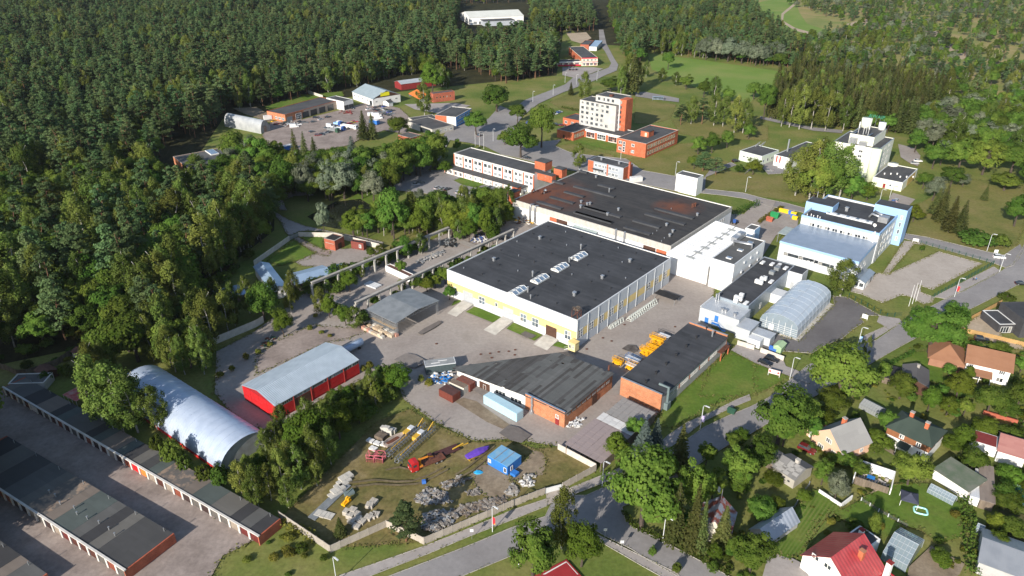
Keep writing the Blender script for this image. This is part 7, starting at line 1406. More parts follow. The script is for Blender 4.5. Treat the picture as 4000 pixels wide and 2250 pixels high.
belt('leafy undergrowth %s of the near-left wood edge','undergrowth of the near-left wood',OO((0,925),(110,890),(190,862),(300,850),(480,885),(540,860),(540,830),(500,770),(640,650),(650,640),(560,660),(460,760),(470,830),(300,835),(180,845),(0,900)),5.0,(('bush',.6),('broad',.25),('weed',.15)),(2.5,6),(.9,1.3),far=True)
belt('%s of the yard-side forest edge','forest edge behind vehicle yard',[RR(13,x,y)for x,y in ((150,500),(240,440),(400,420),(640,400),(900,330),(1120,270),(1400,250),(1400,200),(1100,210),(700,280),(300,350),(130,430))],7.0,(('broad',.5),('birch',.3),('bright',.2)),(5,11),(.9,1.2),far=True)
belt('%s of the thin grove behind the gabled hall','grove behind gabled hall',TT(1,0,(690,610),(920,620),(1000,590),(1260,560),(1290,600),(1460,690),(1480,640),(1280,500),(1000,500),(700,560)),6.5,(('birch',.6),('bright',.25),('broad',.15)),(9,16),(.8,1.0),far=True)
belt('tall %s of the dark thicket behind the arched hangar','thicket behind hangar',OO((225,960),(300,885),(420,878),(545,872),(556,905),(520,960),(430,955),(340,940),(290,1000),(235,1040)),5.6,(('birch',.7),('broad',.3)),(13,22),(.8,1.0),far=True)
belt('%s standing round the blue-roofed house','trees round blue-roofed house',OO((480,820),(560,790),(640,775),(700,765),(745,760),(745,790),(660,815),(560,850)),5.4,(('birch',.75),('broad',.25)),(9,16),(.8,1.0))
belt('%s standing out of view left of the garages','trees left of garages',OO((-420,1010),(-60,1040),(-55,1200),(-70,1460),(-420,1460)),6.5,(('birch',.5),('broad',.5)),(21,29),far=True)
belt('%s of the birch wood edge above the court','wood edge above court',OO((600,665),(640,620),(690,590),(700,560),(690,500),(660,520),(640,600),(590,650)),5.5,(('birch',.7),('broad',.3)),(14,22),(.8,1.0))
belt('young %s in the overgrown craneway','overgrown craneway',[RR(10,x,y)for x,y in ((900,1000),(880,890),(1300,730),(1932,490),(2140,400),(2140,450),(1932,560),(1420,790),(1180,950))],3.6,(('bush',.4),('birch',.3),('bright',.3)),(2.5,6.5),(1,1.4))
belt('%s crowding the strip between craneway and warehouse','strip by warehouse',[RR(10,x,y)for x,y in ((1420,1160),(1480,1060),(1900,870),(2350,690),(2760,500),(2800,540),(2300,780),(1950,950))],4.2,(('bush',.5),('birch',.2),('bright',.3)),(2,5),(1,1.4))
belt('tall %s packed between pond and craneway','dense belt right of pond',OO((870,598),(960,560),(1080,545),(1270,525),(1285,580),(1200,608),(1060,600)),6.2,(('broad',.5),('bright',.25),('birch',.25)),(9,16),(.85,1.1))
belt('shady %s of the grove round the pond','shady grove',OO((560,440),(640,420),(740,440),(900,440),(1010,410),(1110,395),(1105,430),(1000,465),(900,505),(790,510),(700,495),(560,480)),7.5,(('broad',.75),('birch',.15),('willow',.1)),(13,20),(.9,1.1))
belt('low %s round the woodland workshop','low trees round woodland workshop',OO((400,500),(430,450),(570,440),(600,500),(560,520),(440,525)),7,(('broad',.6),('birch',.4)),(7,10),(.9,1.1))
NOGO=('road','sidewalk','driveway','lawn','terrace','parking_apron','greenhouse_yard','sand_patch','gravel_drive','ball_court','pond','yard')
def free(q,m=1.2):
    for b in BLDS:
        v=Vector((q[0],q[1],0))-b.org;x,y=v.dot(b.ux),v.dot(b.uy)
        if -m<x<b.w+m and -m<y<b.d+m:return False
    return not any(nm in NOGO and inpoly(q,pp)for nm,pp,z in SHEETS)
for q in scatter(OO((1760,1449),(1700,1330),(1880,1150),(2010,1130),(2050,1000),(2190,940),(2330,860),(2600,830),(2640,1449)),5.2):
    if free(q)and random.random()<.62:
        for _ in range(2):MASSPTS.append((q[0]+random.uniform(-2.5,2.5),q[1]+random.uniform(-2.5,2.5),random.choice(('bush','weed','bush')),random.uniform(.5,1.3),random.uniform(.9,2.6),'the garden growth'))
        k=random.choice(('bush','bush','weed','broad','bright'));h=random.uniform(.7,2.2)if k in ('bush','weed')else random.uniform(2.8,6);tree(k,q,h,h*random.uniform(1.1,1.6),'small %s in the lower right gardens'%{'bush':'green shrub','weed':'yellow-green shrub','broad':'dark fruit tree','bright':'bright fruit tree'}[k],'garden plants '+k)
# kerbs, repair patches and ragged verges
kb=MB()
for nm,pp,z in SHEETS:
    if nm in ('road','sidewalk','parking_apron','greenhouse_yard','parking'):
        for a,b in zip(pp,pp[1:]+pp[:1]):
            if math.hypot(a[0]-b[0],a[1]-b[1])<60 and 60<a[1]<420:kb.bar((a[0],a[1],z+.02),(b[0],b[1],z+.02),.11,.14)
o=kb.build('kerb',CONC);o['kind']='structure'
PT=[groundmat('patch_%d'%i,[(.3,c),(.7,tuple(x*1.2 for x in c))],.3,.15)for i,c in enumerate(((.14,.125,.115),(.19,.17,.155),(.29,.265,.24),(.11,.10,.095)))]
YP=next(pp for nm,pp,z in SHEETS if nm=='yard')
for i in range(46):
    q=random.choice(scatter(YP,9.0))if i==0 else (random.uniform(-75,75),random.uniform(150,330))
    if inpoly(q,YP)and free(q,2)is False and not any(-1<(Vector((q[0],q[1],0))-b.org).dot(b.ux)<b.w+1 and -1<(Vector((q[0],q[1],0))-b.org).dot(b.uy)<b.d+1 for b in BLDS):
        w_,d_=random.uniform(1,6),random.uniform(.8,3);a=R(-40+random.choice((0,90)));c,s=math.cos(a),math.sin(a)
        sheet('asphalt_patch',[Vector((q[0]+c*x-s*y+random.uniform(-.3,.3),q[1]+s*x+c*y+random.uniform(-.3,.3),0))for x,y in ((-w_,-d_),(w_*.2,-d_*1.1),(w_,-d_*.7),(w_,d_),(-w_*.3,d_*1.2),(-w_,d_*.8))],random.choice(PT))
V=[]
for nm,pp,z in SHEETS:
    if nm in ('road','sidewalk','yard','storage_yard','gravel_lane','driveway','dirt_patch','greenhouse_yard','courtyard','footpath','lawn','parking_apron','work_yard','terrace','pond_path'):
        for a,b in zip(pp,pp[1:]+pp[:1]):
            L_=math.hypot(a[0]-b[0],a[1]-b[1]);n=int(min(L_,140)*(7 if a[1]<330 else 3)*(.35 if nm in ('road','sidewalk','driveway')else 1))
            if n<2:continue
            t=rng.random((n,1));C=np.array([[a[0],a[1],0]])*(1-t)+np.array([[b[0],b[1],0]])*t;C[:,:2]+=rng.normal(size=(n,2))*(.5 if nm not in ('road','sidewalk','driveway')else .22);C[:,2]=z+.08+rng.random(n)*.12
            V.append(quads(C,rng.normal(size=(n,3))*.5+np.array([0,0,1.0]),rng.uniform(.12,.5 if nm not in ('road','sidewalk','driveway')else .26,n)))
me=npmesh('verge_grass',np.concatenate(V),leafmat('verge_leaf',(.09,.11,.03),(.17,.16,.06)));o=bpy.data.objects.new('verge_grass',me);COL.objects.link(o);o['kind']='stuff';o['label']='ragged grass along edges of paving'
# ================================================================ fences, walls, lamps
def fence(label,pts,h,bay,mk,post=None,cat='fence',name='fence',postw=.18):
    """posts and panels along a line of ground points; every panel is a part"""
    t=thing(name,label,cat,pts[0])
    for a,b in zip(pts,pts[1:]):
        dv=b-a;L_=dv.length;an=math.atan2(dv.y,dv.x);n=max(1,round(L_/bay));p=L_/n
        for i in range(n):
            o=a-pts[0]+dv*(i/n);place('panel',(name,label,round(p,2)),lambda:mk(p,h),mk.mat,t,(o.x,o.y,0),an)
            if post:place('post',('post',h,post.name,postw),lambda:MB().box(-postw/2,postw/2,-postw/2,postw/2,0,h+.12),post,t,(o.x,o.y,0),an)
    return t
def panelmaker(fn,mat):fn.mat=mat;return fn
FCON=pm('fence_concrete',(.40,.36,.31),(.30,.27,.235),.5,rough=.95,fine=.15,rand=.12)
solid=panelmaker(lambda p,h:MB().box(.03,p-.03,-.06,.06,0,h),FCON);wsolid=panelmaker(lambda p,h:MB().box(.01,p-.01,-.08,.08,0,h),pm('old_white_wall',(.62,.58,.52),(.45,.41,.36),.4,rough=.95,fine=.1,rand=.06))
def _boards(p,h):
    m=MB();n=max(2,int(p/.25))
    for i in range(n):m.box(p*i/n+.01,p*(i+1)/n-.02,-.025,.025,.08,h-(i%3)*.03)
    return m.box(0,p,.025,.07,.4,.5).box(0,p,.025,.07,h-.5,h-.4)
boards=panelmaker(_boards,WOOD);ytimber=panelmaker(lambda p,h:_boards(p,h),pm('new_timber',(.48,.30,.12),(.40,.25,.10),.8,rand=.1))
def _mesh(p,h):
    m=MB()
    for k in range(5):m.box(0,p,-.01,.01,.1+k*(h-.15)/4,.13+k*(h-.15)/4)
    n=int(p/.3)
    for i in range(n):m.box(p*i/n,p*i/n+.02,-.01,.01,.05,h)
    return m
GRNM=pm('green_wire',(.02,.07,.045),(.025,.08,.05),1);gmesh=panelmaker(_mesh,GRNM);smesh=panelmaker(lambda p,h:_mesh(p,h),STEEL)
fence('weathered concrete panel fence from garages to storage yard corner',TT(1,2,(180,1012),(565,1272)),2.1,2.2,solid,FCON)
fence('grey-brown concrete panel fence along pavement, left stretch',TT(1,2,(565,1272),(985,1082),(1040,1105),(1270,1212)),2.1,2.2,solid,FCON)
fence('brownish concrete panel fence along pavement up to yard gate',TT(1,2,(1272,1210),(1932,928))+TT(2,2,(250,832)),2.1,2.2,solid,FCON)
fence('concrete panel fence from yard gate to carport',TT(2,2,(382,795),(635,655)),2.1,2.2,solid,FCON)
fence('pale double gate of storage yard',TT(2,2,(252,830),(380,796)),1.8,3,panelmaker(lambda p,h:MB().box(.05,p-.05,-.04,.04,.1,h),LGREY),STEEL,'gate','yard_gate')
fence('long white wall round the fenced court, left stretch',[RR(10,258,655),RR(10,640,385)],2.2,3,wsolid,None,'wall','court_wall')
fence('dark metal gate of fenced court',[RR(10,640,385),RR(10,735,345)],2.2,2.5,panelmaker(lambda p,h:MB().box(.05,p-.05,-.04,.04,.1,h-.3),STEEL),STEEL,'gate','court_gate')
fence('white wall behind brick pump house',[RR(10,737,345),RR(10,1130,352),RR(10,1480,440),RR(10,1640,480)],2.2,3,wsolid,None,'wall','court_wall')
fence('stained white wall at forest edge of the yard',[T(0,1,1600,1160),T(0,1,1932,1020),T(1,1,60,985)],2.6,3,wsolid,None,'wall','yard_wall')
fence('grey board fence along the forest behind garages',TT(0,1,(-60,1320),(60,1350),(130,1385),(215,1385),(430,1310),(520,1250),(650,1180),(770,1130)),2.2,2.5,boards,WOOD)
fence('low pale concrete wall beside the driveway',[RR(12,735,800),RR(12,950,868)],1.9,2.5,wsolid,None,'wall','low_wall')
fence('low pale concrete wall behind two black cars',[RR(12,1025,895),RR(12,1320,1005)],1.9,2.5,wsolid,None,'wall','low_wall')
fence('white yard wall ending at carport',TT(2,2,(345,495),(632,648)),2.0,2.5,wsolid,None,'wall','low_wall')
fence('pale concrete walls of an old bunker strip by vehicle yard',[RR(13,1115,318),RR(13,1275,372)],2.4,3,wsolid,None,'wall','low_wall')
fence('green mesh fence around the paver car park',TT(3,1,(1150,395),(1190,402),(1700,548),(1225,812)),1.7,2.6,gmesh,GRNM)
fence('green mesh fence along greenhouse yard',TT(3,1,(608,795),(895,945),(1010,938)),1.6,2.6,gmesh,GRNM)
fence('yellow timber fence along the terrace',TT(3,1,(1430,1050),(1600,1090),(1932,1170)),1.8,2.2,ytimber,None)
fence('yellow timber fence behind the modern house',TT(3,1,(1450,1010),(1600,930),(1760,845)),1.8,2.2,ytimber,None)
fence('pale wire fence between the two lawns',TT(3,2,(700,890),(830,975),(1050,1092)),1.3,2.5,smesh,LGREY)
fence('dark wire fence along the striped lawn',TT(3,2,(308,770),(150,1010),(0,1320)),1.4,2.5,smesh,STEEL)
fence('low white garden wall with corner',TT(3,2,(380,825),(545,935),(630,870)),1.3,2.5,panelmaker(lambda p,h:MB().box(0,p,-.12,.12,0,h),WHITEWALL),None,'wall','garden_wall')
fence('reddish tiled garden wall in right gardens',TT(3,2,(1620,225),(1880,300)),1.2,2.5,panelmaker(lambda p,h:MB().box(0,p,-.2,.2,0,h),BRICKR),None,'wall','garden_wall')
fence('brown board fence before dark cabin',TT(3,2,(860,-10),(1000,40),(1130,75)),1.5,2.2,boards,WOOD)
fence('grey board fence beside stone barn',TT(2,2,(1780,500),(1932,460)),1.5,2.2,boards,WOOD)
def lamp(px,label,h=8.0,arm=1.8,banner=None,az=None):
    g=G(*px);t=thing('street_lamp',label,'street lamp',g,R(-40)if az is None else R(az),'street lamps')
    place('pole',('lp',h),lambda:MB().tube([(0,0,0),(0,0,h-.6),(.15,0,h-.15),(.6,0,h)],[.11,.08,.07,.06],6),LGREY,t);place('lamp_head',('lh',h),lambda:MB().box(.55,arm,-.16,.16,h-.06,h+.1),LGREY,t)
    if banner:place('banner',('bn',banner.name),lambda:MB().box(.1,.85,-.02,.02,2.6,4.6),banner,t)
RB=pm('banner_red',(.62,.03,.04),(.65,.45,.05),.9,lo=.6,hi=.62);PB=pm('banner_purple',(.28,.2,.5),(.6,.55,.7),.9);BB=pm('banner_blue',(.15,.4,.7),(.6,.7,.8),.9)
for px,lb,bn in ((NT(1,2,1785,1115),'lamp with red banner on the pavement beside storage yard fence',RB),(NT(1,2,610,1505),'lamp at the bottom edge on grassy corner',None),(NT(2,2,680,770),'lamp on verge left of the huge oak',None),(NT(2,2,1420,340),'lamp with purple banner beside the carport lawn',PB),(NT(2,2,1135,1200),'lamp at roadside hedge below the huge oak',None),(NT(3,1,1405,795),'lamp with red banner beside green mesh fence',RB),(NT(3,1,1650,450),'lamp beside spreading juniper across upper road',None),(NT(3,1,1745,605),'lamp at the fork of the right-hand roads',None),(NR(12,1400,1230),'lamp on the driveway near two black cars',None),(NT(3,1,672,1180),'lamp with blue banner by thin birch',BB),(NT(2,0,310,722),'lamp on street left of tower lawn',None),(NT(2,0,157,772),'farther left lamp on tower street',None),(NT(2,0,1232,1330),'lamp on lawn left of white cube house',None),(NT(2,0,1762,1450),'lamp on lawn before pale green hall',None),(NT(1,0,575,672),'lamp at forest track behind repair garage',None),(NT(1,0,1152,1300),'lamp in shade near office car park',None),(NT(1,0,1790,1070),'lamp at corner before blue shop',None),(NR(8,605,228),'lamp behind laboratory left tower',None),(NR(8,1392,262),'lamp on lawn behind laboratory',None),(NR(8,1530,168),'lamp beside laboratory car park',None),(NT(2,2,50,1385),'lamp post under maple at bottom edge',None),(NT(2,0,400,625),'lamp opposite red shop',None),(NT(2,0,485,640),'lamp nearer on red shop street',None),(NT(2,0,640,610),'lamp at red shop junction',None),(NT(2,0,820,1205),'thin lamp before right brick wing',None)):
    lamp(px,lb,8.0,1.8,bn)
for i,(u,v)in enumerate((NR(14,712,502),NR(14,738,505),NR(14,764,518))):o=MB().tube([(0,0,0),(0,0,9)],[.09,.06],6).build("flagpole",WHITEF,None,G(u,v));tag(o,'%s white flagpole behind office block'%('left','middle','right')[i],'flagpole','flagpoles')
for i,(x,y)in enumerate(((1062,862),(1088,845),(1114,826))):o=MB().tube([(0,0,0),(0,0,8.5)],[.09,.06],6).build("flagpole",WHITEF,None,T(3,1,x,y));tag(o,'%s white flagpole beside the paver car park'%('left','middle','right')[i],'flagpole','flagpoles')
def board(label,loc,w_,h_,z0,m_,rz,name='sign_board',border=None):
    t=thing(name,label,'sign',loc,rz);MB().box(-w_/2,w_/2,-.04,.04,z0,z0+h_).build('panel',m_,t)
    for s in (-1,1):MB().bar((s*w_*.48,.06,0),(s*w_*.48,.06,z0+h_*.9),.12).build('leg',border or WHITEF,t)
    return t
t=board('pale pink and white notice board on lawn by driveway',RR(12,1195,1195),3.4,1.5,.9,pm('notice_pink',(.75,.52,.50),(.78,.70,.66),1.5),R(-30))
for s in (-1,1):MB().cyl(0,0,0,.02,.35,10).build('red_emblem',pm('emblem_red',(.5,.08,.09),(.45,.07,.08),1),t,(s*1.2,-.05,1.65)).rotation_euler=(math.pi/2,0,0)
board('white sign board at greenhouse yard corner',T(3,1,727,962),1.8,1.6,.4,WHITEWALL,R(-40));board('white notice board at the green fence behind laboratory',T(3,1,1110,385),2.2,1.2,.8,WHITEWALL,R(-20));board('small white board on verge near white car',T(3,1,1716,470),1.4,1.2,.8,WHITEWALL,R(-10))
for lb,p in (('square road sign on lower road verge',T(2,2,825,1258)),('small road sign at the junction mouth',T(2,2,700,1165)),('thin road sign beside pavement and fence',T(1,2,1630,1172))):
    t=thing('road_sign',lb,'sign',p);MB().cyl(0,0,0,3,.05,6).build('post',SILVER,t);MB().box(-.4,.4,-.06,-.03,2.3,3.1).build('plate',LGREY,t)
# ================================================================ vehicles
TYRE=pm('tyre',(.015,.015,.016),(.022,.022,.022),2,rough=.9);HUB=pm('wheel_rim',(.45,.46,.47),(.35,.36,.37),2,metal=.5,rough=.4);LAMPM=pm('headlight',(.75,.76,.76),(.65,.66,.66),2,rough=.2);TAIL=pm('tail_light',(.4,.01,.01),(.35,.01,.01),2,rough=.3)
PAINTS={n:pm('car_'+n,c,tuple(x*.9 for x in c),2,rough=.25,spec=.6)for n,c in (('black',(.012,.013,.016)),('white',(.74,.74,.73)),('silver',(.38,.39,.40)),('grey',(.13,.135,.14)),('red',(.45,.02,.02)),('maroon',(.14,.015,.018)),('blue',(.03,.09,.32)),('yellow',(.7,.42,.02)),('green',(.04,.10,.06)))}
def loft(secs):
    m=MB();n=len(secs[0])
    for s in secs:m.v+=[tuple(p)for p in s]
    for i in range(len(secs)-1):
        for k in range(n):m.f.append((i*n+k,i*n+(k+1)%n,(i+1)*n+(k+1)%n,(i+1)*n+k))
    m.f.append(tuple(range(n))[::-1]);m.f.append(tuple((len(secs)-1)*n+k for k in range(n)));return m
def carbody(L_,w_,hb,z0=.3):
    def sec(x,hw,zt):return [(x,-hw,z0),(x,hw,z0),(x,hw*1.02,z0+(zt-z0)*.55),(x,hw*.93,zt),(x,-hw*.93,zt),(x,-hw*1.02,z0+(zt-z0)*.55)]
    a=L_/2;return loft([sec(-a,w_*.44,hb*.86),sec(-a+.18,w_*.49,hb*.98),sec(-a*.4,w_*.5,hb),sec(a*.25,w_*.5,hb),sec(a-.35,w_*.49,hb*.9),sec(a,w_*.43,hb*.76)])
def cabin(L_,w_,hb,ht,kind):
    def sec(x,hw,z):return [(x,-hw,z),(x,hw,z)]
    a=L_/2;rear,fr=(-a*.93,a*.36)if kind!='sedan' else (-a*.72,a*.36)
    b0=[(rear,-w_*.45,hb-.03),(fr,-w_*.45,hb-.03),(fr,w_*.45,hb-.03),(rear,w_*.45,hb-.03)];t0=[(rear+(.22 if kind!='sedan' else .5),-w_*.37,ht),(fr-.75,-w_*.37,ht),(fr-.75,w_*.37,ht),(rear+(.22 if kind!='sedan' else .5),w_*.37,ht)]
    return MB().add(b0+t0,[(3,2,1,0),(0,1,5,4),(1,2,6,5),(2,3,7,6),(3,0,4,7),(4,5,6,7)])
def wheel(r,w_):return lambda:MB().tube([(0,-w_/2,0),(0,w_/2,0)],r,12)
def car(label,loc,rz,paint='black',kind='sedan',group=None,L_=4.5):
    hb,ht={'sedan':(.92,1.45),'hatch':(.95,1.5),'suv':(1.1,1.72)}[kind];w_=1.85;m_=PAINTS[paint]
    t=thing('car',label,'car',loc,rz,group)
    place('body',('cb',kind,paint),lambda:carbody(L_,w_,hb),m_,t);place('window_band',('cc',kind),lambda:cabin(L_,w_,hb,ht-.04,kind),DARK,t)
    a=L_/2;rr=-a*.93+.26 if kind!='sedan' else -a*.72+.52
    place('roof',('cr',kind,paint),lambda:MB().box(rr,a*.36-.72,-w_*.375,w_*.375,ht-.05,ht),m_,t)
    for sx in (-.3,.31):
        for sy in (-1,1):
            w0=place('wheel','cw',wheel(.33,.22),TYRE,t,(L_*sx,sy*w_*.44,.33));place('rim','cwr',lambda:MB().tube([(0,-.12,0),(0,.12,0)],.2,8),HUB,w0)
    for sy in (-1,1):place('headlight','chl',lambda:MB().box(-.1,.06,-.2,.2,-.07,.07),LAMPM,t,(a-.04,sy*w_*.32,hb*.66));place('tail_light','ctl',lambda:MB().box(-.05,.1,-.16,.16,-.1,.1),TAIL,t,(-a+.0,sy*w_*.33,hb*.7))
    return t
def van(label,loc,rz,paint='white',L_=5.6,group=None):
    m_=PAINTS[paint];t=thing('van',label,'van',loc,rz,group);a=L_/2
    place('body',('vb',paint,L_),lambda:loft([[(x,-hw,.35),(x,hw,.35),(x,hw,1.2),(x,hw*.9,zt),(x,-hw*.9,zt),(x,-hw,1.2)]for x,hw,zt in ((-a,.95,2.35),(-a+.1,.98,2.45),(a*.35,.98,2.4),(a*.62,.97,1.45),(a*.95,.9,1.1),(a,.85,.8))]),m_,t)
    place('windscreen',('vw',L_),lambda:MB().add([(a*.37,-.82,2.28),(a*.37,.82,2.28),(a*.635,.88,1.48),(a*.635,-.88,1.48)],[(0,1,2,3)]).add([(a*.37,-.985,1.4),(a*.6,-.985,1.4),(a*.37,-.92,2.1)],[(0,1,2)]).add([(a*.37,.985,1.4),(a*.6,.985,1.4),(a*.37,.92,2.1)],[(0,2,1)]),DARK,t,(.02,0,.03))
    for sx in (-.3,.32):
        for sy in (-1,1):place('wheel','cw',wheel(.33,.22),TYRE,t,(L_*sx,sy*.86,.33))
    for sy in (-1,1):place('headlight','chl',lambda:MB().box(-.1,.06,-.2,.2,-.07,.07),LAMPM,t,(a-.04,sy*.6,.85))
    return t
def truck(label,loc,rz,cabp,bodym,L_=9.0,hbody=1.6,kind='box'):
    t=thing('truck',label,'truck',loc,rz);a=L_/2;m_=PAINTS[cabp]
    MB().box(-a,a-.3,-.5,.5,.7,.95).build('chassis',STEEL,t)
    cb=loft([[(x,-1.2,.6),(x,1.2,.6),(x,1.2,2.0),(x,1.1,zt),(x,-1.1,zt),(x,-1.2,2.0)]for x,zt in ((a-2.0,3.1),(a-1.0,3.15),(a-.15,2.9),(a,1.9))]).build('cab',m_,t)
    MB().add([(a-.12,-1.05,2.75),(a-.12,1.05,2.75),(a+.02,1.1,1.95),(a+.02,-1.1,1.95)],[(0,1,2,3)]).build('windscreen',DARK,cb);MB().box(a-1.4,a-.5,-1.215,-1.2,1.9,2.6).box(a-1.4,a-.5,1.2,1.215,1.9,2.6).build('side_window',DARK,cb)
    if kind=='box':MB().box(-a,a-2.2,-1.25,1.25,1.05,1.05+hbody).build('box_body',bodym,t)
    elif kind=='open':MB().box(-a,a-2.2,-1.25,1.25,1.0,1.2).box(-a,a-2.2,-1.25,-1.17,1.2,1.0+hbody).box(-a,a-2.2,1.17,1.25,1.2,1.0+hbody).box(-a,-a+.1,-1.17,1.17,1.2,1.0+hbody).box(a-2.3,a-2.2,-1.17,1.17,1.2,1.0+hbody).build('dump_body',bodym,t)
    for x in (-a+1.2,-a+2.5,a-1.2):
        for sy in (-1,1):w0=place('wheel','tw',wheel(.5,.3),TYRE,t,(x,sy*1.0,.5));place('rim','twr',lambda:MB().tube([(0,-.16,0),(0,.16,0)],.28,8),HUB,w0)
    for sy in (-1,1):place('headlight','chl',lambda:MB().box(-.1,.06,-.2,.2,-.07,.07),LAMPM,t,(a-.0,sy*.85,.95))
    return t
A50,AB=50,-40
for lb,p,az,pt,kd in (('black saloon car on the driveway grass edge',RR(12,1090,1035),-40,'black','sedan'),('black estate car close behind black saloon on driveway',RR(12,1175,992),-40,'black','hatch'),('white off-road car on the road at the right fork',T(3,1,1742,500),-12,'white','suv'),('black car at the right edge across the road',T(3,1,1912,700),-12,'black','sedan'),('black off-road car beside timber fence',T(3,1,1612,1125),-22,'black','suv'),('dark red off-road car beside peach house',T(3,2,290,505),-42,'maroon','suv'),('nearest dark car in the laboratory car park',T(3,1,918,95),50,'black','hatch'),('middle blue car in the laboratory car park',T(3,1,945,80),50,'blue','hatch'),('far grey car in the laboratory car park',T(3,1,968,70),50,'silver','hatch'),('silver car in mill car park',T(3,0,1105,1238),-10,'silver','sedan'),('white car in mill car park',T(3,0,1130,1220),-10,'white','sedan'),
    ('leftmost silver car of the three in office car park',RR(1,32,440),50,'silver','hatch'),('middle silver car of the three in office car park',RR(1,92,450),50,'silver','sedan'),('dark car right of two silver cars in office car park',RR(1,162,460),50,'black','sedan'),('pale car of the pair nearest the store building',RR(1,300,495),50,'silver','hatch'),('white car of the pair nearest the store building',RR(1,352,512),50,'white','sedan'),('silver car at the shady end of office car park',RR(14,350,738),10,'silver','sedan'),('grey car at the shady end of office car park',RR(14,378,730),10,'grey','sedan'),('dark car parked before huge round tree',RR(5,995,275),-30,'black','sedan'),('silver car parked outside blue shop',T(1,0,1690,1030),60,'grey','hatch'),
    ('white car in the hedge car park near tower',T(2,0,325,865),40,'white','sedan'),('blue car in the hedge car park near tower',T(2,0,345,855),40,'blue','sedan'),('silver car in the hedge car park near tower',T(2,0,362,850),40,'silver','sedan'),('black car beside left brick wing of tower',T(2,0,340,948),0,'black','suv'),('dark red car beside left brick wing of tower',T(2,0,378,950),0,'maroon','sedan'),('dark blue car left of left brick wing',T(2,0,312,940),0,'blue','sedan'),('dark car on tower street by roadworks',T(2,0,130,930),30,'blue','hatch'),
    ('silver car before red shop',T(2,0,430,512),80,'silver','sedan'),('grey car before red shop',T(2,0,458,512),80,'grey','sedan'),('black car in second row at red shop',T(2,0,437,530),80,'black','sedan'),('dark car in second row at red shop',T(2,0,460,530),80,'black','hatch'),('dark car at right of second row at red shop',T(2,0,486,530),80,'black','sedan'),('black car on path beside pale green hall',T(2,0,1688,1222),20,'black','suv'),('dark car on street behind the spruces',T(3,0,35,893),-15,'black','sedan'),('blue car beside mill store',T(3,0,8,1295),-20,'grey','sedan'),('dark car at forest track near red shop',T(2,0,432,250),10,'black','sedan')):
    car(lb,p,R(az),pt,kd)
yc=[(1170,632,'grey'),(1250,605,'silver'),(1330,580,'black'),(1200,585,'black'),(1590,485,'black'),(1155,740,'grey'),(1225,775,'maroon'),(1262,768,'black'),(1300,758,'silver'),(1337,745,'black'),(1310,702,'grey'),(1560,655,'red'),(1620,632,'red'),(1595,642,'yellow'),(1775,460,'silver'),(1765,495,'white'),(1832,500,'grey'),(1872,505,'black'),(1900,465,'black'),(1925,495,'silver'),(1845,475,'black'),(1945,520,'white'),(1965,505,'black'),(1990,525,'blue'),(2020,510,'black'),(1950,550,'black'),(1985,560,'black'),(2020,545,'silver'),(750,622,'yellow'),(780,655,'maroon'),(850,660,'black'),(905,650,'silver'),(1030,635,'black'),(1080,640,'grey'),(1010,660,'white'),(875,640,'green'),(1900,530,'grey'),(1935,465,'blue')]
spot={}
for i,(x,y,c)in enumerate(yc):
    zone='in the line of cars below the grey truck' if y>700 else ('before repair garage doors' if 1100<x<1620 and y<640 else ('in the red and yellow trio behind trucks' if 1500<x<1640 else ('in the scrap corner by the brick end' if x<1100 else 'in the crowded lot before gabled hall')))
    lab='%s car %s'%(c,zone);spot[lab]=spot.get(lab,0)+1
    car(lab,RR(13,x,y),R(random.choice((55,50,-35,20))),c,random.choice(('sedan','hatch')),'cars of the vehicle yard: '+lab)
for lb,x,y,az in (('white van before the small hangar scrap',965,685,20),('white van above the grey truck',1355,685,-30),('white van behind blue truck',1470,655,-30),('left white van near blue box trailer',1800,560,10),('upper white van near blue box trailer',1860,565,10),('lower white van near blue box trailer',1872,592,10)):van(lb,RR(13,x,y),R(az))
truck('grey-green open truck among parked trucks',RR(13,1390,735),R(-35),'green',STEEL,9.5,1.4,'open');truck('blue-cab truck among parked trucks',RR(13,1460,715),R(-35),'blue',LGREY,8.5,.5,'open');truck('white lorry with pale open body in vehicle yard',RR(13,1560,700),R(-25),'white',WHITE,12,1.5,'open');truck('small blue truck behind the parked lorries',RR(13,1440,665),R(-30),'blue',BLUE,6,1.2,'open')
def trailer(label,p,rz,L_,w_,h_,side,roof):
    t=thing('box_trailer',label,'trailer',p,rz);MB().box(-L_/2,L_/2,-w_/2,w_/2,.8,.8+h_).build('box_body',side,t);MB().box(-L_/2-.05,L_/2+.05,-w_/2-.05,w_/2+.05,.8+h_+.003,.95+h_).build('roof',roof,t)
    for x in (-L_*.2,L_*.25):
        for s in (-1,1):place('wheel','cw',wheel(.33,.22),TYRE,t,(x,s*w_*.4,.33))
    return t
TBLUE=pm('trailer_blue',(.03,.16,.5),(.025,.14,.45),1)
trailer('blue box trailer with white roof in vehicle yard',RR(13,1830,655),R(-35),7,2.5,2.6,TBLUE,WHITE);trailer('blue and white trailer at lower edge of vehicle yard',RR(13,912,930),R(50),7,2.5,2.4,TBLUE,WHITE);trailer('white box trailer beside small hangar',RR(13,690,608),R(30),6,2.5,2.4,WHITE,WHITE)
random.seed(23)
WOOD_PTS.sort(key=lambda t:(t[0]**2+t[1]**2+(CAM_H-8)**2)/t[3]**2)
NB={}
for o in COL.objects:
    if o.type=='EMPTY':NB[o.name.split('.')[0]]=NB.get(o.name.split('.')[0],0)+1
CAPS={k:298-NB.get(KNAME[k],0)for k in ('pine','birch','broad','spruce','willow')}
LWORD={'pine':'tall blue-green pine standing in %s','birch':'slender yellow-green birch standing in %s','broad':'rounded broadleaf tree standing in %s','spruce':'dark olive spruce standing in %s','willow':'silvery willow standing in %s'}
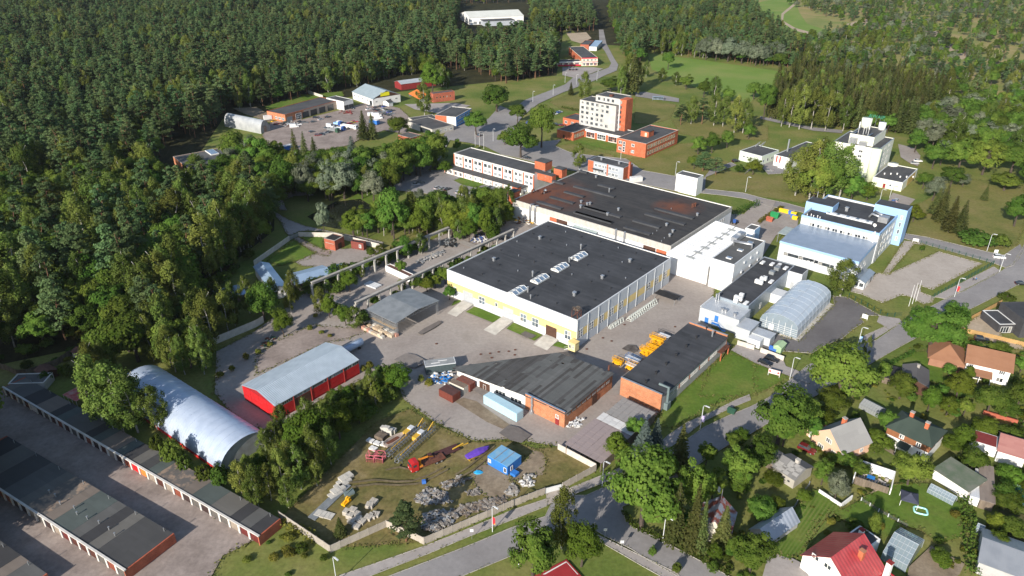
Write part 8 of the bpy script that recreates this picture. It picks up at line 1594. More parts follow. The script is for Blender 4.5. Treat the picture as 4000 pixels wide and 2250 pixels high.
cnt={k:0 for k in CAPS};REST=[];FIRST={}
for (x,y,k,h,w_,wh)in WOOD_PTS:
    if cnt[k]<CAPS[k]:
        cnt[k]+=1;tree(k,(x,y),h,w_,LWORD[k]%wh,'%s of %s'%(k,wh))
    else:REST.append((x,y,k,h,w_,wh))
def proto(kind):                                                   # meshes of the first tree of each variant, read by the instancer
    out=[]
    for cm,tm in TREES[kind]:
        oc=next((o for o in COL.objects if o.type=='MESH' and o.data is cm),None);ot=next((o for o in COL.objects if o.type=='MESH' and o.data is tm),None)
        if oc and ot:out.append((oc,ot))
    return out
def mass(name,label,pts):
    kinds=sorted({p[2]for p in pts});protos=[];rngk={}
    for k in kinds:
        pr=proto(k);rngk[k]=(len(protos),len(pr));protos+=pr
    me=bpy.data.meshes.new(name);me.vertices.add(len(pts));me.vertices.foreach_set('co',np.array([(p[0],p[1],0)for p in pts],dtype=np.float32).ravel())
    A=me.attributes.new('inst_scale','FLOAT_VECTOR','POINT');A.data.foreach_set('vector',np.array([(p[4]/NATW[p[2]],p[4]/NATW[p[2]],p[3]/NATH[p[2]])for p in pts],dtype=np.float32).ravel())
    A=me.attributes.new('inst_rot','FLOAT_VECTOR','POINT');A.data.foreach_set('vector',np.array([(0,0,random.uniform(0,6.28))for p in pts],dtype=np.float32).ravel())
    A=me.attributes.new('inst_id','INT','POINT');A.data.foreach_set('value',np.array([rngk[p[2]][0]+random.randrange(rngk[p[2]][1])for p in pts],dtype=np.int32))
    o=bpy.data.objects.new(name,me);COL.objects.link(o);o['kind']='stuff';o['label']=label
    ng=bpy.data.node_groups.new(name,'GeometryNodeTree');ng.interface.new_socket('Geometry',in_out='INPUT',socket_type='NodeSocketGeometry');ng.interface.new_socket('Geometry',in_out='OUTPUT',socket_type='NodeSocketGeometry')
    N,L=ng.nodes,ng.links;gi,go=N.new('NodeGroupInput'),N.new('NodeGroupOutput');ip=N.new('GeometryNodeInstanceOnPoints');ip.inputs['Pick Instance'].default_value=True
    jn=N.new('GeometryNodeJoinGeometry');sockets=[]
    for oc,ot in protos:
        j2=N.new('GeometryNodeJoinGeometry');g2=N.new('GeometryNodeGeometryToInstance')
        for q in (ot,oc):
            oi=N.new('GeometryNodeObjectInfo');oi.transform_space='ORIGINAL';oi.inputs[0].default_value=q;L.new(oi.outputs['Geometry'],j2.inputs[0])
        L.new(j2.outputs[0],g2.inputs[0]);sockets.append(g2)
    for g2 in reversed(sockets):L.new(g2.outputs[0],jn.inputs[0])      # later links land first in a join
    def attr(nm,t):a=N.new('GeometryNodeInputNamedAttribute');a.data_type=t;a.inputs['Name'].default_value=nm;return a.outputs['Attribute']
    L.new(gi.outputs[0],ip.inputs['Points']);L.new(jn.outputs[0],ip.inputs['Instance']);L.new(attr('inst_id','INT'),ip.inputs['Instance Index']);L.new(attr('inst_scale','FLOAT_VECTOR'),ip.inputs['Scale']);L.new(attr('inst_rot','FLOAT_VECTOR'),ip.inputs['Rotation']);L.new(ip.outputs[0],go.inputs[0])
    md=o.modifiers.new('trees','NODES');md.node_group=ng;return o
bygrp={}
for p in REST+MASSPTS:bygrp.setdefault(p[5],[]).append(p)
for wh,pts in bygrp.items():mass('far_wood' if 'growth' not in wh else 'undergrowth',('mass of farther trees of ' if 'growth' not in wh else 'low leafy growth, ')+wh,pts)
print('wood',len(WOOD_PTS),cnt,len(REST))
# ================================================================ containers, machines and stores in the yards
CBR=pm('container_brown',(.17,.045,.03),(.13,.035,.025),1,rough=.7);CBT=pm('rusty_top',(.20,.07,.045),(.13,.06,.05),.8);LBL=pm('light_blue_paint',(.40,.58,.66),(.36,.53,.61),.5,rough=.6)
container('long_container','very long pale blue container beside white wall of fan-shaped store',NR(9,825,700),NR(9,1197,908),NR(9,1258,850),2.9,LBL)
container('shipping_container','nearest brown container at the yard edge',NR(9,325,628),NR(9,478,708),NR(9,562,645),2.6,CBR,roofm=pm('dark_rust_top',(.10,.045,.04),(.07,.035,.03),1))
container('shipping_container','rust-red container touching the white store wall',NR(9,520,512),NR(9,672,588),NR(9,742,548),2.6,CBR,roofm=CBT)
b=container('site_hut','cream hut with brown felt roof between two containers',NR(9,440,548),NR(9,605,622),NR(9,668,603),2.5,pm('cream_wall',(.6,.57,.48)),'hut',False,pm('brown_felt',(.2,.15,.11),(.15,.11,.085),1))
b=container('office_container','grey-green cabin with skylight strips on the yard',NR(9,178,382),NR(9,515,338),NR(9,497,268),3.0,pm('dark_teal',(.06,.085,.09),(.05,.07,.075),.6),'cabin',False,pm('grey_top',(.30,.31,.31),(.22,.23,.23),.5))
MB().box(-.08,b.w+.08,-.08,.1,2.9,3.12).box(-.08,.1,.1,b.d,2.9,3.12).box(b.w-.1,b.w+.08,.1,b.d,2.9,3.12).build('rim',LGREY,b.e)
for i in range(2):MB().box(b.w*(.2+.25*i),b.w*(.5+.25*i),b.d*(.35+.25*i),b.d*(.42+.25*i),3.05,3.1).build('skylight',WHITEF,b.e)
SBL=pm('site_blue',(.03,.17,.52),(.025,.15,.46),.6);SBT=pm('site_blue_top',(.12,.33,.55),(.22,.38,.5),.5)
b=Bld('site_office','bright blue site office of three joined cabins on storage yard',NR(11,1530,1188),NR(11,1755,1302),NR(11,1925,1192),2.9,'cabin',snap=-39.8);e,w,d=b.e,b.w,b.d
for i in range(3):MB().box(w*i/3+.02,w*(i+1)/3-.02,0,d,.1,2.9).build('cabin',SBL,e);MB().box(w*i/3+.02,w*(i+1)/3-.02,0,d,2.903,2.98).build('roof',SBT,e)
for i in (1,2):MB().box(w*i/3-.12,w*i/3+.12,-.05,d+.05,2.985,3.06).build('roof_joint',SILVER,e)
window(e,'f',(0,w,0,d),w*.1,1.1,1.0,1.1,1,1,.14);window(e,'f',(0,w,0,d),w*.88,.7,.9,1.5,1,1,.12,None,DARK);window(e,'r',(0,w,0,d),d*.3,.8,.9,1.4,1,1,.14)
MB().box(w+.3,w+2.0,.6,2.2,0,1.0).build('step_box',SBL,e)
# tank trailer behind the shed
t=thing('tank_trailer','pale blue tank trailer behind red shed','trailer',RR(6,1520,240),R(50));MB().tube([(-4.6,0,2.0),(-4.3,0,2.0),(4.3,0,2.0),(4.6,0,2.0)],[.9,1.25,1.25,.9],16).build('tank',pm('tank_blue',(.42,.52,.66),(.36,.46,.6),.6,rough=.35),t,smooth=True);MB().box(-4,4,-.3,.3,3.22,3.32).build('catwalk',SILVER,t)
for x in (-3,-1.8,2.6):
    for s in (-1,1):place('wheel','tw',wheel(.5,.3),TYRE,t,(x,s*.95,.5))
MB().box(-4.4,4.4,-.5,.5,.6,.95).build('chassis',STEEL,t)
# red truck with orange crane and low trailer
t=truck('red lorry with folded orange crane and dark flatbed on grass',RR(11,880,1290),R(212),'red',RUST,9.5,.25,'open');c=MB();c.bar((2.0,0,1.2),(2.0,0,3.0),.6).bar((2.0,0,2.8),(-.2,.3,3.0),.34).bar((-.2,.3,3.0),(-1.8,-.2,2.0),.28).box(1.6,2.5,-1.2,1.2,1.2,1.6);c.build('crane',pm('crane_orange',(.55,.20,.02),(.5,.18,.02),1),t)
t=thing('low_trailer','dark low-bed trailer behind the red lorry','trailer',RR(11,1060,1175),R(32));MB().box(-4.2,4.2,-1.25,1.25,.7,.9).box(-4.2,-3.2,-1.1,1.1,.9,1.4).build('bed',pm('dark_maroon_deck',(.08,.03,.03),(.06,.025,.025),1),t);MB().bar((4.2,0,.8),(7.2,0,.7),.25).bar((2.2,-.6,1.2),(5.4,-.6,1.8),.22).build('drawbar',pm('machine_yellow',(.62,.38,.04),(.5,.3,.04),1),t)
for x in (-2.6,-1.4,2.4):
    for s in (-1,1):place('wheel','cw',wheel(.33,.22),TYRE,t,(x,s*1.0,.33))
# lattice masts
MY=pm('machine_yellow',(.62,.38,.04))
def mast(label,a,b,ht):
    dv=b-a;L_=dv.length;t=thing('lattice_mast',label,'tower crane',a,math.atan2(dv.y,dv.x));m=MB();n=int(L_/1.0);s=.55
    for y in (-s,s):
        for z in (ht,ht+1.1):m.bar((0,y,z),(L_,y,z),.11)
    for i in range(n):
        x0,x1=L_*i/n,L_*(i+1)/n
        for y in (-s,s):m.bar((x0,y,ht),((x0+x1)/2,y,ht+1.1),.07).bar(((x0+x1)/2,y,ht+1.1),(x1,y,ht),.07)
        m.bar((x0,-s,ht+1.1),(x1,s,ht+1.1),.07).bar((x0,-s,ht),(x0,s,ht),.07)
    m.build('lattice',SILVER,t);c=MB();c.box(L_*.35,L_*.75,1.0,1.35,.6,.9).bar((L_*.2,1.2,.8),(L_*.75,1.2,1.3),.3).box(L_*.6,L_*.72,1.0,2.6,.5,1.7);c.build('undercarriage',MY,t);MB().box(L_*.72,L_*.82,1.0,2.4,.9,2.0).build('motor_box',LGREY,t);MB().bar((L_*.9,0,ht),(L_*1.0,0,ht+2.2),.2).bar((L_*.82,0,ht+1.1),(L_*.98,0,ht+2.4),.2).build('jib_head',MY,t)
    for x in (.1,.25,.8):[MB().bar((L_*x,y,0),(L_*x,y,ht),.16).build('support',STEEL,t)for y in (-s,s)]
    for s2 in (-1,1):place('wheel','cw',wheel(.33,.22),TYRE,t,(L_*.04,s2*.9,.33))
mast('left folded lattice tower crane lying on storage yard',RR(11,450,1230),RR(11,850,890),1.2);mast('right folded lattice tower crane lying beside red lorry',RR(11,550,1300),RR(11,960,930),1.2)
for i,(x,y)in enumerate(((283,1235),(378,1240))):
    t=thing('work_platform','%s pink work platform cage on storage yard'%('left','right')[i],'lift cage',RR(11,x,y),R(-12),'pink platforms');PK=pm('platform_pink',(.62,.16,.2),(.55,.13,.17),1);m=MB()
    for z in (.7,1.4,2.4):m.bar((-1,-1,z),(1,-1,z),.1).bar((-1,1,z),(1,1,z),.1).bar((-1,-1,z),(-1,1,z),.1).bar((1,-1,z),(1,1,z),.1)
    for a in (-1,1):
        for b2 in (-1,1):m.bar((a,b2,0),(a,b2,2.4),.12)
    m.build('cage',PK,t);MB().box(-1,1,-1.05,1.0,.1,.25).box(-1,1,-1.1,-1.02,.25,1.2).build('kick_board',RUST,t)
# purple boat on trailer
t=thing('covered_boat','boat under purple cover on trailer beside blue site office','boat',RR(11,1425,1190),R(35));s_=[]
for x,hw,zk,zt in ((-3.4,.9,.9,1.6),(-2,1.15,.7,1.8),(0,1.2,.65,2.1),(1.6,1.0,.75,1.9),(2.8,.55,1.0,1.75),(3.5,.05,1.5,1.7)):s_.append([(x,-hw*.5,zk),(x,hw*.5,zk),(x,hw,1.3),(x,hw*.5,zt),(x,-hw*.5,zt),(x,-hw,1.3)])
loft(s_).build('hull_cover',pm('boat_purple',(.13,.06,.42),(.10,.045,.35),1,rough=.5),t,smooth=False);MB().bar((-3,-.6,.5),(3.4,0,.5),.14).bar((-3,.6,.5),(3.4,0,.5),.14).bar((-3,-1,.5),(-3,1,.5),.14).build('trailer_frame',MY,t)
for s in (-1,1):place('wheel','cw',wheel(.33,.22),TYRE,t,(-1.2,s*1.05,.33))
t=thing('old_hull','weathered pale boat hull standing on storage yard','boat',RR(11,535,1050),R(48));s_=[]
for x,hw,zk in ((-3.2,.9,.5),(-1.5,1.25,.15),(.5,1.2,.12),(2.2,.75,.3),(3.4,.08,1.0)):s_.append([(x,-hw*.3,zk),(x,hw*.3,zk),(x,hw*.85,.9),(x,hw,1.7),(x,hw*.85,1.72),(x,hw*.7,1.0),(x,-hw*.7,1.0),(x,-hw*.85,1.72),(x,-hw,1.7),(x,-hw*.85,.9)])
loft(s_).build('hull',pm('old_hull_paint',(.42,.36,.31),(.33,.27,.24),1),t);MB().box(-2.4,1.4,-.8,.8,1.02,1.1).build('deck',RUST,t)
# scissor lifts
SY=pm('lift_yellow',(.80,.40,.01),(.74,.36,.01),1,rough=.5);SBLU=pm('lift_blue',(.07,.17,.36),(.06,.15,.32),1)
def lift(label,p,rz,lv,m_,L_=2.8,w_=1.4,deck=None):
    t=thing('scissor_lift',label,'scissor lift',p,rz);MB().box(-L_/2,L_/2,-w_/2,w_/2,.3,.8).build('base',m_,t);a=MB()
    for k in range(lv):
        z0,z1=.8+k*.5,1.3+k*.5
        for y in (-w_*.38,w_*.38):a.bar((-L_*.45,y,z0),(L_*.45,y,z1),.14).bar((L_*.45,y,z0),(-L_*.45,y,z1),.14)
    a.build('scissor_arms',m_,t);zt=.8+lv*.5;MB().box(-L_/2-.2,L_/2+.2,-w_/2,w_/2,zt,zt+.15).build('deck',deck or m_,t);r=MB()
    for z in (.55,1.1):r.bar((-L_/2-.2,-w_/2,zt+z),(L_/2+.2,-w_/2,zt+z),.07).bar((-L_/2-.2,w_/2,zt+z),(L_/2+.2,w_/2,zt+z),.07).bar((-L_/2-.2,-w_/2,zt+z),(-L_/2-.2,w_/2,zt+z),.07).bar((L_/2+.2,-w_/2,zt+z),(L_/2+.2,w_/2,zt+z),.07)
    for x in (-L_/2-.2,0,L_/2+.2):
        for y in (-w_/2,w_/2):r.bar((x,y,zt),(x,y,zt+1.1),.07)
    r.build('guard_rail',m_,t)
    for x in (-L_*.36,L_*.36):
        for s in (-1,1):place('wheel','cw',wheel(.33,.22),TYRE,t,(x,s*w_*.45,.33))
lift('largest yellow scissor lift beside brick-ended workshop',RR(4,690,520),R(-40),6,SY,4.4,2.0);lift('middle yellow scissor lift in the yellow cluster',RR(4,650,590),R(-40),4,SY,3.8,1.9);lift('front yellow scissor lift of the cluster',RR(4,600,630),R(-40),4,SY,3.4,1.8);lift('low yellow scissor lift at left of the cluster',RR(4,540,600),R(-40),2,SY,2.8,1.4)
lift('blue-grey scissor lift beside the yellow cluster',RR(4,390,710),R(-40),2,SBLU,4.2,1.9,LGREY);lift('yellow scissor lift with white deck in shade of workshop',RR(4,380,790),R(-40),2,SY,3.6,1.8,LGREY);lift('small yellow lift in building shadow',RR(4,200,720),R(-40),1,SY,3.0,1.3)
van('white van tucked behind the largest yellow lift',RR(4,810,440),R(-40));
t=thing('platform_trailer','dark framed platform beside white van in shade','trailer',RR(4,770,370),R(-40));MB().box(-2.4,2.4,-1.1,1.1,.5,.7).build('deck',STEEL,t);r=MB();[r.bar((-2.4,y,z),(2.4,y,z),.07)for y in (-1.1,1.1)for z in (1.2,1.7)];[r.bar((x,y,.7),(x,y,1.7),.07)for x in (-2.4,0,2.4)for y in (-1.1,1.1)];r.build('rail',TAR,t)
# white A-frames along the warehouse
def aframes(label,a,b,n,w_,h_):
    dv=b-a;L_=dv.length;t=thing('glass_rack',label,'rack',a,math.atan2(dv.y,dv.x));WG=pm('rack_white',(.62,.66,.62),(.55,.59,.55),1)
    for i in range(n):
        x=L_*i/(n-1);place('frame',('afr',h_,w_),lambda:MB().bar((0,-w_/2,0),(0,0,h_),.12).bar((0,w_/2,0),(0,0,h_),.12).bar((0,-w_/2,.15),(0,w_/2,.15),.12).bar((0,-w_*.32,h_*.5),(0,w_*.32,h_*.5),.1),WG,t,(x,0,0))
    MB().bar((0,0,h_),(L_,0,h_),.16).bar((0,-w_/2,.15),(L_,-w_/2,.15),.14).bar((0,w_/2,.15),(L_,w_/2,.15),.14).build('rails',WG,t);[MB().bar((L_*(i+.3)/n,-w_*.45,.3),(L_*(i+.9)/n,-w_*.1,h_*.85),.1).build('brace',WG,t)for i in range(n-1)]
aframes('long row of white A-frame racks along the warehouse wall',RR(2,705,1255),RR(2,990,1060),14,2.2,1.9);aframes('short white lattice rack nearer the warehouse corner',RR(2,500,1340),RR(2,640,1255),6,1.2,1.5)
t=thing('flat_canopy','black flat canopy on thin legs beside warehouse','canopy',RR(2,1115,1030),R(-39.8));MB().box(-4.2,4.2,-2.0,2.0,2.2,2.32).build('roof',TAR,t)
for a in (-4,4):
    for b2 in (-1.8,1.8):MB().bar((a,b2,0),(a*.95,b2*.95,2.2),.1).build('leg',STEEL,t)
# bins and skips
def bin_(label,p,m_,s=1.0,group=None,rz=-40):
    t=thing('waste_container',label,'waste container',p,R(rz),group);MB().add([(-.8*s,-.5*s,.1),(.8*s,-.5*s,.1),(.8*s,.5*s,.1),(-.8*s,.5*s,.1),(-.95*s,-.6*s,1.2*s),(.95*s,-.6*s,1.2*s),(.95*s,.6*s,1.2*s),(-.95*s,.6*s,1.2*s)],[(3,2,1,0),(0,1,5,4),(1,2,6,5),(2,3,7,6),(3,0,4,7)]).build('bin_body',m_,t);MB().add([(-1*s,-.65*s,1.2*s),(1*s,-.65*s,1.2*s),(1*s,.65*s,1.2*s),(-1*s,.65*s,1.2*s),(-.9*s,0,1.5*s),(.9*s,0,1.5*s)],[(0,1,5,4),(1,2,5),(2,3,4,5),(3,0,4)]).build('lid',m_,t)
BY,BBL,BGR,BGN=pm('bin_yellow',(.72,.50,.02),(.66,.45,.02),1),pm('bin_blue',(.05,.16,.5),(.04,.14,.45),1),pm('bin_green',(.02,.25,.08),(.02,.21,.07),1),pm('skip_green',(.36,.50,.30),(.32,.45,.27),1)
for x,y,m_,lb in ((172,352,BY,'leftmost yellow waste bin by hedge'),(208,360,BY,'second yellow waste bin by hedge'),(242,370,BY,'third yellow waste bin by hedge'),(288,382,BBL,'blue waste bin right of three yellow bins'),(322,395,BY,'yellow waste bin beside blue tower'),(318,428,BBL,'lower blue waste bin beside blue tower'),(335,447,BY,'lower yellow waste bin beside blue tower')):bin_(lb,RR(8,x,y),m_,1.3)
bin_('tall green waste skip at hedge end',RR(8,82,425),BGR,2.0);bin_('small brick-red waste box beside green skip',RR(8,18,468),BRICKR,1.6);bin_('pale green skip behind low wall',RR(12,1262,880),BGN,2.2,None,50);bin_('blue waste bin beside pale green skip',RR(12,1188,880),BBL,1.3);bin_('dark green bin on the verge by street',T(2,2,1655,220),GRNM,1.2)
t=thing('tractor','small blue tractor with trailer behind factory hall','tractor',RR(7,715,240),R(50));MB().box(-.3,1.6,-.45,.45,.8,1.5).build('bonnet',PAINTS['blue'],t);MB().box(-1.4,-.3,-.7,.7,.9,2.4).build('cab',PAINTS['blue'],t);MB().box(-1.2,-.28,-.72,.72,1.6,2.2).build('cab_glass',DARK,t)
for x,r0 in ((-1.0,.75),(1.2,.45)):
    for s in (-1,1):place('wheel',('trw',r0),wheel(r0,.35),TYRE,t,(x,s*.8,r0))
# bundles by the canopy, lumber, blocks, rubble
PLT=[pm('bundle_%d'%i,c,tuple(x*.85 for x in c),1,rand=.12)for i,c in enumerate(((.50,.38,.26),(.55,.45,.33),(.45,.24,.18),(.5,.47,.42)))]
n_=0
for r0,(xa,ya,xb,yb,k)in enumerate(((1440,1345,1640,1440,9),(1500,1330,1740,1430,9),(1560,1325,1790,1420,8))):
    for i in range(k):
        n_+=1;p=RR(10,xa+(xb-xa)*i/(k-1),ya+(yb-ya)*i/(k-1));t=thing('pallet_bundle','pale strapped bundle on pallet before the grey canopy','pallet load',p,R(-40+random.uniform(-6,6)),'bundles before canopy');hh=random.uniform(.7,1.3)
        MB().box(-.65,.65,-.55,.55,.14,.14+hh).build('load',random.choice(PLT),t);MB().box(-.65,.65,-.5,-.4,0,.13).box(-.65,.65,.4,.5,0,.13).build('pallet',WOOD,t)
def pile(name,label,pts,n,sz,h_,mats,cat='pile'):
    """loose heap nobody could count"""
    c=sum(pts,Vector())/len(pts);
    for mi,m_ in enumerate(mats):
        m=MB();P=[(p.x,p.y)for p in pts]
        for i in range(n//len(mats)):
            for _ in range(30):
                q=(random.uniform(min(a[0]for a in P),max(a[0]for a in P)),random.uniform(min(a[1]for a in P),max(a[1]for a in P)))
                if inpoly(q,P):break
            else:continue
            L_=random.uniform(*sz);a=random.uniform(0,6.28);z=random.uniform(.05,h_);dz=random.uniform(-.3,.3)*L_*.5
            m.bar((q[0]-math.cos(a)*L_/2,q[1]-math.sin(a)*L_/2,max(.06,z-dz)),(q[0]+math.cos(a)*L_/2,q[1]+math.sin(a)*L_/2,max(.06,z+dz)),random.uniform(.25,.7)*min(1,L_),random.uniform(.08,.3))
        o=m.build(name,m_);o['kind']='stuff';o['label']=label
RUB=[pm('rubble_%d'%i,c,tuple(x*.7 for x in c),1.5,rand=.1)for i,c in enumerate(((.30,.27,.235),(.19,.165,.145),(.42,.395,.36),(.26,.27,.28)))]
pile('slate_heap','heap of grey slates and scrap along the yard fence',TT(1,2,(1190,880),(1290,790),(1450,830),(1480,900),(1280,920)),260,(.3,1.2),.6,RUB);pile('scrap_heap','jumbled scrap by fence right of the dark pine',TT(1,2,(1250,1100),(1260,1000),(1390,950),(1530,1000),(1500,1060),(1330,1130)),300,(.3,1.3),.7,RUB)
pile('board_heap','scattered boards along the fence by pavement',TT(1,2,(1450,960),(1640,900),(1900,850),(1880,900),(1640,980),(1560,1010)),190,(.6,2.0),.35,[RUB[0],RUB[1],WOOD]);pile('stack_scrap','loose boards and stones behind the site office',TT(1,2,(1390,760),(1560,690),(1630,720),(1560,760),(1440,800)),60,(.6,1.6),.5,[RUB[0],RUB[2],WOOD]);pile('slab_heap','broken slabs at right of storage yard',TT(1,2,(1590,820),(1680,790),(1690,840),(1620,850))+TT(1,2,(1600,830)),30,(.6,1.6),.5,RUB[:2])
pile('slab_heap','broken stone slabs near the fence gate',TT(1,2,(1870,830),(1932,760),(1990,790),(1960,850)),40,(.6,1.8),.5,[RUB[0],RUB[2]]);pile('white_scrap','white sheets and junk near yard gate',TT(2,2,(60,760),(100,690),(170,700),(150,770),(100,790)),40,(.5,1.6),.7,[RUB[2],WHITE]);pile('blue_drums','heap of blue and white plastic drums inside craneway',[RR(1,450,1110),RR(1,500,1030),RR(1,620,1050),RR(1,680,1080),RR(1,560,1140)],80,(.5,1.1),1.0,[PAINTS['blue'],WHITE]);pile('dark_scrap','pile of dark scrap bins inside craneway',[RR(1,110,1190),RR(1,130,1100),RR(1,230,1090),RR(1,260,1190)],60,(.7,1.6),1.6,[STEEL,TAR]);pile('metal_scrap','long heap of grey metal scrap inside craneway',TT(1,1,(1190,540),(1330,470),(1420,440),(1400,480),(1250,540)),110,(.6,2.2),.7,[RUB[3],RUB[2]])
pile('bags_heap','white and blue wrapped windows stacked by grey cabin',[RR(9,210,540),RR(9,250,470),RR(9,460,455),RR(9,500,490),RR(9,380,590),RR(9,290,580)],60,(.8,1.6),1.0,[WHITE,pm('tarp_blue',(.03,.22,.6)),LGREY]);pile('white_sacks','white sacks and tarps along the brick wall',[RR(9,1750,1060),RR(9,1860,960),RR(9,1980,960),RR(9,1900,1060),RR(9,1790,1080)],30,(.6,1.6),.8,[WHITE,LGREY]);pile('machine_scrap','machines and pipes outside factory hall corner',[RR(1,990,880),RR(1,1050,820),RR(1,1240,810),RR(1,1280,900),RR(1,1100,900)],60,(.6,2.0),1.6,[MY,WHITE,RUST]);pile('wreck_parts','scrapped vehicle parts before repair garage',[RR(13,820,660),RR(13,860,620),RR(13,960,620),RR(13,980,660),RR(13,880,690)],60,(.6,1.8),1.0,[STEEL,WHITE,RUST]);pile('red_frames','red steel frames before white garage',[RR(13,1420,515),RR(13,1600,510),RR(13,1640,545),RR(13,1480,550)],30,(2,6),.6,[pm('frame_red',(.35,.05,.05),(.25,.04,.04),1),RUST]);pile('yard_scrap','old beams and scrap beside cracked yard track',[RR(6,400,150),RR(6,450,60),RR(6,560,60),RR(6,540,180),RR(6,440,190)],36,(.6,2.2),.6,[RUB[2],RUST,GRNM])
def blocks(label,cells,m_,name='concrete_block',group=None):
    for (p,sx,sy,sz,rz)in cells:o=MB().box(-sx/2,sx/2,-sy/2,sy/2,0,sz).box(-sx*.1,sx*.1,-sy*.3,sy*.3,sz,sz+.06).build(name,m_,None,p,R(rz));tag(o,label,'block',group)
blocks('white concrete block on storage yard near old hull',[(RR(11,x,y),1.6,1.2,hh,-20)for x,y,hh in ((415,925,1.6),(450,945,2.2),(480,960,1.8),(515,940,1.4))],CONCL,group='white blocks by old hull')
blocks('brown-topped crate stack left of old hull',[(RR(11,385,1000),2.8,2.2,1.3,-30)],WOOD,'crate');blocks('white panel stack left of lattice cranes',[(RR(11,x,y),2.0,1.4,.6,-30)for x,y in ((270,1035),(345,1065),(410,1075),(300,1120))],WHITE,'panel_stack','white panel stacks')
blocks('flat concrete slab in the row along the thicket',[(T(1,2,x,y),3.4,2.0,hh,45)for x,y,hh in ((680,715,.9),(665,745,.7),(645,770,.6),(620,805,.7),(600,835,.5))],CONCL,'concrete_slab','slab row');o=MB().box(-6.5,6.5,-1.1,1.1,.1,.4).build('steel_ramp',STEEL,None,T(1,2,560,890),R(62));tag(o,'long narrow grey steel deck lying along thicket','steel deck')
blocks('square pale slab at the end of the slab row',[(T(1,2,490,985),2.6,2.0,.5,-20),(T(1,2,550,1000),2.4,2.0,.4,-20)],CONCL,'concrete_slab','end slabs');blocks('pallet stack of pale stone by the fence corner',[(T(1,2,x,y),1.7,1.5,hh,random.uniform(-30,-10))for x,y,hh in ((690,985,1.3),(735,975,1.4),(715,1010,1.3),(760,1000,1.2),(725,1045,.9),(770,1030,1.0),(800,1050,.9),(760,1085,.8),(850,1020,.9),(880,1005,.8),(905,995,.8),(860,930,1.1),(890,900,1.0))],pm('stone_pallet',(.48,.44,.38),(.36,.33,.28),2,fine=.2),'stone_pallet','stone pallets')
t=thing('compactor','small yellow machine on storage yard grass','machine',T(1,2,683,905),R(60));MB().box(-1.2,1.2,-.6,.6,.3,.8).bar((-1,0,.8),(.6,0,1.9),.2).box(.3,1,-.5,.5,.8,1.5).build('body',SY,t);t=thing('engine_frame','greenish engine frame behind small yellow machine','machine',T(1,2,705,835),R(30));MB().box(-1.2,1.2,-.6,.6,.2,.9).bar((-1,-.5,.9),(1,.5,1.2),.2).build('body',pm('green_grey_metal',(.16,.21,.21)),t);o=MB().box(-.5,.5,-.4,.4,0,.9).box(-.45,.45,-.35,.35,.9,1.0).build('blue_box',BBL,None,T(1,2,1268,750),R(10));tag(o,'small dark blue box on open grass','box');o=loft([[(x,-hw,0),(x,hw,0),(x,hw*.6,z),(x,-hw*.5,z*.8)]for x,hw,z in ((-1.2,.3,.2),(-.4,.9,.5),(.5,.8,.4),(1.2,.3,.2))]).build('tarpaulin',pm('tarp_cyan',(.03,.35,.65),(.02,.3,.55),1),None,T(1,2,1678,672));tag(o,'crumpled bright blue tarpaulin near site office','tarpaulin')
t=thing('frame_stack','white window frames stacked inside craneway','frame stack',RR(10,1545,870),R(-35));[MB().box(-3,3,-2+i*.9,-1.4+i*.9,0,.7).build('frame',LGREY,t)for i in range(4)];t=thing('cage_frame','open grey steel cage frame beside saplings','cage',RR(10,1150,1080),R(-39.8));m=MB()
for x in (-3.5,-1.2,1.2,3.5):[m.bar((x,y,0),(x,y,2.4),.12)for y in (-1.2,1.2)];m.bar((x,-1.2,2.4),(x,1.2,2.4),.12)
[m.bar((-3.5,y,z),(3.5,y,z),.12)for y in (-1.2,1.2)for z in (.1,2.4)];m.build('frame',SILVER,t)
# manhole covers
for k,(x,y,rg)in enumerate(((795,248,9),(900,238,9),(995,222,9),(1108,215,9),(1180,198,9),(918,287,9),(1175,255,9),(2160,65,9),(2258,100,9),(300,130,9),(1980,190,9),(660,1300,2),(1205,1322,2))):o=MB().cyl(0,0,0,.03,.42,12).cyl(0,0,.03,.04,.3,8).build('manhole_cover',RUST,None,RR(rg,x,y)+Vector((0,0,.45)));o.location.z=.30;tag(o,'round iron manhole cover on the asphalt yard','manhole','manhole covers')
sheet('oil_stain',[RR(4,x,y)for x,y in ((250,545),(330,490),(420,500),(470,560),(400,590),(320,570))],pm('oil',(.06,.05,.045),(.2,.18,.16),.4))
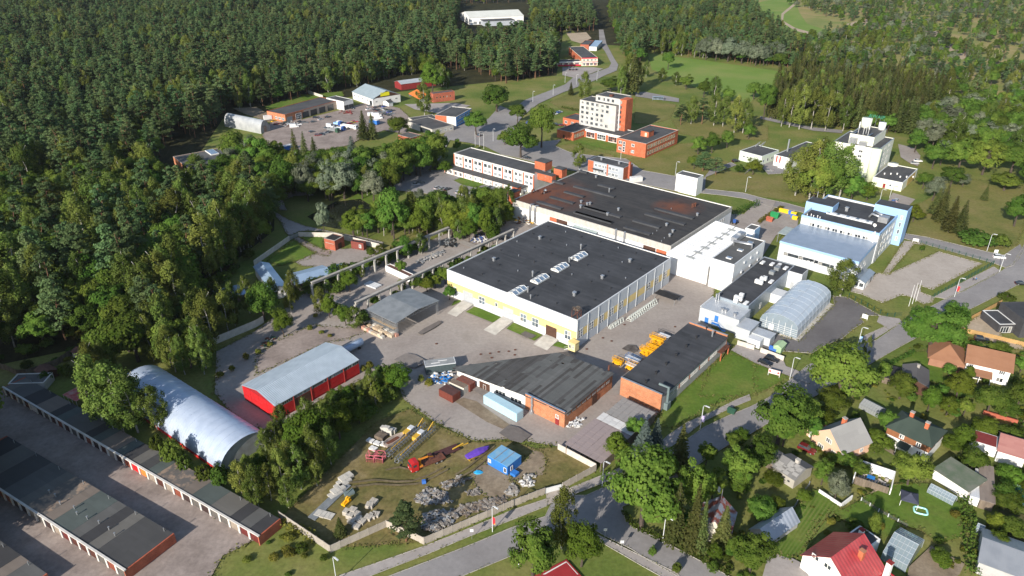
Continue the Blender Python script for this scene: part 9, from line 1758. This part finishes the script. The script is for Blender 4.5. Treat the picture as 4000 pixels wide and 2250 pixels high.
# three walkers on the pavement
def person(label,p,rz,top,legs):
    V=[(0,0,.95),(0,0,1.2),(0,0,1.45),(0,0,1.56),(0,.02,1.7),(.1,0,.92),(.12,.12,.5),(.12,.02,.06),(-.1,0,.92),(-.12,-.1,.5),(-.12,-.18,.08),(.2,0,1.42),(.27,-.06,1.15),(.27,.06,.92),(-.2,0,1.42),(-.27,.06,1.15),(-.26,.14,.92),(.12,.14,.03),(-.12,-.06,.05)]
    E_=[(0,1),(1,2),(2,3),(3,4),(0,5),(5,6),(6,7),(0,8),(8,9),(9,10),(2,11),(11,12),(12,13),(2,14),(14,15),(15,16),(7,17),(10,18)];rd=[.16,.15,.16,.06,.1,.1,.07,.05,.1,.07,.05,.07,.05,.04,.07,.05,.04,.045,.045]
    me=bpy.data.meshes.new('person');me.from_pydata(V,E_,[]);m=bpy.data.materials.new('clothes');m.use_nodes=True;N,L=m.node_tree.nodes,m.node_tree.links;tc=N.new('ShaderNodeTexCoord');sx=N.new('ShaderNodeSeparateXYZ');L.new(tc.outputs['Object'],sx.inputs[0]);dv=N.new('ShaderNodeMath');dv.operation='DIVIDE';dv.inputs[1].default_value=2;L.new(sx.outputs[2],dv.inputs[0]);cr=N.new('ShaderNodeValToRGB');cr.color_ramp.interpolation='CONSTANT';L.new(dv.outputs[0],cr.inputs[0]);e_=cr.color_ramp.elements;e_[0].color=(.03,.03,.03,1);e_[1].position=.05;e_[1].color=col4(legs)
    for ps,c in ((.475,col4(top)),(.745,(.5,.3,.22,1)),(.875,(.05,.03,.02,1))):q=e_.new(ps);q.color=c
    L.new(cr.outputs[0],N['Principled BSDF'].inputs['Base Color']);me.materials.append(m);o=bpy.data.objects.new('person',me);COL.objects.link(o);o.location=p;o.rotation_euler=(0,0,rz);sk=o.modifiers.new('skin','SKIN')
    for i,v in enumerate(me.skin_vertices[0].data):v.radius=(rd[i],rd[i]);v.use_root=i==0
    o.modifiers.new('smooth','SUBSURF').levels=1;tag(o,label,'person')
person('person in dark clothes walking on pavement beside mesh fence',T(3,1,1545,672),R(-130),(.03,.03,.035),(.02,.02,.03));person('person in bright blue top walking on pavement',T(3,1,1567,672),R(-130),(.05,.25,.6),(.02,.02,.03));person('person in pale top walking between two others',T(3,1,1557,668),R(-130),(.45,.42,.4),(.04,.05,.09))
# ---------------------------------------------------------------- thin summer haze
m=bpy.data.materials.new('haze_air');m.use_nodes=True;N,L=m.node_tree.nodes,m.node_tree.links;N.clear()
pv=N.new('ShaderNodeVolumePrincipled');pv.inputs['Color'].default_value=(.85,.92,1,1);pv.inputs['Density'].default_value=.00003;pv.inputs['Anisotropy'].default_value=.2
mo=N.new('ShaderNodeOutputMaterial');L.new(pv.outputs[0],mo.inputs['Volume'])
hz=MB().box(-5100,5100,-700,9100,-1,131).build('haze',m);hz['kind']='stuff';hz['label']='thin summer haze over the far forest'
